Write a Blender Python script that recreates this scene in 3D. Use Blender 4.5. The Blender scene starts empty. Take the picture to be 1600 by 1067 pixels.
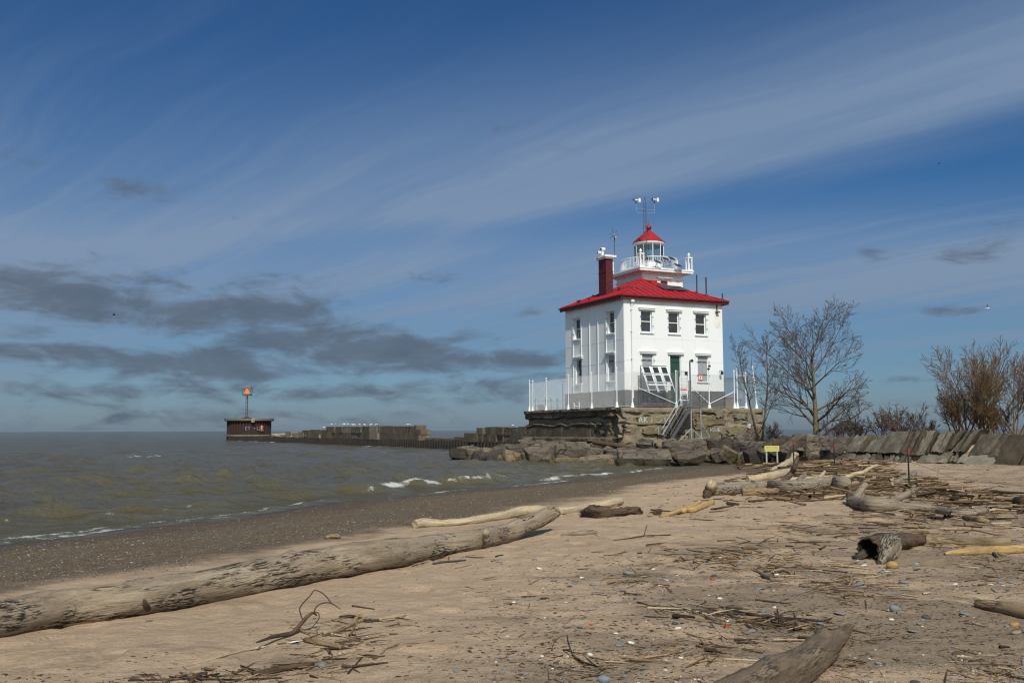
import bpy, bmesh, math, random
import numpy as np
from mathutils import Vector, Matrix, Quaternion

R = math.radians
rng = random.Random(7)
nr = np.random.default_rng(11)
scene = bpy.context.scene
COL = scene.collection

# ------------------------------------------------------------------ camera
FPX, CX, CY, EYE = 1515.0, 800.0, 533.5, 2.2
PITCH, ROLL = math.atan((672.2 - 533.5) / FPX), 0.003
cp, sp = math.cos(PITCH), math.sin(PITCH)
_R0, _U0 = Vector((1, 0, 0)), Vector((0, -sp, cp))
CF = Vector((0, cp, sp))
CR = _R0 * math.cos(ROLL) - _U0 * math.sin(ROLL)
CU = _U0 * math.cos(ROLL) + _R0 * math.sin(ROLL)
CAM = Vector((0, 0, EYE))
cam_data = bpy.data.cameras.new("camera")
cam = bpy.data.objects.new("camera", cam_data)
COL.objects.link(cam)
cam.matrix_world = Matrix(((CR.x, CU.x, -CF.x, 0), (CR.y, CU.y, -CF.y, 0), (CR.z, CU.z, -CF.z, EYE), (0, 0, 0, 1)))
cam_data.sensor_width = 36.0
cam_data.lens = FPX / 1600 * 36
cam_data.clip_start = 0.1
cam_data.clip_end = 30000
scene.camera = cam

# ------------------------------------------------------------------ light
SUN_EL, SUN_AZ = R(46), R(180 - 10.5)          # azimuth clockwise from +Y
SUN = Vector((math.sin(SUN_AZ) * math.cos(SUN_EL), math.cos(SUN_AZ) * math.cos(SUN_EL), math.sin(SUN_EL)))
sl = bpy.data.lights.new("sun", 'SUN')
sl.energy = 3.9
sl.angle = R(0.53)
sl.color = (1.0, 0.945, 0.845)
so = bpy.data.objects.new("sun", sl)
so.rotation_euler = SUN.to_track_quat('Z', 'Y').to_euler()
so.location = (20, -40, 60)
COL.objects.link(so)
scene.view_settings.view_transform = 'Standard'
scene.view_settings.look = 'None'
scene.view_settings.gamma = 1.0
scene.view_settings.use_curve_mapping = False
scene.view_settings.exposure = 0.0
scene.render.engine = 'CYCLES'
scene.cycles.max_bounces = 5
scene.cycles.diffuse_bounces = 3
scene.cycles.caustics_reflective = False
scene.cycles.transparent_max_bounces = 16
scene.cycles.use_denoising = True
scene.cycles.sample_clamp_indirect = 2.0
scene.cycles.sample_clamp_direct = 3.0
scene.cycles.use_adaptive_sampling = False
scene.cycles.filter_width = 1.2


# ------------------------------------------------------------------ node helpers
class NT:
    def __init__(s, tree):
        s.t = tree
        tree.nodes.clear()

    def n(s, typ, **kw):
        nd = s.t.nodes.new(typ)
        for k, v in kw.items():
            setattr(nd, k, v)
        return nd

    def put(s, sock, v):
        if v is None:
            return
        if isinstance(v, bpy.types.NodeSocket):
            s.t.links.new(v, sock)
        elif isinstance(v, (tuple, list)) and sock.type == 'RGBA' and len(v) == 3:
            sock.default_value = (*v, 1)
        else:
            sock.default_value = v

    def math(s, op, a, b=None, c=None, clamp=False):
        nd = s.n('ShaderNodeMath', operation=op, use_clamp=clamp)
        s.put(nd.inputs[0], a); s.put(nd.inputs[1], b); s.put(nd.inputs[2], c)
        return nd.outputs[0]

    def vec(s, op, a, b=None):
        nd = s.n('ShaderNodeVectorMath', operation=op)
        s.put(nd.inputs[0], a); s.put(nd.inputs[1], b)
        return nd.outputs[0]

    def noise(s, vec, scale, detail=6, rough=0.6, dist=0.0, out=0):
        nd = s.n('ShaderNodeTexNoise')
        s.put(nd.inputs['Vector'], vec)
        nd.inputs['Scale'].default_value = scale
        nd.inputs['Detail'].default_value = detail
        nd.inputs['Roughness'].default_value = rough
        nd.inputs['Distortion'].default_value = dist
        return nd.outputs[out]

    def voro(s, vec, scale, feature='F1', out='Distance'):
        nd = s.n('ShaderNodeTexVoronoi', feature=feature)
        s.put(nd.inputs['Vector'], vec)
        nd.inputs['Scale'].default_value = scale
        return nd.outputs[out]

    def ramp(s, fac, stops, interp='LINEAR'):
        nd = s.n('ShaderNodeValToRGB')
        cr = nd.color_ramp
        cr.interpolation = interp
        while len(cr.elements) < len(stops):
            cr.elements.new(0.5)
        for e, (p, c) in zip(cr.elements, stops):
            e.position = p
            e.color = (*c, 1) if isinstance(c, (tuple, list)) else (c, c, c, 1)
        s.put(nd.inputs[0], fac)
        return nd.outputs[0]

    def step(s, x, a, b):                      # smooth 0..1 from a to b
        nd = s.n('ShaderNodeMapRange', interpolation_type='SMOOTHSTEP')
        s.put(nd.inputs[0], x)
        nd.inputs[1].default_value = a
        nd.inputs[2].default_value = b
        return nd.outputs[0]

    def mix(s, fac, a, b, mode='MIX'):
        nd = s.n('ShaderNodeMix', data_type='RGBA', blend_type=mode)
        s.put(nd.inputs[0], fac); s.put(nd.inputs[6], a); s.put(nd.inputs[7], b)
        return nd.outputs[2]

    def map(s, vec, scale=(1, 1, 1), rot=(0, 0, 0), loc=(0, 0, 0)):
        nd = s.n('ShaderNodeMapping')
        s.put(nd.inputs[0], vec)
        nd.inputs[1].default_value = loc
        nd.inputs[2].default_value = rot
        nd.inputs[3].default_value = scale
        return nd.outputs[0]

    def pos(s):
        return s.n('ShaderNodeNewGeometry').outputs['Position']

    def oco(s):
        return s.n('ShaderNodeTexCoord').outputs['Object']

    def attr(s, name, out='Fac'):
        return s.n('ShaderNodeAttribute', attribute_name=name).outputs[out]

    def rand(s):
        return s.n('ShaderNodeObjectInfo').outputs['Random']

    def sep(s, v):
        nd = s.n('ShaderNodeSeparateXYZ')
        s.put(nd.inputs[0], v)
        return nd.outputs

    def bump(s, h, strength=0.5, dist=0.02, normal=None):
        nd = s.n('ShaderNodeBump')
        nd.inputs['Strength'].default_value = strength
        nd.inputs['Distance'].default_value = dist
        s.put(nd.inputs['Height'], h)
        if normal is not None:
            s.put(nd.inputs['Normal'], normal)
        return nd.outputs[0]

    def surf(s, col, rough=0.8, normal=None, spec=0.5, metal=0.0, alpha=None):
        p = s.n('ShaderNodeBsdfPrincipled')
        s.put(p.inputs['Base Color'], col)
        s.put(p.inputs['Roughness'], rough)
        s.put(p.inputs['Metallic'], metal)
        s.put(p.inputs['Specular IOR Level'], spec)
        if normal is not None:
            s.put(p.inputs['Normal'], normal)
        if alpha is not None:
            s.put(p.inputs['Alpha'], alpha)
        o = s.n('ShaderNodeOutputMaterial')
        s.t.links.new(p.outputs[0], o.inputs[0])
        return p


def material(name, fn):
    m = bpy.data.materials.new(name)
    m.use_nodes = True
    fn(NT(m.node_tree))
    return m


def pixdir(px, py):
    return (CF * FPX + CR * (px - CX) - CU * (py - CY)).normalized()


def azel(px, py):
    d = pixdir(px, py)
    return math.atan2(d.x, d.y), math.asin(d.z)


# ------------------------------------------------------------------ sky
world = bpy.data.worlds.new("World")
scene.world = world
world.use_nodes = True
world.cycles.sampling_method = 'NONE'            # smooth sky: no importance map needed
SKY_STRENGTH = 0.1


def build_sky(t):
    sky = t.n('ShaderNodeTexSky', sky_type='NISHITA')
    sky.sun_disc = False
    sky.sun_elevation = SUN_EL
    sky.sun_rotation = SUN_AZ
    sky.altitude = 0
    sky.air_density = 1.0
    sky.dust_density = 1.0
    sky.ozone_density = 2.2
    d = t.n('ShaderNodeTexCoord').outputs['Generated']
    x, y, z = t.sep(d)
    az = t.math('ARCTAN2', x, y)
    el = t.math('ARCSINE', z)
    base = t.mix(1.0, sky.outputs[0], (0.215, 0.475, 0.67), 'MULTIPLY')
    # deeper blue overhead, greyer towards the horizon, the same all round
    base = t.mix(1.0, base, t.ramp(t.math('DIVIDE', el, 0.75, clamp=True), [(0, (2.35, 1.34, 1.36)), (0.03, (1.8, 1.16, 1.18)), (0.10, (1.35, 1.03, 1.06)), (0.25, (0.80, 0.88, 0.98)), (0.55, (0.66, 0.78, 0.92)), (1, (0.66, 0.74, 0.86))]), 'MULTIPLY')
    # high thin cloud: streaks on a plane overhead
    zz = t.math('ADD', t.math('MAXIMUM', z, 0.0), 0.10)
    pl = t.n('ShaderNodeCombineXYZ')
    t.put(pl.inputs[0], t.math('DIVIDE', x, zz)); t.put(pl.inputs[1], t.math('DIVIDE', y, zz))
    pv = pl.outputs[0]
    warp = t.noise(pv, 0.6, 3, 0.5, out=1)
    pv2 = t.vec('ADD', pv, t.vec('MULTIPLY', t.vec('SUBTRACT', warp, (0.5, 0.5, 0.5)), (0.45, 0.45, 0)))
    pv2 = t.map(pv2, (1, 1, 1), (0, 0, R(45)))           # streaks run towards a point low on the left
    streak = t.noise(t.map(pv2, (0.20, 1.5, 1)), 1.2, 10, 0.60, 0.0)
    fine = t.noise(t.map(pv2, (0.45, 5.5, 1), (0, 0, R(5))), 1.6, 8, 0.66, 0.15)
    broad = t.noise(t.map(pv2, (0.4, 1.0, 1), (0, 0, 0), (3.1, 1.7, 0)), 0.42, 4, 0.5)

    def band(p0, p1, p2, up, dn):              # veil along a curve through three directions: gaussian across it
        (a0, e0), (a1, e1), (a2, e2) = azel(*p0), azel(*p1), azel(*p2)
        A = np.linalg.solve(np.array([[1, a, a * a] for a in (a0, a1, a2)]), np.array([e0, e1, e2]))
        a_c = t.math('MINIMUM', t.math('MAXIMUM', az, -0.9), 0.9)
        ce = t.math('ADD', t.math('MULTIPLY', t.math('ADD', t.math('MULTIPLY', a_c, float(A[2])), float(A[1])), a_c), float(A[0]))
        wob = t.math('MULTIPLY', t.math('SUBTRACT', streak, 0.5), 0.05)
        de = t.math('ADD', t.math('SUBTRACT', el, ce), wob)
        hi = t.math('DIVIDE', t.math('MAXIMUM', de, 0.0), up)
        lo = t.math('DIVIDE', t.math('MAXIMUM', t.math('MULTIPLY', de, -1.0), 0.0), dn)
        q = t.math('ADD', hi, lo)
        return t.math('EXPONENT', t.math('MULTIPLY', t.math('MULTIPLY', q, q), -1.0))

    b1 = band((0, 385), (700, 325), (1600, 150), 0.10, 0.020)
    b2 = band((0, 440), (750, 425), (1600, 405), 0.05, 0.10)
    b3 = band((0, 240), (500, 230), (1600, 60), 0.12, 0.08)
    tex = t.math('ADD', t.math('MULTIPLY', t.step(streak, 0.34, 0.72), 0.75), t.math('MULTIPLY', t.step(fine, 0.40, 0.78), 0.42))
    veil = t.math('ADD', t.math('MULTIPLY', b1, t.math('ADD', t.math('MULTIPLY', t.step(az, -0.45, 0.05), 0.42), 0.46)), t.math('MULTIPLY', b2, 0.78))
    veil = t.math('ADD', veil, t.math('MULTIPLY', b3, 0.16))
    veil = t.math('MULTIPLY', veil, t.math('ADD', t.math('MULTIPLY', tex, 0.60), 0.62))
    veil = t.math('ADD', veil, t.math('MULTIPLY', t.math('MULTIPLY', tex, t.step(broad, 0.38, 0.64)), 0.38))
    veil = t.math('MINIMUM', veil, 0.86)
    veil_col = t.ramp(t.math('DIVIDE', el, 0.6, clamp=True), [(0, (1.95, 2.6, 3.4)), (0.3, (2.3, 3.1, 4.35)), (1, (1.4, 2.35, 4.0))])
    # sky brightened towards the sun behind the camera: haze scatter, raised as added fill
    cs = t.n('ShaderNodeVectorMath', operation='DOT_PRODUCT')
    t.put(cs.inputs[0], d); cs.inputs[1].default_value = SUN
    ph = t.step(cs.outputs['Value'], -0.40, 1.0)
    col = t.mix(veil, base, veil_col)
    col = t.vec('MULTIPLY', col, t.mix(ph, (1, 1, 1), (4.2, 3.0, 2.0)))
    # low grey cumulus
    cv = t.n('ShaderNodeCombineXYZ')
    t.put(cv.inputs[0], t.math('MULTIPLY', az, 10.5)); t.put(cv.inputs[1], t.math('MULTIPLY', el, 27.0))
    cvec = cv.outputs[0]
    n1 = t.noise(cvec, 1.5, 9, 0.6, 0.4)
    n2 = t.noise(t.map(cvec, (0.5, 2.2, 1)), 1.1, 7, 0.55, 0.3)
    dens = None
    for (px, py, rx, ry, amp) in [
        (95, 458, 210, 44, 1.05), (20, 520, 80, 20, 0.7), (300, 492, 100, 40, 1.0), (420, 485, 120, 50, 1.05), (480, 525, 160, 45, 1.0), (90, 552, 260, 22, 0.9),
        (300, 570, 260, 36, 1.0), (590, 552, 230, 40, 1.05), (800, 562, 190, 26, 0.9), (300, 612, 520, 26, 0.66), (720, 610, 260, 34, 0.7), (850, 590, 120, 20, 0.7),
        (680, 433, 50, 16, 0.66), (1460, 398, 160, 26, 0.50), (1560, 372, 120, 34, 0.44), (1480, 486, 60, 14, 0.62), (1430, 593, 60, 9, 0.62),
        (200, 305, 110, 44, 0.44), (60, 270, 110, 40, 0.35), (830, 486, 40, 14, 0.5), (790, 225, 150, 70, 0.30), (230, 650, 700, 22, 0.55)]:
        a, e = azel(px, py)
        u = t.math('DIVIDE', t.math('SUBTRACT', az, a), rx / FPX)
        v = t.math('DIVIDE', t.math('SUBTRACT', el, e), ry / FPX)
        g = t.math('MULTIPLY', t.math('EXPONENT', t.math('MULTIPLY', t.math('ADD', t.math('MULTIPLY', u, u), t.math('MULTIPLY', v, v)), -1.0)), amp)
        dens = g if dens is None else t.math('MAXIMUM', dens, g)
    # the same kind of cloud goes on along the horizon, outside the view too
    lowband = t.math('MULTIPLY', t.step(el, 0.17, 0.03), t.step(n2, 0.5, 0.68))
    dens = t.math('MAXIMUM', dens, t.math('MULTIPLY', lowband, 0.42))
    dn = t.math('ADD', dens, t.math('ADD', t.math('MULTIPLY', t.math('SUBTRACT', n1, 0.5), 1.7), t.math('MULTIPLY', t.math('SUBTRACT', n2, 0.5), 0.7)))
    cover = t.math('MULTIPLY', t.step(dn, 0.32, 0.92), 0.84)
    shade = t.math('ADD', t.math('MULTIPLY', n1, 0.8), t.math('MULTIPLY', dn, 0.3))
    ccol = t.ramp(shade, [(0.30, (1.9, 2.4, 3.05)), (0.55, (1.15, 1.5, 2.0)), (0.72, (1.0, 1.32, 1.78)), (1.0, (0.78, 1.05, 1.44))])
    col = t.mix(cover, col, ccol)
    bg = t.n('ShaderNodeBackground')
    t.put(bg.inputs[0], col)
    bg.inputs[1].default_value = SKY_STRENGTH
    o = t.n('ShaderNodeOutputWorld')
    t.t.links.new(bg.outputs[0], o.inputs[0])


build_sky(NT(world.node_tree))


# ------------------------------------------------------------------ numeric noise
def _hash(ix, iy, iz, seed):
    h = (ix.astype(np.int64) * 374761393 + iy.astype(np.int64) * 668265263 + iz.astype(np.int64) * 2147483647 + seed * 974634777) & 0xFFFFFFFF
    h = ((h ^ (h >> 13)) * 1274126177) & 0xFFFFFFFF
    h = h ^ (h >> 16)
    return (h & 0xFFFF) / 65535.0


def vnoise(x, y, z=0.0, seed=0):               # value noise, -1..1
    x, y, z = np.broadcast_arrays(np.asarray(x, float), np.asarray(y, float), np.asarray(z, float))
    ix, iy, iz = np.floor(x), np.floor(y), np.floor(z)
    fx, fy, fz = x - ix, y - iy, z - iz
    fx, fy, fz = [f * f * f * (f * (f * 6 - 15) + 10) for f in (fx, fy, fz)]
    r = 0
    for dx in (0, 1):
        for dy in (0, 1):
            for dz in (0, 1):
                w = (fx if dx else 1 - fx) * (fy if dy else 1 - fy) * (fz if dz else 1 - fz)
                r = r + w * _hash(ix + dx, iy + dy, iz + dz, seed)
    return r * 2 - 1


def fbm(x, y, z=0.0, seed=0, oct=4, gain=0.5):
    a, f, s, tot = 1.0, 1.0, 0, 0
    for o in range(oct):
        s = s + a * vnoise(np.asarray(x) * f, np.asarray(y) * f, np.asarray(z) * f, seed + o * 17)
        tot += a
        a *= gain
        f *= 2.03
    return s / tot


def sst(a, b, x):
    t = np.clip((np.asarray(x, float) - a) / (b - a), 0, 1)
    return t * t * (3 - 2 * t)


# ------------------------------------------------------------------ terrain
def shore_d(x, y):
    x, y = np.asarray(x, float), np.asarray(y, float)
    return (x + 10.1) * 0.881 - (y - 19.2) * 0.473 + 1.1 * np.exp(-((y - 31) / 6) ** 2) + 0.12 * np.sin(y * 0.9) + 0.08 * np.sin(y * 2.3 + 1)


WALL = [(14.2, 68.0), (15.1, 57.0), (16.4, 50.0), (18.4, 46.6), (20.8, 45.0), (22.7, 43.2), (27.0, 39.0), (44.0, 22.0)]     # line of the breakwater


def wall_e(x, y):                              # signed distance behind (right of) the breakwater line
    x, y = np.asarray(x, float), np.asarray(y, float)
    ys = [p[1] for p in WALL][::-1]
    xs = [p[0] for p in WALL][::-1]
    xl = np.interp(y, ys, xs)
    return (x - xl) * 0.95


def ground_z(x, y, fine=True):
    x, y = np.asarray(x, float), np.asarray(y, float)
    d = shore_d(x, y)
    z = np.interp(d, [-14, -4, -1.5, 0, 2, 5, 8, 10.5, 14, 19, 30], [-2.2, -0.9, -0.25, 0.0, 0.12, 0.33, 0.50, 0.58, 0.62, 0.60, 0.66])
    e = wall_e(x, y)
    z = z + 0.22 * np.exp(-((x - 14.5) / 3.0) ** 2 - ((y - 42) / 5.0) ** 2)
    back = np.interp(e, [0, 0.8, 9, 14, 20], [0, 1.0, 1.0, 0.25, -1.0])
    z = np.where(e > 0, z * (1 - np.clip(back, 0, 1)) + np.where(back >= 0, 1.45 * back, 2 * back), z)
    far = sst(66, 72, y)
    z = z * (1 - far) - 1.5 * far
    if fine:
        dry = sst(7, 10, d) * (1 - far)
        z = z + dry * (0.045 * fbm(x * 0.55, y * 0.55, seed=3, oct=3) + 0.030 * fbm(x * 2.2, y * 2.2, seed=9, oct=4) - 0.022 * sst(.25, .6, vnoise(x * 3.1, y * 3.1, 0, 12)))
        z = z + (1 - dry) * sst(0.2, 1.5, d) * 0.012 * fbm(x * 2.5, y * 2.5, seed=19, oct=3)
    return z


_hx, _hy, _hs = -34.0, 0.0, 0.08
_HG = ground_z(*np.meshgrid(_hx + _hs * np.arange(1000), _hy + _hs * np.arange(960), indexing='ij'))


def gz(x, y):                                  # quick height look-up
    a, b = (x - _hx) / _hs, (y - _hy) / _hs
    i, j = int(a), int(b)
    if not (0 <= i < 998 and 0 <= j < 958) or a < 0 or b < 0:
        return float(ground_z(x, y))
    a -= i; b -= j
    return float((_HG[i, j] * (1 - a) + _HG[i + 1, j] * a) * (1 - b) + (_HG[i, j + 1] * (1 - a) + _HG[i + 1, j + 1] * a) * b)


def P(px, py, Y):
    d = pixdir(px, py)
    return CAM + d * (Y / d.y)


def PZ(px, py, z):
    d = pixdir(px, py)
    return CAM + d * ((z - EYE) / d.z)


def G(px, py):
    z = 0.6
    for _ in range(10):
        p = PZ(px, py, z)
        z = z * 0.3 + 0.7 * gz(p.x, p.y)
    p.z = gz(p.x, p.y)
    return p


def zpix(py, X, Y):
    m = (CY - py) / FPX
    return EYE + (m * cp * Y + sp * Y - ROLL * X) / (cp - m * sp)


# ------------------------------------------------------------------ mesh helpers
def frames(pts):
    pts = np.asarray(pts, float)
    tg = np.gradient(pts, axis=0)
    tg /= np.linalg.norm(tg, axis=1)[:, None] + 1e-9
    n = np.cross(tg[0], (0, 0, 1.0))
    if np.linalg.norm(n) < 1e-3:
        n = np.array((1.0, 0, 0))
    n /= np.linalg.norm(n)
    N, B = [], []
    for t in tg:
        n = n - t * np.dot(n, t)
        n /= np.linalg.norm(n) + 1e-9
        N.append(n)
        B.append(np.cross(t, n))
    return tg, np.array(N), np.array(B)


def tube_np(pts, rad, n=6, cap=True):
    pts = np.asarray(pts, float)
    m = len(pts)
    rad = np.broadcast_to(np.asarray(rad, float), (m,))
    _, N, B = frames(pts)
    a = np.arange(n) * 2 * math.pi / n
    V = pts[:, None, :] + rad[:, None, None] * (N[:, None, :] * np.cos(a)[None, :, None] + B[:, None, :] * np.sin(a)[None, :, None])
    V = V.reshape(-1, 3)
    i = np.arange(m - 1)[:, None] * n
    j = np.arange(n)[None, :]
    k = (j + 1) % n
    F = np.stack([i + j, i + k, i + n + k, i + n + j], -1).reshape(-1, 4).tolist()
    if cap:
        F.append(list(range(n))[::-1])
        F.append(list(range((m - 1) * n, m * n)))
    return V, F


class MB:
    def __init__(s):
        s.v, s.f, s.t = [], [], []
        s.n = 0

    def add(s, V, F, tint=None):
        V = np.asarray(V, float).reshape(-1, 3)
        s.v.append(V)
        o = s.n
        s.f.extend([[i + o for i in f] for f in F])
        s.n += len(V)
        s.t.append(np.full(len(V), 0.0 if tint is None else tint))
        return s

    def box(s, x0, x1, y0, y1, z0, z1, tint=None):
        V = [(x, y, z) for x in (x0, x1) for y in (y0, y1) for z in (z0, z1)]
        F = [(0, 1, 3, 2), (4, 6, 7, 5), (0, 4, 5, 1), (2, 3, 7, 6), (0, 2, 6, 4), (1, 5, 7, 3)]
        return s.add(V, F, tint)

    def obox(s, c, ax, tint=None):             # centre and three half-axis vectors
        c = np.array(c, float)
        A = [np.array(a, float) for a in ax]
        V = [c + i * A[0] + j * A[1] + k * A[2] for i in (-1, 1) for j in (-1, 1) for k in (-1, 1)]
        F = [(0, 1, 3, 2), (4, 6, 7, 5), (0, 4, 5, 1), (2, 3, 7, 6), (0, 2, 6, 4), (1, 5, 7, 3)]
        if np.dot(np.cross(A[0], A[1]), A[2]) < 0:
            F = [f[::-1] for f in F]
        return s.add(V, F, tint)

    def bar(s, a, b, w, h=None, tint=None):
        a, b = np.array(a, float), np.array(b, float)
        d = b - a
        L = np.linalg.norm(d)
        d /= L
        x = np.cross(d, (0, 0, 1.0))
        if np.linalg.norm(x) < 1e-3:
            x = np.array((1.0, 0, 0))
        x /= np.linalg.norm(x)
        z = np.cross(x, d)
        return s.obox((a + b) / 2, (d * L / 2, x * w / 2, z * (h or w) / 2), tint)

    def tube(s, pts, r, n=6, tint=None, cap=True):
        V, F = tube_np(pts, r, n, cap)
        return s.add(V, F, tint)

    def lathe(s, prof, n=16, c=(0, 0, 0), a0=0.0, tint=None):
        V, F = [], []
        for (r, z) in prof:
            for k in range(n):
                a = a0 + 2 * math.pi * k / n
                V.append((c[0] + r * math.cos(a), c[1] + r * math.sin(a), c[2] + z))
        m = len(prof)
        for i in range(m - 1):
            for k in range(n):
                F.append((i * n + k, i * n + (k + 1) % n, (i + 1) * n + (k + 1) % n, (i + 1) * n + k))
        F.append(list(range(n))[::-1])
        F.append(list(range((m - 1) * n, m * n)))
        return s.add(V, F, tint)

    def mesh(s, name, mat=None, smooth=False):
        me = bpy.data.meshes.new(name)
        V = np.concatenate(s.v) if s.v else np.zeros((0, 3))
        me.from_pydata(V.tolist(), [], s.f)
        if any(t.any() for t in s.t):
            at = me.attributes.new('tint', 'FLOAT', 'POINT')
            at.data.foreach_set('value', np.concatenate(s.t).astype(np.float32))
        if mat:
            me.materials.append(mat)
        if smooth:
            me.polygons.foreach_set('use_smooth', [True] * len(me.polygons))
        me.update()
        return me

    def obj(s, name, mat, parent=None, smooth=False):
        return link(name, s.mesh(name, mat, smooth), parent)


def link(name, data, parent=None):
    o = bpy.data.objects.new(name, data)
    COL.objects.link(o)
    if parent is not None:
        o.parent = parent
    return o


def tag(o, label=None, cat=None, group=None, kind=None):
    if label: o['label'] = label
    if cat: o['category'] = cat
    if group: o['group'] = group
    if kind: o['kind'] = kind
    return o


def thing(name, label, cat, loc=(0, 0, 0), rotz=0.0, group=None):
    o = link(name, None)
    o.location = loc
    o.rotation_euler = (0, 0, rotz)
    return tag(o, label, cat, group)


def grid_mesh(name, V, nu, nv, mat, attrs=None, keep=None, smooth=True):
    """V (nu*nv,3) laid out row by row; a big quad sheet."""
    i = np.arange(nu - 1)[:, None] * nv
    j = np.arange(nv - 1)[None, :]
    F = np.stack([i + j, i + j + 1, i + nv + j + 1, i + nv + j], -1).reshape(-1, 4)
    if keep is not None:
        F = F[keep[F].any(axis=1)]
    used = np.unique(F)
    remap = np.full(len(V), -1, np.int64)
    remap[used] = np.arange(len(used))
    F = remap[F]
    me = bpy.data.meshes.new(name)
    me.vertices.add(len(used))
    me.vertices.foreach_set('co', V[used].astype(np.float32).ravel())
    me.loops.add(F.size)
    me.loops.foreach_set('vertex_index', F.ravel().astype(np.int32))
    me.polygons.add(len(F))
    me.polygons.foreach_set('loop_start', np.arange(0, F.size, 4, dtype=np.int32))
    if smooth:
        me.polygons.foreach_set('use_smooth', np.ones(len(F), bool))
    me.update(calc_edges=True)
    for k, a in (attrs or {}).items():
        at = me.attributes.new(k, 'FLOAT', 'POINT')
        at.data.foreach_set('value', a[used].astype(np.float32))
    me.materials.append(mat)
    return me


def copy_tree(o, parent=None):
    c = o.copy()
    COL.objects.link(c)
    c.parent = parent
    for ch in o.children:
        copy_tree(ch, c)
    return c


_font_cache = {}


def text_mesh(txt, size, depth=0.004):
    cu = bpy.data.curves.new('lettering', 'FONT')
    cu.body = txt
    cu.size = size
    cu.extrude = depth
    cu.align_x = 'CENTER'
    cu.align_y = 'CENTER'
    cu.resolution_u = 2
    o = bpy.data.objects.new('lettering', cu)
    COL.objects.link(o)
    dg = bpy.context.evaluated_depsgraph_get()
    me = bpy.data.meshes.new_from_object(o.evaluated_get(dg))
    bpy.data.objects.remove(o)
    return me


def lettering(txt, size, mat, parent, loc, xdir, up=(0, 0, 1), depth=0.004):
    me = text_mesh(txt, size, depth)
    me.materials.clear()
    me.materials.append(mat)
    o = link('lettering', me, parent)
    X = Vector(xdir).normalized()
    Y = Vector(up).normalized()
    Z = X.cross(Y).normalized()
    o.matrix_local = Matrix(((X.x, Y.x, Z.x, loc[0]), (X.y, Y.y, Z.y, loc[1]), (X.z, Y.z, Z.z, loc[2]), (0, 0, 0, 1)))
    return o


# ------------------------------------------------------------------ materials
def paint(name, col, rough=0.5, dirt=0.12, scale=1.2, dirtcol=(0.35, 0.3, 0.24), streak=True, bmp=0.15):
    def fn(t):
        p = t.pos()
        n = t.noise(t.map(p, (1, 1, 0.25 if streak else 1)), scale * 2, 8, 0.65)
        n2 = t.noise(p, scale * 14, 6, 0.6)
        f = t.math('MULTIPLY', t.step(n, 0.5, 0.85), dirt * 2.2)
        f = t.math('ADD', f, t.math('MULTIPLY', t.step(n2, 0.58, 0.8), dirt))
        c = t.mix(f, col, dirtcol)
        t.surf(c, rough, t.bump(n2, bmp, 0.01))
    return material(name, fn)


def concrete(name, c1, c2, c3, scale=1.0, bumps=0.6, moss=None, cracks=False):
    def fn(t):
        p = t.pos()
        n = t.noise(p, 0.9 * scale, 9, 0.65, 0.3)
        n2 = t.noise(p, 7 * scale, 8, 0.7)
        n3 = t.noise(p, 40 * scale, 5, 0.7)
        col = t.ramp(t.math('ADD', t.math('MULTIPLY', n, 0.6), t.math('MULTIPLY', n2, 0.4)), [(0.3, c1), (0.5, c2), (0.7, c3)])
        r = t.rand()
        col = t.mix(1.0, col, t.ramp(r, [(0, (0.78, 0.77, 0.76)), (0.5, (1, 0.99, 0.97)), (1, (1.18, 1.13, 1.06))]), 'MULTIPLY')
        if moss:
            z = t.sep(p)[2]
            m = t.math('MULTIPLY', t.step(t.math('ADD', z, t.math('MULTIPLY', n2, 0.5)), moss[1] + 0.35, moss[1] - 0.05), moss[2])
            col = t.mix(m, col, moss[0])
        h = t.math('ADD', t.math('MULTIPLY', n2, 1.0), t.math('MULTIPLY', n3, 0.4))
        if cracks:                             # fractures and layered splits
            w = t.vec('ADD', p, t.vec('MULTIPLY', t.n('ShaderNodeTexNoise').outputs[1], (0.0, 0.0, 0.0)))
            w = t.map(t.vec('ADD', p, t.vec('MULTIPLY', t.noise(p, 1.3, 4, 0.6, 0, 1), (0.8, 0.8, 0.8))), (0.6, 0.6, 1.7), (0.2, 0.1, 0.3))
            e = t.voro(w, 1.15, 'DISTANCE_TO_EDGE', 'Distance')
            ck = t.step(e, 0.035, 0.008)
            col = t.mix(t.math('MULTIPLY', ck, 0.7), col, (0.022, 0.018, 0.015))
            h = t.math('SUBTRACT', h, t.math('MULTIPLY', ck, 1.2))
        t.surf(col, 0.9, t.bump(h, bumps, 0.07), 0.3)
    return material(name, fn)


M = {}
M['white'] = paint('white_paint', (0.80, 0.79, 0.765), 0.5, 0.05, 0.45, (0.52, 0.45, 0.36), bmp=0.0)
M['white_clean'] = paint('white_trim_paint', (0.80, 0.80, 0.78), 0.5, 0.06, 1.0, (0.45, 0.42, 0.38))
M['grey_base'] = paint('grey_foundation_paint', (0.092, 0.084, 0.084), 0.75, 0.22, 0.8, (0.32, 0.29, 0.26))
M['shutter'] = paint('grey_shutter_paint', (0.30, 0.31, 0.33), 0.6, 0.12, 1.5, (0.4, 0.36, 0.3))
M['door'] = paint('green_door_paint', (0.006, 0.058, 0.034), 0.55, 0.1, 1.5, (0.05, 0.12, 0.08))
M['red_roof'] = paint('red_roof_paint', (0.36, 0.007, 0.012), 0.6, 0.42, 0.6, (0.17, 0.010, 0.014), streak=False)
M['red_trim'] = paint('red_trim_paint', (0.13, 0.010, 0.010), 0.55, 0.2, 1.0, (0.16, 0.05, 0.03))
M['black'] = paint('black_metal', (0.02, 0.02, 0.022), 0.5, 0.1, 2.0, (0.08, 0.06, 0.05))
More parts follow.
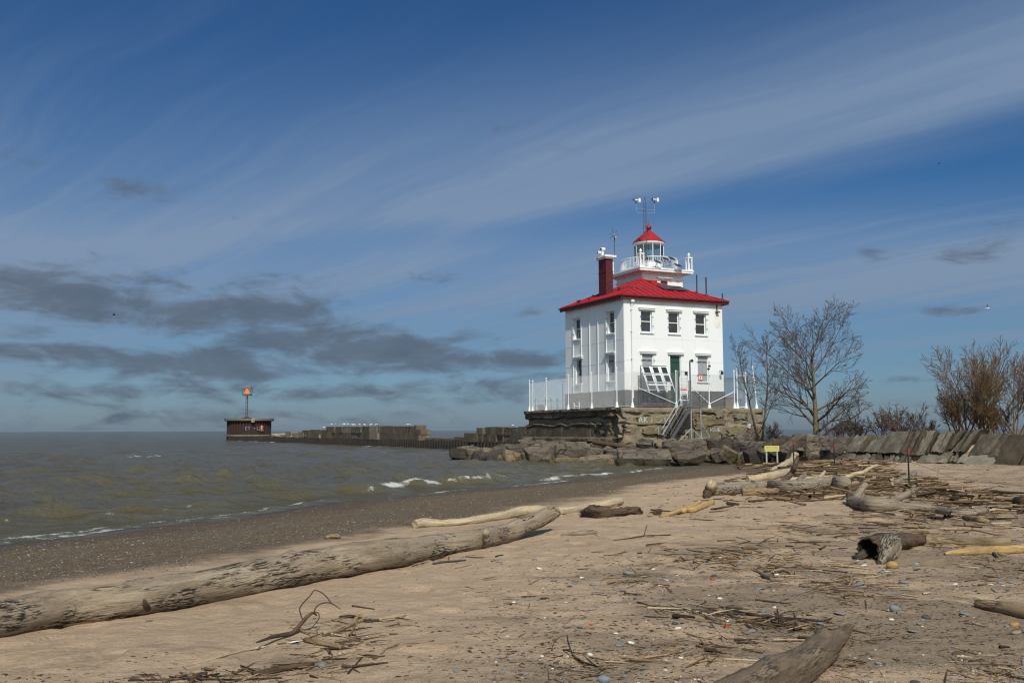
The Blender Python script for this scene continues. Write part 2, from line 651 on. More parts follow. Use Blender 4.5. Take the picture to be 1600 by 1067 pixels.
M['grey_metal'] = paint('galvanised_metal', (0.32, 0.33, 0.34), 0.5, 0.15, 2.0, (0.2, 0.17, 0.14))
M['dark_metal'] = paint('dark_steel', (0.085, 0.08, 0.078), 0.6, 0.2, 2.0, (0.16, 0.08, 0.05))
M['rust'] = paint('rusty_steel', (0.036, 0.015, 0.012), 0.85, 0.35, 0.9, (0.05, 0.028, 0.022))
M['rust_dark'] = paint('black_rusted_steel', (0.026, 0.019, 0.016), 0.9, 0.4, 0.9, (0.10, 0.07, 0.05))
M['orange'] = paint('orange_daymark', (0.85, 0.22, 0.018), 0.5, 0.05, 1.0, (0.5, 0.1, 0.03))
M['red_plain'] = paint('red_paint', (0.30, 0.012, 0.012), 0.5, 0.1, 2.0)
M['sign_red'] = paint('sign_red', (0.58, 0.045, 0.04), 0.5, 0.05, 2.0)
M['sign_yellow'] = paint('sign_yellow', (0.60, 0.56, 0.14), 0.5, 0.12, 3.0, (0.5, 0.45, 0.2))
M['ink'] = paint('sign_ink', (0.03, 0.035, 0.03), 0.7, 0.0)
M['chalk'] = paint('white_chalk', (0.50, 0.53, 0.50), 0.9, 0.5, 5.0, (0.28, 0.24, 0.18))
M['graffiti'] = paint('pale_graffiti', (0.24, 0.20, 0.21), 0.8, 0.5, 2.0, (0.16, 0.07, 0.05))
M['glass_dark'] = material('window_glass', lambda t: t.surf(t.ramp(t.noise(t.pos(), 1.5, 3), [(0.35, (0.006, 0.008, 0.011)), (0.7, (0.03, 0.035, 0.045))]), 0.06, t.bump(t.noise(t.pos(), 2.5, 2), 0.06, 0.05), 0.8))


def _glass(t):
    tr = t.n('ShaderNodeBsdfTransparent')
    tr.inputs[0].default_value = (0.80, 0.88, 0.86, 1)
    gl = t.n('ShaderNodeBsdfGlossy')
    gl.inputs['Roughness'].default_value = 0.03
    fr = t.n('ShaderNodeFresnel')
    fr.inputs[0].default_value = 1.5
    mx = t.n('ShaderNodeMixShader')
    t.t.links.new(t.math('ADD', fr.outputs[0], 0.06), mx.inputs[0])
    t.t.links.new(tr.outputs[0], mx.inputs[1])
    t.t.links.new(gl.outputs[0], mx.inputs[2])
    o = t.n('ShaderNodeOutputMaterial')
    t.t.links.new(mx.outputs[0], o.inputs[0])


M['glass'] = material('lantern_glass', _glass)


def _pv(t):
    o = t.oco()
    c = t.n('ShaderNodeTexBrick')
    t.put(c.inputs['Vector'], t.map(t.pos(), (7, 7, 7)))
    n = t.noise(t.pos(), 6, 4)
    t.surf(t.ramp(n, [(0.3, (0.012, 0.014, 0.02)), (0.7, (0.045, 0.045, 0.05))]), 0.32, None, 0.5)


M['pv'] = material('solar_cell', _pv)


def _brick(t):
    p = t.pos()
    n = t.noise(p, 3, 7, 0.65)
    n2 = t.noise(p, 22, 5, 0.65)
    c = t.ramp(n, [(0.25, (0.035, 0.006, 0.007)), (0.5, (0.095, 0.008, 0.010)), (0.8, (0.14, 0.014, 0.015))])
    t.surf(c, 0.7, t.bump(n2, 0.6, 0.02))


M['chimney'] = material('red_painted_brick', _brick)

M['concrete_lit'] = concrete('weathered_concrete', (0.12, 0.088, 0.055), (0.28, 0.22, 0.148), (0.40, 0.335, 0.24), 1.3, 1.0)
M['concrete_block'] = concrete('grey_concrete_block', (0.12, 0.105, 0.08), (0.20, 0.175, 0.135), (0.29, 0.255, 0.20), 0.8, 0.6)
M['pier_block'] = concrete('dark_weathered_pier_concrete', (0.055, 0.042, 0.028), (0.12, 0.092, 0.064), (0.21, 0.168, 0.122), 0.8, 0.8)
M['olive_block'] = concrete('olive_stained_concrete', (0.105, 0.086, 0.046), (0.175, 0.143, 0.082), (0.25, 0.21, 0.13), 0.9, 0.5)
M['rock'] = concrete('grey_riprap_rock', (0.066, 0.051, 0.037), (0.150, 0.119, 0.089), (0.255, 0.207, 0.160), 1.6, 1.0, ((0.085, 0.062, 0.022), 0.22, 0.75), True)
M['rock_dark'] = concrete('dark_riprap_rock', (0.040, 0.030, 0.026), (0.075, 0.057, 0.047), (0.13, 0.10, 0.082), 0.9, 0.9, ((0.05, 0.042, 0.022), 0.2, 0.7))
M['rock_tan'] = concrete('tan_riprap_rock', (0.13, 0.098, 0.055), (0.22, 0.17, 0.105), (0.31, 0.25, 0.17), 1.2, 0.9, ((0.16, 0.105, 0.03), 0.3, 0.8), True)
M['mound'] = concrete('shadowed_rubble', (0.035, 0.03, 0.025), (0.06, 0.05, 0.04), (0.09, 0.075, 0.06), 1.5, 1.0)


def _slab(t):
    p = t.pos()
    o = t.attr('grain', 'Vector')
    n = t.noise(t.map(o, (1.0, 0.25, 1.0)), 2.2, 9, 0.65)
    n2 = t.noise(p, 9, 8, 0.7)
    n3 = t.noise(p, 45, 5, 0.7)
    col = t.ramp(t.math('ADD', t.math('MULTIPLY', n, 0.65), t.math('MULTIPLY', n2, 0.35)), [(0.30, (0.058, 0.048, 0.037)), (0.48, (0.132, 0.113, 0.090)), (0.70, (0.26, 0.228, 0.185))])
    col = t.mix(1.0, col, t.ramp(t.rand(), [(0, (0.42, 0.36, 0.29)), (0.35, (0.62, 0.57, 0.50)), (0.7, (0.92, 0.89, 0.84)), (1, (1.05, 1.02, 0.95))]), 'MULTIPLY')
    t.surf(col, 0.9, t.bump(t.math('ADD', n2, t.math('MULTIPLY', n3, 0.5)), 0.9, 0.05), 0.3)


M['slab'] = material('armour_slab_stone', _slab)


def wood(name, ca, cb, cc, dark=(0.03, 0.024, 0.018), darkness=0.5, rough=0.8, gs=1.0):
    def fn(t):
        g = t.attr('grain', 'Vector')
        n = t.noise(t.map(g, (1.6 * gs, 16 * gs, 16 * gs)), 1.0, 8, 0.65, 0.6)
        nb = t.noise(t.map(g, (1.1, 4.0, 4.0)), 1.0, 5, 0.6, 0.4)
        nf = t.noise(t.map(g, (10 * gs, 90 * gs, 90 * gs)), 1.0, 5, 0.65)
        col = t.ramp(t.math('ADD', t.math('MULTIPLY', n, 0.6), t.math('MULTIPLY', nb, 0.4)), [(0.28, tuple(v * .62 for v in ca)), (0.5, cb), (0.70, tuple(v * 1.12 for v in cc))])
        ns = t.noise(t.map(g, (8.0 * gs, 60 * gs, 60 * gs)), 1.0, 6, 0.72, 0.3)
        patch = t.step(nb, 0.46, 0.58)
        k = t.math('MULTIPLY', t.math('MULTIPLY', patch, t.step(ns, 0.44, 0.57)), darkness * 1.7, clamp=True)
        k2 = t.math('MULTIPLY', t.step(nf, 0.54, 0.70), darkness * 0.85)
        col = t.mix(t.math('MAXIMUM', k, k2), col, dark)
        h = t.math('ADD', t.math('MULTIPLY', n, 0.7), t.math('ADD', t.math('MULTIPLY', ns, 0.5), t.math('MULTIPLY', nf, 0.35)))
        t.surf(col, rough, t.bump(h, 1.0, 0.03), 0.25)
    return material(name, fn)


M['wood_grey'] = wood('weathered_grey_wood', (0.205, 0.145, 0.092), (0.33, 0.25, 0.168), (0.48, 0.385, 0.28), darkness=0.8)
M['wood_grey2'] = wood('silver_grey_wood', (0.15, 0.108, 0.070), (0.28, 0.22, 0.155), (0.42, 0.35, 0.265), darkness=0.75)
M['wood_umber'] = wood('brown_weathered_wood', (0.09, 0.062, 0.038), (0.175, 0.122, 0.076), (0.29, 0.213, 0.138), (0.065, 0.048, 0.034), 0.6)
M['wood_pale'] = wood('bleached_pale_wood', (0.36, 0.265, 0.155), (0.50, 0.39, 0.245), (0.60, 0.49, 0.34), (0.16, 0.10, 0.05), 0.35)
M['wood_tan'] = wood('tan_wood', (0.20, 0.13, 0.068), (0.30, 0.205, 0.11), (0.40, 0.29, 0.17), (0.06, 0.035, 0.02), 0.5)
M['wood_yellow'] = wood('yellow_stripped_wood', (0.38, 0.24, 0.085), (0.48, 0.31, 0.12), (0.56, 0.39, 0.19), (0.2, 0.11, 0.04), 0.3)
M['wood_brown'] = wood('dark_brown_wood', (0.055, 0.034, 0.02), (0.11, 0.07, 0.042), (0.18, 0.12, 0.075), (0.015, 0.011, 0.009), 0.6)
M['wood_black'] = wood('rotten_black_wood', (0.022, 0.018, 0.015), (0.06, 0.05, 0.042), (0.16, 0.14, 0.12), (0.008, 0.007, 0.006), 0.6)
M['end_grain'] = wood('end_grain_wood', (0.10, 0.075, 0.05), (0.2, 0.155, 0.11), (0.3, 0.24, 0.18), darkness=0.6)
M['hollow'] = material('hollow_wood_interior', lambda t: t.surf(t.ramp(t.noise(t.pos(), 18, 6, 0.7), [(0.35, (0.006, 0.005, 0.004)), (0.7, (0.045, 0.036, 0.028))]), 0.95, t.bump(t.noise(t.pos(), 30, 6, 0.7), 1.0, 0.05), 0.1))


def _bark(c1, c2, c3):
    def fn(t):
        p = t.pos()
        n = t.noise(t.map(p, (1, 1, 0.35)), 9, 7, 0.65)
        t.surf(t.ramp(n, [(0.3, c1), (0.52, c2), (0.75, c3)]), 0.9, t.bump(n, 0.7, 0.03), 0.2)
    return fn


M['bark'] = material('grey_brown_bark', _bark((0.06, 0.043, 0.026), (0.16, 0.118, 0.07), (0.28, 0.215, 0.13)))
M['bark_twig'] = material('brown_branch_bark', _bark((0.055, 0.036, 0.023), (0.115, 0.078, 0.051), (0.19, 0.135, 0.09)))
M['bark_red'] = material('russet_twig_bark', _bark((0.085, 0.048, 0.024), (0.165, 0.102, 0.053), (0.26, 0.17, 0.092)))
M['bark_grey'] = material('dark_shrub_bark', _bark((0.04, 0.028, 0.022), (0.085, 0.06, 0.046), (0.15, 0.105, 0.078)))


def _tinted(stops, rough=0.85, bs=40):
    def fn(t):
        a = t.attr('tint')
        n = t.noise(t.pos(), bs, 5, 0.65)
        c = t.ramp(a, stops)
        c = t.mix(1.0, c, t.ramp(n, [(0.25, (0.6, 0.58, 0.55)), (0.75, (1.25, 1.22, 1.18))]), 'MULTIPLY')
        t.surf(c, rough, t.bump(n, 0.5, 0.01), 0.25)
    return fn


M['litter'] = material('driftwood_litter', _tinted([(0.0, (0.03, 0.02, 0.013)), (0.3, (0.085, 0.055, 0.032)), (0.55, (0.19, 0.122, 0.068)), (0.8, (0.30, 0.20, 0.11)), (1.0, (0.48, 0.38, 0.25))]))
M['pebble'] = material('beach_pebble', _tinted([(0.0, (0.055, 0.045, 0.036)), (0.25, (0.135, 0.114, 0.092)), (0.5, (0.22, 0.19, 0.155)), (0.65, (0.26, 0.19, 0.12)), (0.85, (0.40, 0.36, 0.30)), (1.0, (0.70, 0.68, 0.62))], 0.7, 90))


def stone_mat(name, c):
    def fn(t):
        p = t.pos()
        n = t.noise(p, 30, 5, 0.6)
        col = t.mix(1.0, c, t.ramp(n, [(0.3, (0.75, 0.75, 0.74)), (0.7, (1.15, 1.14, 1.12))]), 'MULTIPLY')
        t.surf(col, 0.75, t.bump(n, 0.3, 0.01), 0.35)
    return material(name, fn)


M['stone_grey'] = stone_mat('grey_stone', (0.165, 0.172, 0.182))
M['stone_blue'] = stone_mat('blue_grey_stone', (0.175, 0.20, 0.215))
M['stone_white'] = stone_mat('white_stone', (0.62, 0.59, 0.53))
M['stone_tan'] = stone_mat('tan_stone', (0.29, 0.215, 0.14))
M['stone_dark'] = stone_mat('dark_stone', (0.055, 0.055, 0.062))
M['stone_red'] = stone_mat('red_brick_fragment', (0.38, 0.06, 0.022))
M['stone_ochre'] = stone_mat('ochre_stone', (0.42, 0.20, 0.04))

# ------------------------------------------------------------------ ground
def _sand(t):
    p = t.pos()
    d = t.attr('shore')
    nA = t.noise(p, 0.55, 6, 0.6, 0.3)
    nB = t.noise(p, 3.2, 7, 0.65)
    nC = t.noise(p, 38, 5, 0.7)
    nD = t.noise(p, 210, 3, 0.7)
    dn = t.math('ADD', d, t.math('ADD', t.math('MULTIPLY', t.math('SUBTRACT', nA, 0.5), 3.2), t.math('MULTIPLY', t.math('SUBTRACT', nB, 0.5), 1.2)))
    sand = t.ramp(t.math('ADD', t.math('MULTIPLY', nB, 0.30), t.math('ADD', t.math('MULTIPLY', nC, 0.40), t.math('MULTIPLY', t.noise(p, 130, 3, 0.75), 0.30))), [(0.34, (0.335, 0.226, 0.138)), (0.5, (0.455, 0.315, 0.200)), (0.66, (0.57, 0.412, 0.272))])
    # coarser damp patches in the trampled sand further up the beach
    damp = t.math('MULTIPLY', t.step(t.math('ADD', t.math('MULTIPLY', t.noise(t.map(p, (0.55, 1.25, 1), (0, 0, R(12))), 1.1, 6, 0.62, 0.5), 1.0), t.math('MULTIPLY', t.step(d, 12.0, 16.0), 0.17)), 0.53, 0.74), 0.85)
    sand = t.mix(damp, sand, t.mix(nC, (0.18, 0.128, 0.081), (0.30, 0.22, 0.145)))
    speck = t.voro(p, 70, 'F1', 'Distance')
    spk = t.math('MULTIPLY', t.step(speck, 0.20, 0.10), t.step(t.noise(p, 1.9, 5, 0.65), 0.50, 0.66))
    spcol = t.ramp(t.voro(p, 70, 'F1', 'Color'), [(0, (0.05, 0.04, 0.03)), (0.5, (0.14, 0.12, 0.10)), (1, (0.34, 0.31, 0.27))])
    sand = t.mix(t.math('MULTIPLY', spk, 0.8), sand, spcol)
    # shingle nearer the lake
    vg = t.voro(p, 42, 'F1', 'Color')
    vd = t.voro(p, 42, 'F1', 'Distance')
    vg2 = t.voro(p, 17, 'F1', 'Color')
    grav = t.ramp(t.math('ADD', t.math('MULTIPLY', t.sep(vg)[0], 0.6), t.math('MULTIPLY', nB, 0.4)), [(0.1, (0.058, 0.037, 0.019)), (0.45, (0.128, 0.086, 0.048)), (0.68, (0.188, 0.131, 0.077)), (0.82, (0.28, 0.210, 0.138)), (0.88, (0.58, 0.53, 0.46))])
    grav = t.mix(t.math('MULTIPLY', t.step(t.noise(t.map(p, (.5, .5, 1)), 1.2, 5, .6), 0.45, 0.6), 0.6), grav, t.mix(nC, (0.085, 0.062, 0.04), (0.185, 0.138, 0.092)))
    g = t.step(dn, 9.0, 7.6)
    col = t.mix(g, sand, grav)
    wetn = t.math('ADD', d, t.math('MULTIPLY', t.math('SUBTRACT', nB, 0.5), 1.3))
    wet = t.step(wetn, 4.2, 1.0)
    col = t.mix(t.math('MULTIPLY', wet, 0.55), col, t.mix(1.0, col, (0.50, 0.44, 0.38), 'MULTIPLY'))
    vw = t.step(wetn, 0.75, 0.25)
    col = t.mix(vw, col, (0.040, 0.032, 0.025))
    rough = t.math('SUBTRACT', 0.95, t.math('ADD', t.math('MULTIPLY', wet, 0.25), t.math('MULTIPLY', vw, 0.45)))
    h = t.math('ADD', t.math('MULTIPLY', nC, 0.7), t.math('ADD', t.math('MULTIPLY', nD, 0.35), t.math('MULTIPLY', t.math('MULTIPLY', vd, g), -0.8)))
    nrm = t.bump(h, 0.8, 0.025)
    nrm = t.bump(nB, 0.75, 0.10, nrm)
    nrm = t.bump(t.noise(p, 11, 5, 0.6), 0.6, 0.035, nrm)
    t.surf(col, rough, nrm, 0.25)


M['sand'] = material('beach_sand_and_shingle', _sand)


def polar(az, rr):
    A, Rr = np.meshgrid(az, rr)
    return (Rr * np.sin(A)).ravel(), (Rr * np.cos(A)).ravel()


az = np.concatenate([np.linspace(-180, -60, 25)[:-1], np.linspace(-60, -33, 60)[:-1], np.linspace(-33, 36, 520), np.linspace(36, 70, 70)[1:], np.linspace(70, 180, 24)[1:]])
az = np.radians(az)
rr = np.concatenate([[0.05, 1, 2, 3, 3.8], np.geomspace(4.4, 90, 560)])
gx, gy = polar(az, rr)
gzv = ground_z(gx, gy)
keep = (gzv > -1.2)
gd = shore_d(gx, gy)
gd = np.where(wall_e(gx, gy) > 0.5, 30, gd)
ground = link('beach', grid_mesh('beach', np.stack([gx, gy, gzv], 1), len(rr), len(az), M['sand'], {'shore': gd}, keep))
tag(ground, kind='structure')


# ------------------------------------------------------------------ lake
def _water(t):
    p = t.pos()
    foam = t.attr('foam')
    shal = t.attr('shallow')
    n1 = t.noise(t.map(p, (1.5, 0.8, 0.4), (0, 0, R(-30))), 2.6, 8, 0.70)
    n2 = t.noise(p, 9, 5, 0.6)
    nb = t.noise(t.map(p, (0.12, 0.3, 1), (0, 0, R(-10))), 1, 4, 0.6)
    col = t.ramp(nb, [(0.35, (0.094, 0.081, 0.054)), (0.65, (0.120, 0.103, 0.064))])
    col = t.mix(shal, col, (0.112, 0.090, 0.036))
    fn = t.noise(p, 5.5, 8, 0.72, 0.6)
    fn2 = t.noise(t.map(p, (1, 1, 1)), 22, 6, 0.7)
    fm = t.math('ADD', t.math('MULTIPLY', t.noise(p, 1.7, 4, 0.6), 0.40), t.math('ADD', t.math('MULTIPLY', fn, 0.25), t.math('MULTIPLY', fn2, 0.35)))
    f = t.step(t.math('ADD', foam, t.math('MULTIPLY', t.math('SUBTRACT', fm, 0.5), 5.0)), 0.40, 0.95)
    f = t.math('MULTIPLY', f, t.step(foam, 0.02, 0.12))
    col = t.mix(f, col, (0.58, 0.57, 0.52))
    rough = t.math('ADD', t.math('MULTIPLY', f, 0.6), 0.10)
    nrm = t.bump(n1, 0.85, 0.17)
    nrm = t.bump(n2, 0.7, 0.05, nrm)
    # body colour plus sky reflection; at a low angle the waves hide each other's backs, so a lake never becomes a full mirror
    df = t.n('ShaderNodeBsdfDiffuse'); t.put(df.inputs['Color'], col); t.put(df.inputs['Normal'], nrm)
    gl = t.n('ShaderNodeBsdfGlossy'); t.put(gl.inputs['Roughness'], rough); t.put(gl.inputs['Normal'], nrm)
    fr = t.n('ShaderNodeFresnel'); fr.inputs[0].default_value = 1.33; t.put(fr.inputs['Normal'], nrm)
    fac = t.math('MULTIPLY', t.math('MINIMUM', fr.outputs[0], 0.62), t.math('SUBTRACT', 1.0, f))
    mx = t.n('ShaderNodeMixShader'); t.put(mx.inputs[0], fac)
    t.t.links.new(df.outputs[0], mx.inputs[1]); t.t.links.new(gl.outputs[0], mx.inputs[2])
    o = t.n('ShaderNodeOutputMaterial'); t.t.links.new(mx.outputs[0], o.inputs[0])


M['water'] = material('lake_water', _water)
waz = np.radians(np.concatenate([np.linspace(-180, -75, 16)[:-1], np.linspace(-75, -33, 120)[:-1], np.linspace(-33, 20, 720), np.linspace(20, 75, 90)[1:], np.linspace(75, 180, 16)[1:]]))
wr = np.concatenate([[0.05, 5, 10], np.geomspace(13, 120, 640), np.geomspace(121, 500, 150)[1:], np.geomspace(520, 14000, 40)])
wx, wy = polar(waz, wr)
wd = shore_d(wx, wy)
wdist = np.hypot(wx, wy)
h = np.zeros_like(wx)
rs = np.random.default_rng(5)
for i in range(64):
    lam = 0.45 * (16 ** (i / 63.0))
    ang = math.atan2(-0.60, 0.80) + rs.normal(0, 0.42)
    k = 2 * math.pi / lam
    amp = 0.0085 * lam ** 0.75 * (1.0 if lam < 2.0 else 0.42)
    ph = k * (wx * math.cos(ang) + wy * math.sin(ang)) + rs.uniform(0, 6.28)
    gw = 0.35 + 0.65 * sst(-0.6, 0.5, vnoise(wx / (lam * 4), wy / (lam * 4), 0, 300 + i))
    res = wdist * 0.010
    wv = np.sin(ph) if lam > 3.2 else 0.45 * np.sin(ph) + 0.75 * (0.64 - np.abs(np.sin(ph / 2))) * 1.6
    h += amp * wv * gw * sst(3.6, 1.6, res / lam * 4.0) * (1.9 if .7 < lam < 3.2 else 1.1)
# crossing chop: two octaves of ridged noise, crests roughly along the shore
_a, _b = wx * 0.80 - wy * 0.60, wx * 0.60 + wy * 0.80
for lam, amp in ((1.9, .085), (1.0, .062), (.55, .034)):
    rn = 1 - np.abs(vnoise(_a / lam * 1.15, _b / lam * .42, 0, int(lam * 100))) * 2
    rn2 = 1 - np.abs(vnoise(_a / lam * .9 + _b / lam * .35, _b / lam * .5 - _a / lam * .2, 3.3, int(lam * 77))) * 2
    h += amp * (rn * .6 + rn2 * .5) * sst(3.8, 1.8, wdist * .010 / lam * 4) * (.55 + .45 * vnoise(wx / 9, wy / 9, 0, 400))
h = h + 0.9 * np.abs(h) * h / 0.09 * 0.5 + 0.25 * np.maximum(h, 0) ** 2 / 0.1
calm = sst(-0.3, -5.5, wd)
h *= 0.22 + 0.78 * calm
shallow = 0.15 * np.exp(-((wd + 3.0) / 2.5) ** 2)
foam = np.zeros_like(wx)


def ridge(off, width, hgt, y0, y1, foamy, fade=3.0, seed=1):
    """a shore-parallel wave OFF metres out from the waterline between two distances"""
    global h, shallow, foam
    yy = wy
    wob = 0.45 * vnoise(yy * 0.16, 0.3, 0, seed) + 0.15 * vnoise(yy * 0.6, 0.7, 0, seed + 1)
    along = sst(y0 - fade, y0 + fade, yy) * sst(y1 + fade, y1 - fade, yy)
    u = (wd + off + wob) / width
    prof = np.where(u > 0, np.exp(-(u / 0.55) ** 2), np.exp(-(u / 1.3) ** 2))      # steep side to the shore
    mod = 0.8 + 0.25 * vnoise(yy * 0.35, 2.0, 0, seed + 2)
    h = h + hgt * prof * along * mod
    shallow = np.maximum(shallow, prof * along * 0.95)
    fr = np.exp(-((u - 0.22 + .3 * vnoise(yy * 1.3, wd * .8, 0, seed + 5)) / 0.24) ** 2) * along * foamy * np.clip(0.85 + 0.22 * vnoise(yy * 0.55, 4.0, 0, seed + 3) + .35 * vnoise(yy * 2.1, wd, 0, seed + 4), 0, 1.2)
    foam = np.maximum(foam, np.clip(fr, 0, 1))


ridge(2.0, 0.75, 0.34, 34.0, 42.0, 0.98, 0.8, 11)
ridge(2.3, 0.8, 0.24, 28.5, 35.5, 0.0, 1.5, 15)
ridge(0.75, 0.6, 0.14, 42.3, 48.0, 1.05, 0.8, 21)
ridge(3.2, 0.8, 0.22, 20.5, 23.5, 0.35, 1.2, 31)
ridge(7.5, 1.0, 0.20, 32, 38, 0.0, 2.0, 41)
ridge(2.2, 0.7, 0.12, 23, 30, 0.25, 2.0, 51)
ridge(0.35, 0.32, 0.05, 18.5, 31, 0.72, 2.5, 61)
ridge(0.6, 0.5, 0.05, 50, 54, 0.9, 1.0, 71)
sw = np.exp(-((wd + 0.12) / 0.22) ** 2) * np.clip(0.55 + 0.9 * vnoise(wy * 0.45, wd * 0.5, 0, 81), 0, 1) * sst(48, 44, wy)
foam = np.maximum(foam, sw * 0.62)
# a few whitecaps further out, and foam where waves meet the pier
cap = sst(0.62, 0.9, vnoise(wx * 0.10, wy * 0.16, 0, 91)) * sst(0.5, 0.9, h / 0.16) * sst(30, 60, wdist)
foam = np.maximum(foam, np.clip(cap, 0, 1) * 0.7)
pier_off = wx - (-3.9 + (107 - wy) * 0.504)
pf = np.exp(-((pier_off + 0.5) / 0.7) ** 2) * sst(84, 88, wy) * sst(238, 232, wy) * sst(0.05, 0.6, vnoise(wy * 0.13, 1.0, 0, 95))
foam = np.maximum(foam, pf * 0.9)
V = np.stack([wx, wy, h], 1)
keepw = (ground_z(wx, wy, False) < 0.25) | (wdist > 88)
lake = link('lake_water', grid_mesh('lake_water', V, len(wr), len(waz), M['water'], {'foam': foam, 'shallow': shallow}, keepw))
tag(lake, kind='structure')

# ------------------------------------------------------------------ lighthouse
TH = R(25.5)
HX, HY, HZ = 8.19, 70.5, 3.78                   # near wall corner; platform top
Rd, Ld = Vector((math.cos(TH), math.sin(TH), 0)), Vector((-math.sin(TH), math.cos(TH), 0))
S = 8.9


def hw(u, v, z=0.0):                            # house coordinates -> world
    return Vector((HX, HY, HZ + z)) + Rd * u + Ld * v


def hu(px, v=0.0, z=5.0):                       # house u on a plane v = const seen at column px
    k = (px - CX) / FPX
    lo, hi = -8.0, 20.0
    for _ in range(50):
        m = (lo + hi) / 2
        w = hw(m, v, z) - CAM
        if w.dot(CR) / w.dot(CF) < k: lo = m
        else: hi = m
    return m


def hv(px, u=0.0, z=5.0):                       # house v on a plane u = const (px falls with v)
    k = (px - CX) / FPX
    lo, hi = -8.0, 30.0
    for _ in range(50):
        m = (lo + hi) / 2
        w = hw(u, m, z) - CAM
        if w.dot(CR) / w.dot(CF) > k: lo = m
        else: hi = m
    return m


def hz(py, u, v):
    w = hw(u, v)
    return zpix(py, w.x, w.y) - HZ


house = thing('lighthouse', 'white two-storey lighthouse with red hipped roof and lantern tower', 'lighthouse', (HX, HY, HZ), TH)
ZB = hz(609, 0, 0)                              # top of grey foundation
ZW = hz(465, 0, 0)                              # top of walls
ZA = hz(436, S / 2, S / 2)                      # apex of hipped roof

# openings (x0, x1, z0, z1) on the right (front) face and on the left face
zu0, zu1 = hz(519, hu(1010.5), 0), hz(485, hu(1010.5), 0)
zl0, zl1 = hz(594, hu(1011), 0), hz(553, hu(1011), 0)
zd0 = 0.15
front_cols = [hu(1010.5), hu(1053.3), hu(1095.5)]
OW = 0.98
front_open = [(c - OW / 2, c + OW / 2, zu0, zu1) for c in front_cols]
front_open += [(hu(1011.5) - OW / 2, hu(1011.5) + OW / 2, zl0, zl1), (hu(1054.8) - OW / 2, hu(1054.8) + OW / 2, zd0, zl1), (hu(1097.5) - OW / 2, hu(1097.5) + OW / 2, zl0, zl1)]
left_cols = [hv(955.5), hv(902.5)]
left_open = [(c - OW / 2, c + OW / 2, zu0, zu1) for c in left_cols] + [(c - OW / 2, c + OW / 2, zl0, zl1) for c in (hv(954.5), hv(904.3))]


def rects_minus(x0, x1, z0, z1, opens):
    xs = sorted({x0, x1} | {v for o in opens for v in o[:2] if x0 < v < x1})
    zs = sorted({z0, z1} | {v for o in opens for v in o[2:] if z0 < v < z1})
    out = []
    for a, b in zip(xs, xs[1:]):
        for c, d in zip(zs, zs[1:]):
            mx, mz = (a + b) / 2, (c + d) / 2
            if not any(o[0] < mx < o[1] and o[2] < mz < o[3] for o in opens):
                out.append((a, b, c, d))
    return out


WT = 0.30                                      # wall thickness


def face_box(mb, face, a, b, c, d, t0, t1):    # a box on a face: along a..b, up c..d, depth t0..t1 measured inward
    if face == 'front':
        mb.box(a, b, t0, t1, c, d)
    elif face == 'left':
        mb.box(t0, t1, a, b, c, d)
    elif face == 'back':
        mb.box(a, b, S - t1, S - t0, c, d)
    else:
        mb.box(S - t1, S - t0, a, b, c, d)


for face, opens in (('front', front_open), ('left', left_open), ('back', []), ('right', [])):
    mb = MB()
    lo, hi = (0, S) if face in ('front', 'back') else (WT, S - WT)
    for r in rects_minus(lo, hi, 0.0, ZW + 0.1, opens):
        face_box(mb, face, *r, 0.0, WT)
    mb.obj('wall', M['white'], house)
mb = MB()
mb.box(WT, S - WT, WT, S - WT, 2.9, 3.0)        # the upper floor inside
mb.obj('floor', M['dark_metal'], house)

# painted foundation
for face, opens in (('front', [front_open[4]]), ('left', []), ('back', []), ('right', [])):
    mb = MB()
    lo, hi = (-0.06, S + 0.06) if face in ('front', 'back') else (0.004, S - 0.004)
    for r in rects_minus(lo, hi, -0.05, ZB, opens):
        face_box(mb, face, *r, -0.06, -0.004)
    mb.obj('foundation', M['grey_base'], house)

# cladding plates with open seams, seam battens with rivet heads
hseams = [ZB + 0.004, hz(562, 0, S * .9) if False else 3.45, 5.05, ZW + 0.05]
left_seams = [S - 0.02] + [hv(p) for p in (896.3, 909, 922, 935, 948, 962)] + [0.0]
left_seams = sorted(left_seams)
front_seams = [0.0, hu(985), hu(1001), hu(1022.5), hu(1043.5), hu(1066), hu(1086), hu(1107), S - 0.02]
for face, seams, opens, hs in (('left', left_seams, left_open, hseams), ('front', front_seams, front_open, [ZB + 0.004, 3.5, 5.15, ZW + 0.05])):
    for a, b in zip(seams, seams[1:]):
        for c, d in zip(hs, hs[1:]):
            mb = MB()
            near = [(o[0] - 0.0, o[1] + 0.0, o[2], o[3]) for o in opens]
            for r in rects_minus(a + (0.006 if face == 'left' else .003), b - (0.006 if face == 'left' else .003), c + 0.003, d - 0.003, near):
                face_box(mb, face, *r, -0.022, -0.003)
            if mb.n:
                mb.obj('wall_plate', M['white'], house)
    if face == 'left':
        for z in hs[1:-1]:
            mb = MB()
            for r in rects_minus(0.02, S - 0.02, z - 0.02, z + 0.02, opens):
                face_box(mb, face, *r, -0.034, -0.0235)
            mb.obj('lap_seam', M['white_clean'], house)
    for x in seams[1:-1]:
        mb = MB()
        if face == 'left':
            z = ZB + 0.1
            cuts = [(o[2], o[3]) for o in opens if o[0] - 0.05 < x < o[1] + 0.05]
            for (_, _, c, d) in rects_minus(0, 1, ZB + 0.01, ZW, [(-1, 2, q[0], q[1]) for q in cuts]):
                face_box(mb, face, x - 0.022, x + 0.022, c, d, -0.060, -0.023)
                zz = c + 0.06
                while zz < d - 0.05:           # rivet heads
                    face_box(mb, face, x - 0.05, x + 0.05, zz, zz + 0.085, -0.095, -0.061)
                    zz += 0.19
            mb.obj('riveted_seam', M['white_clean'], house)


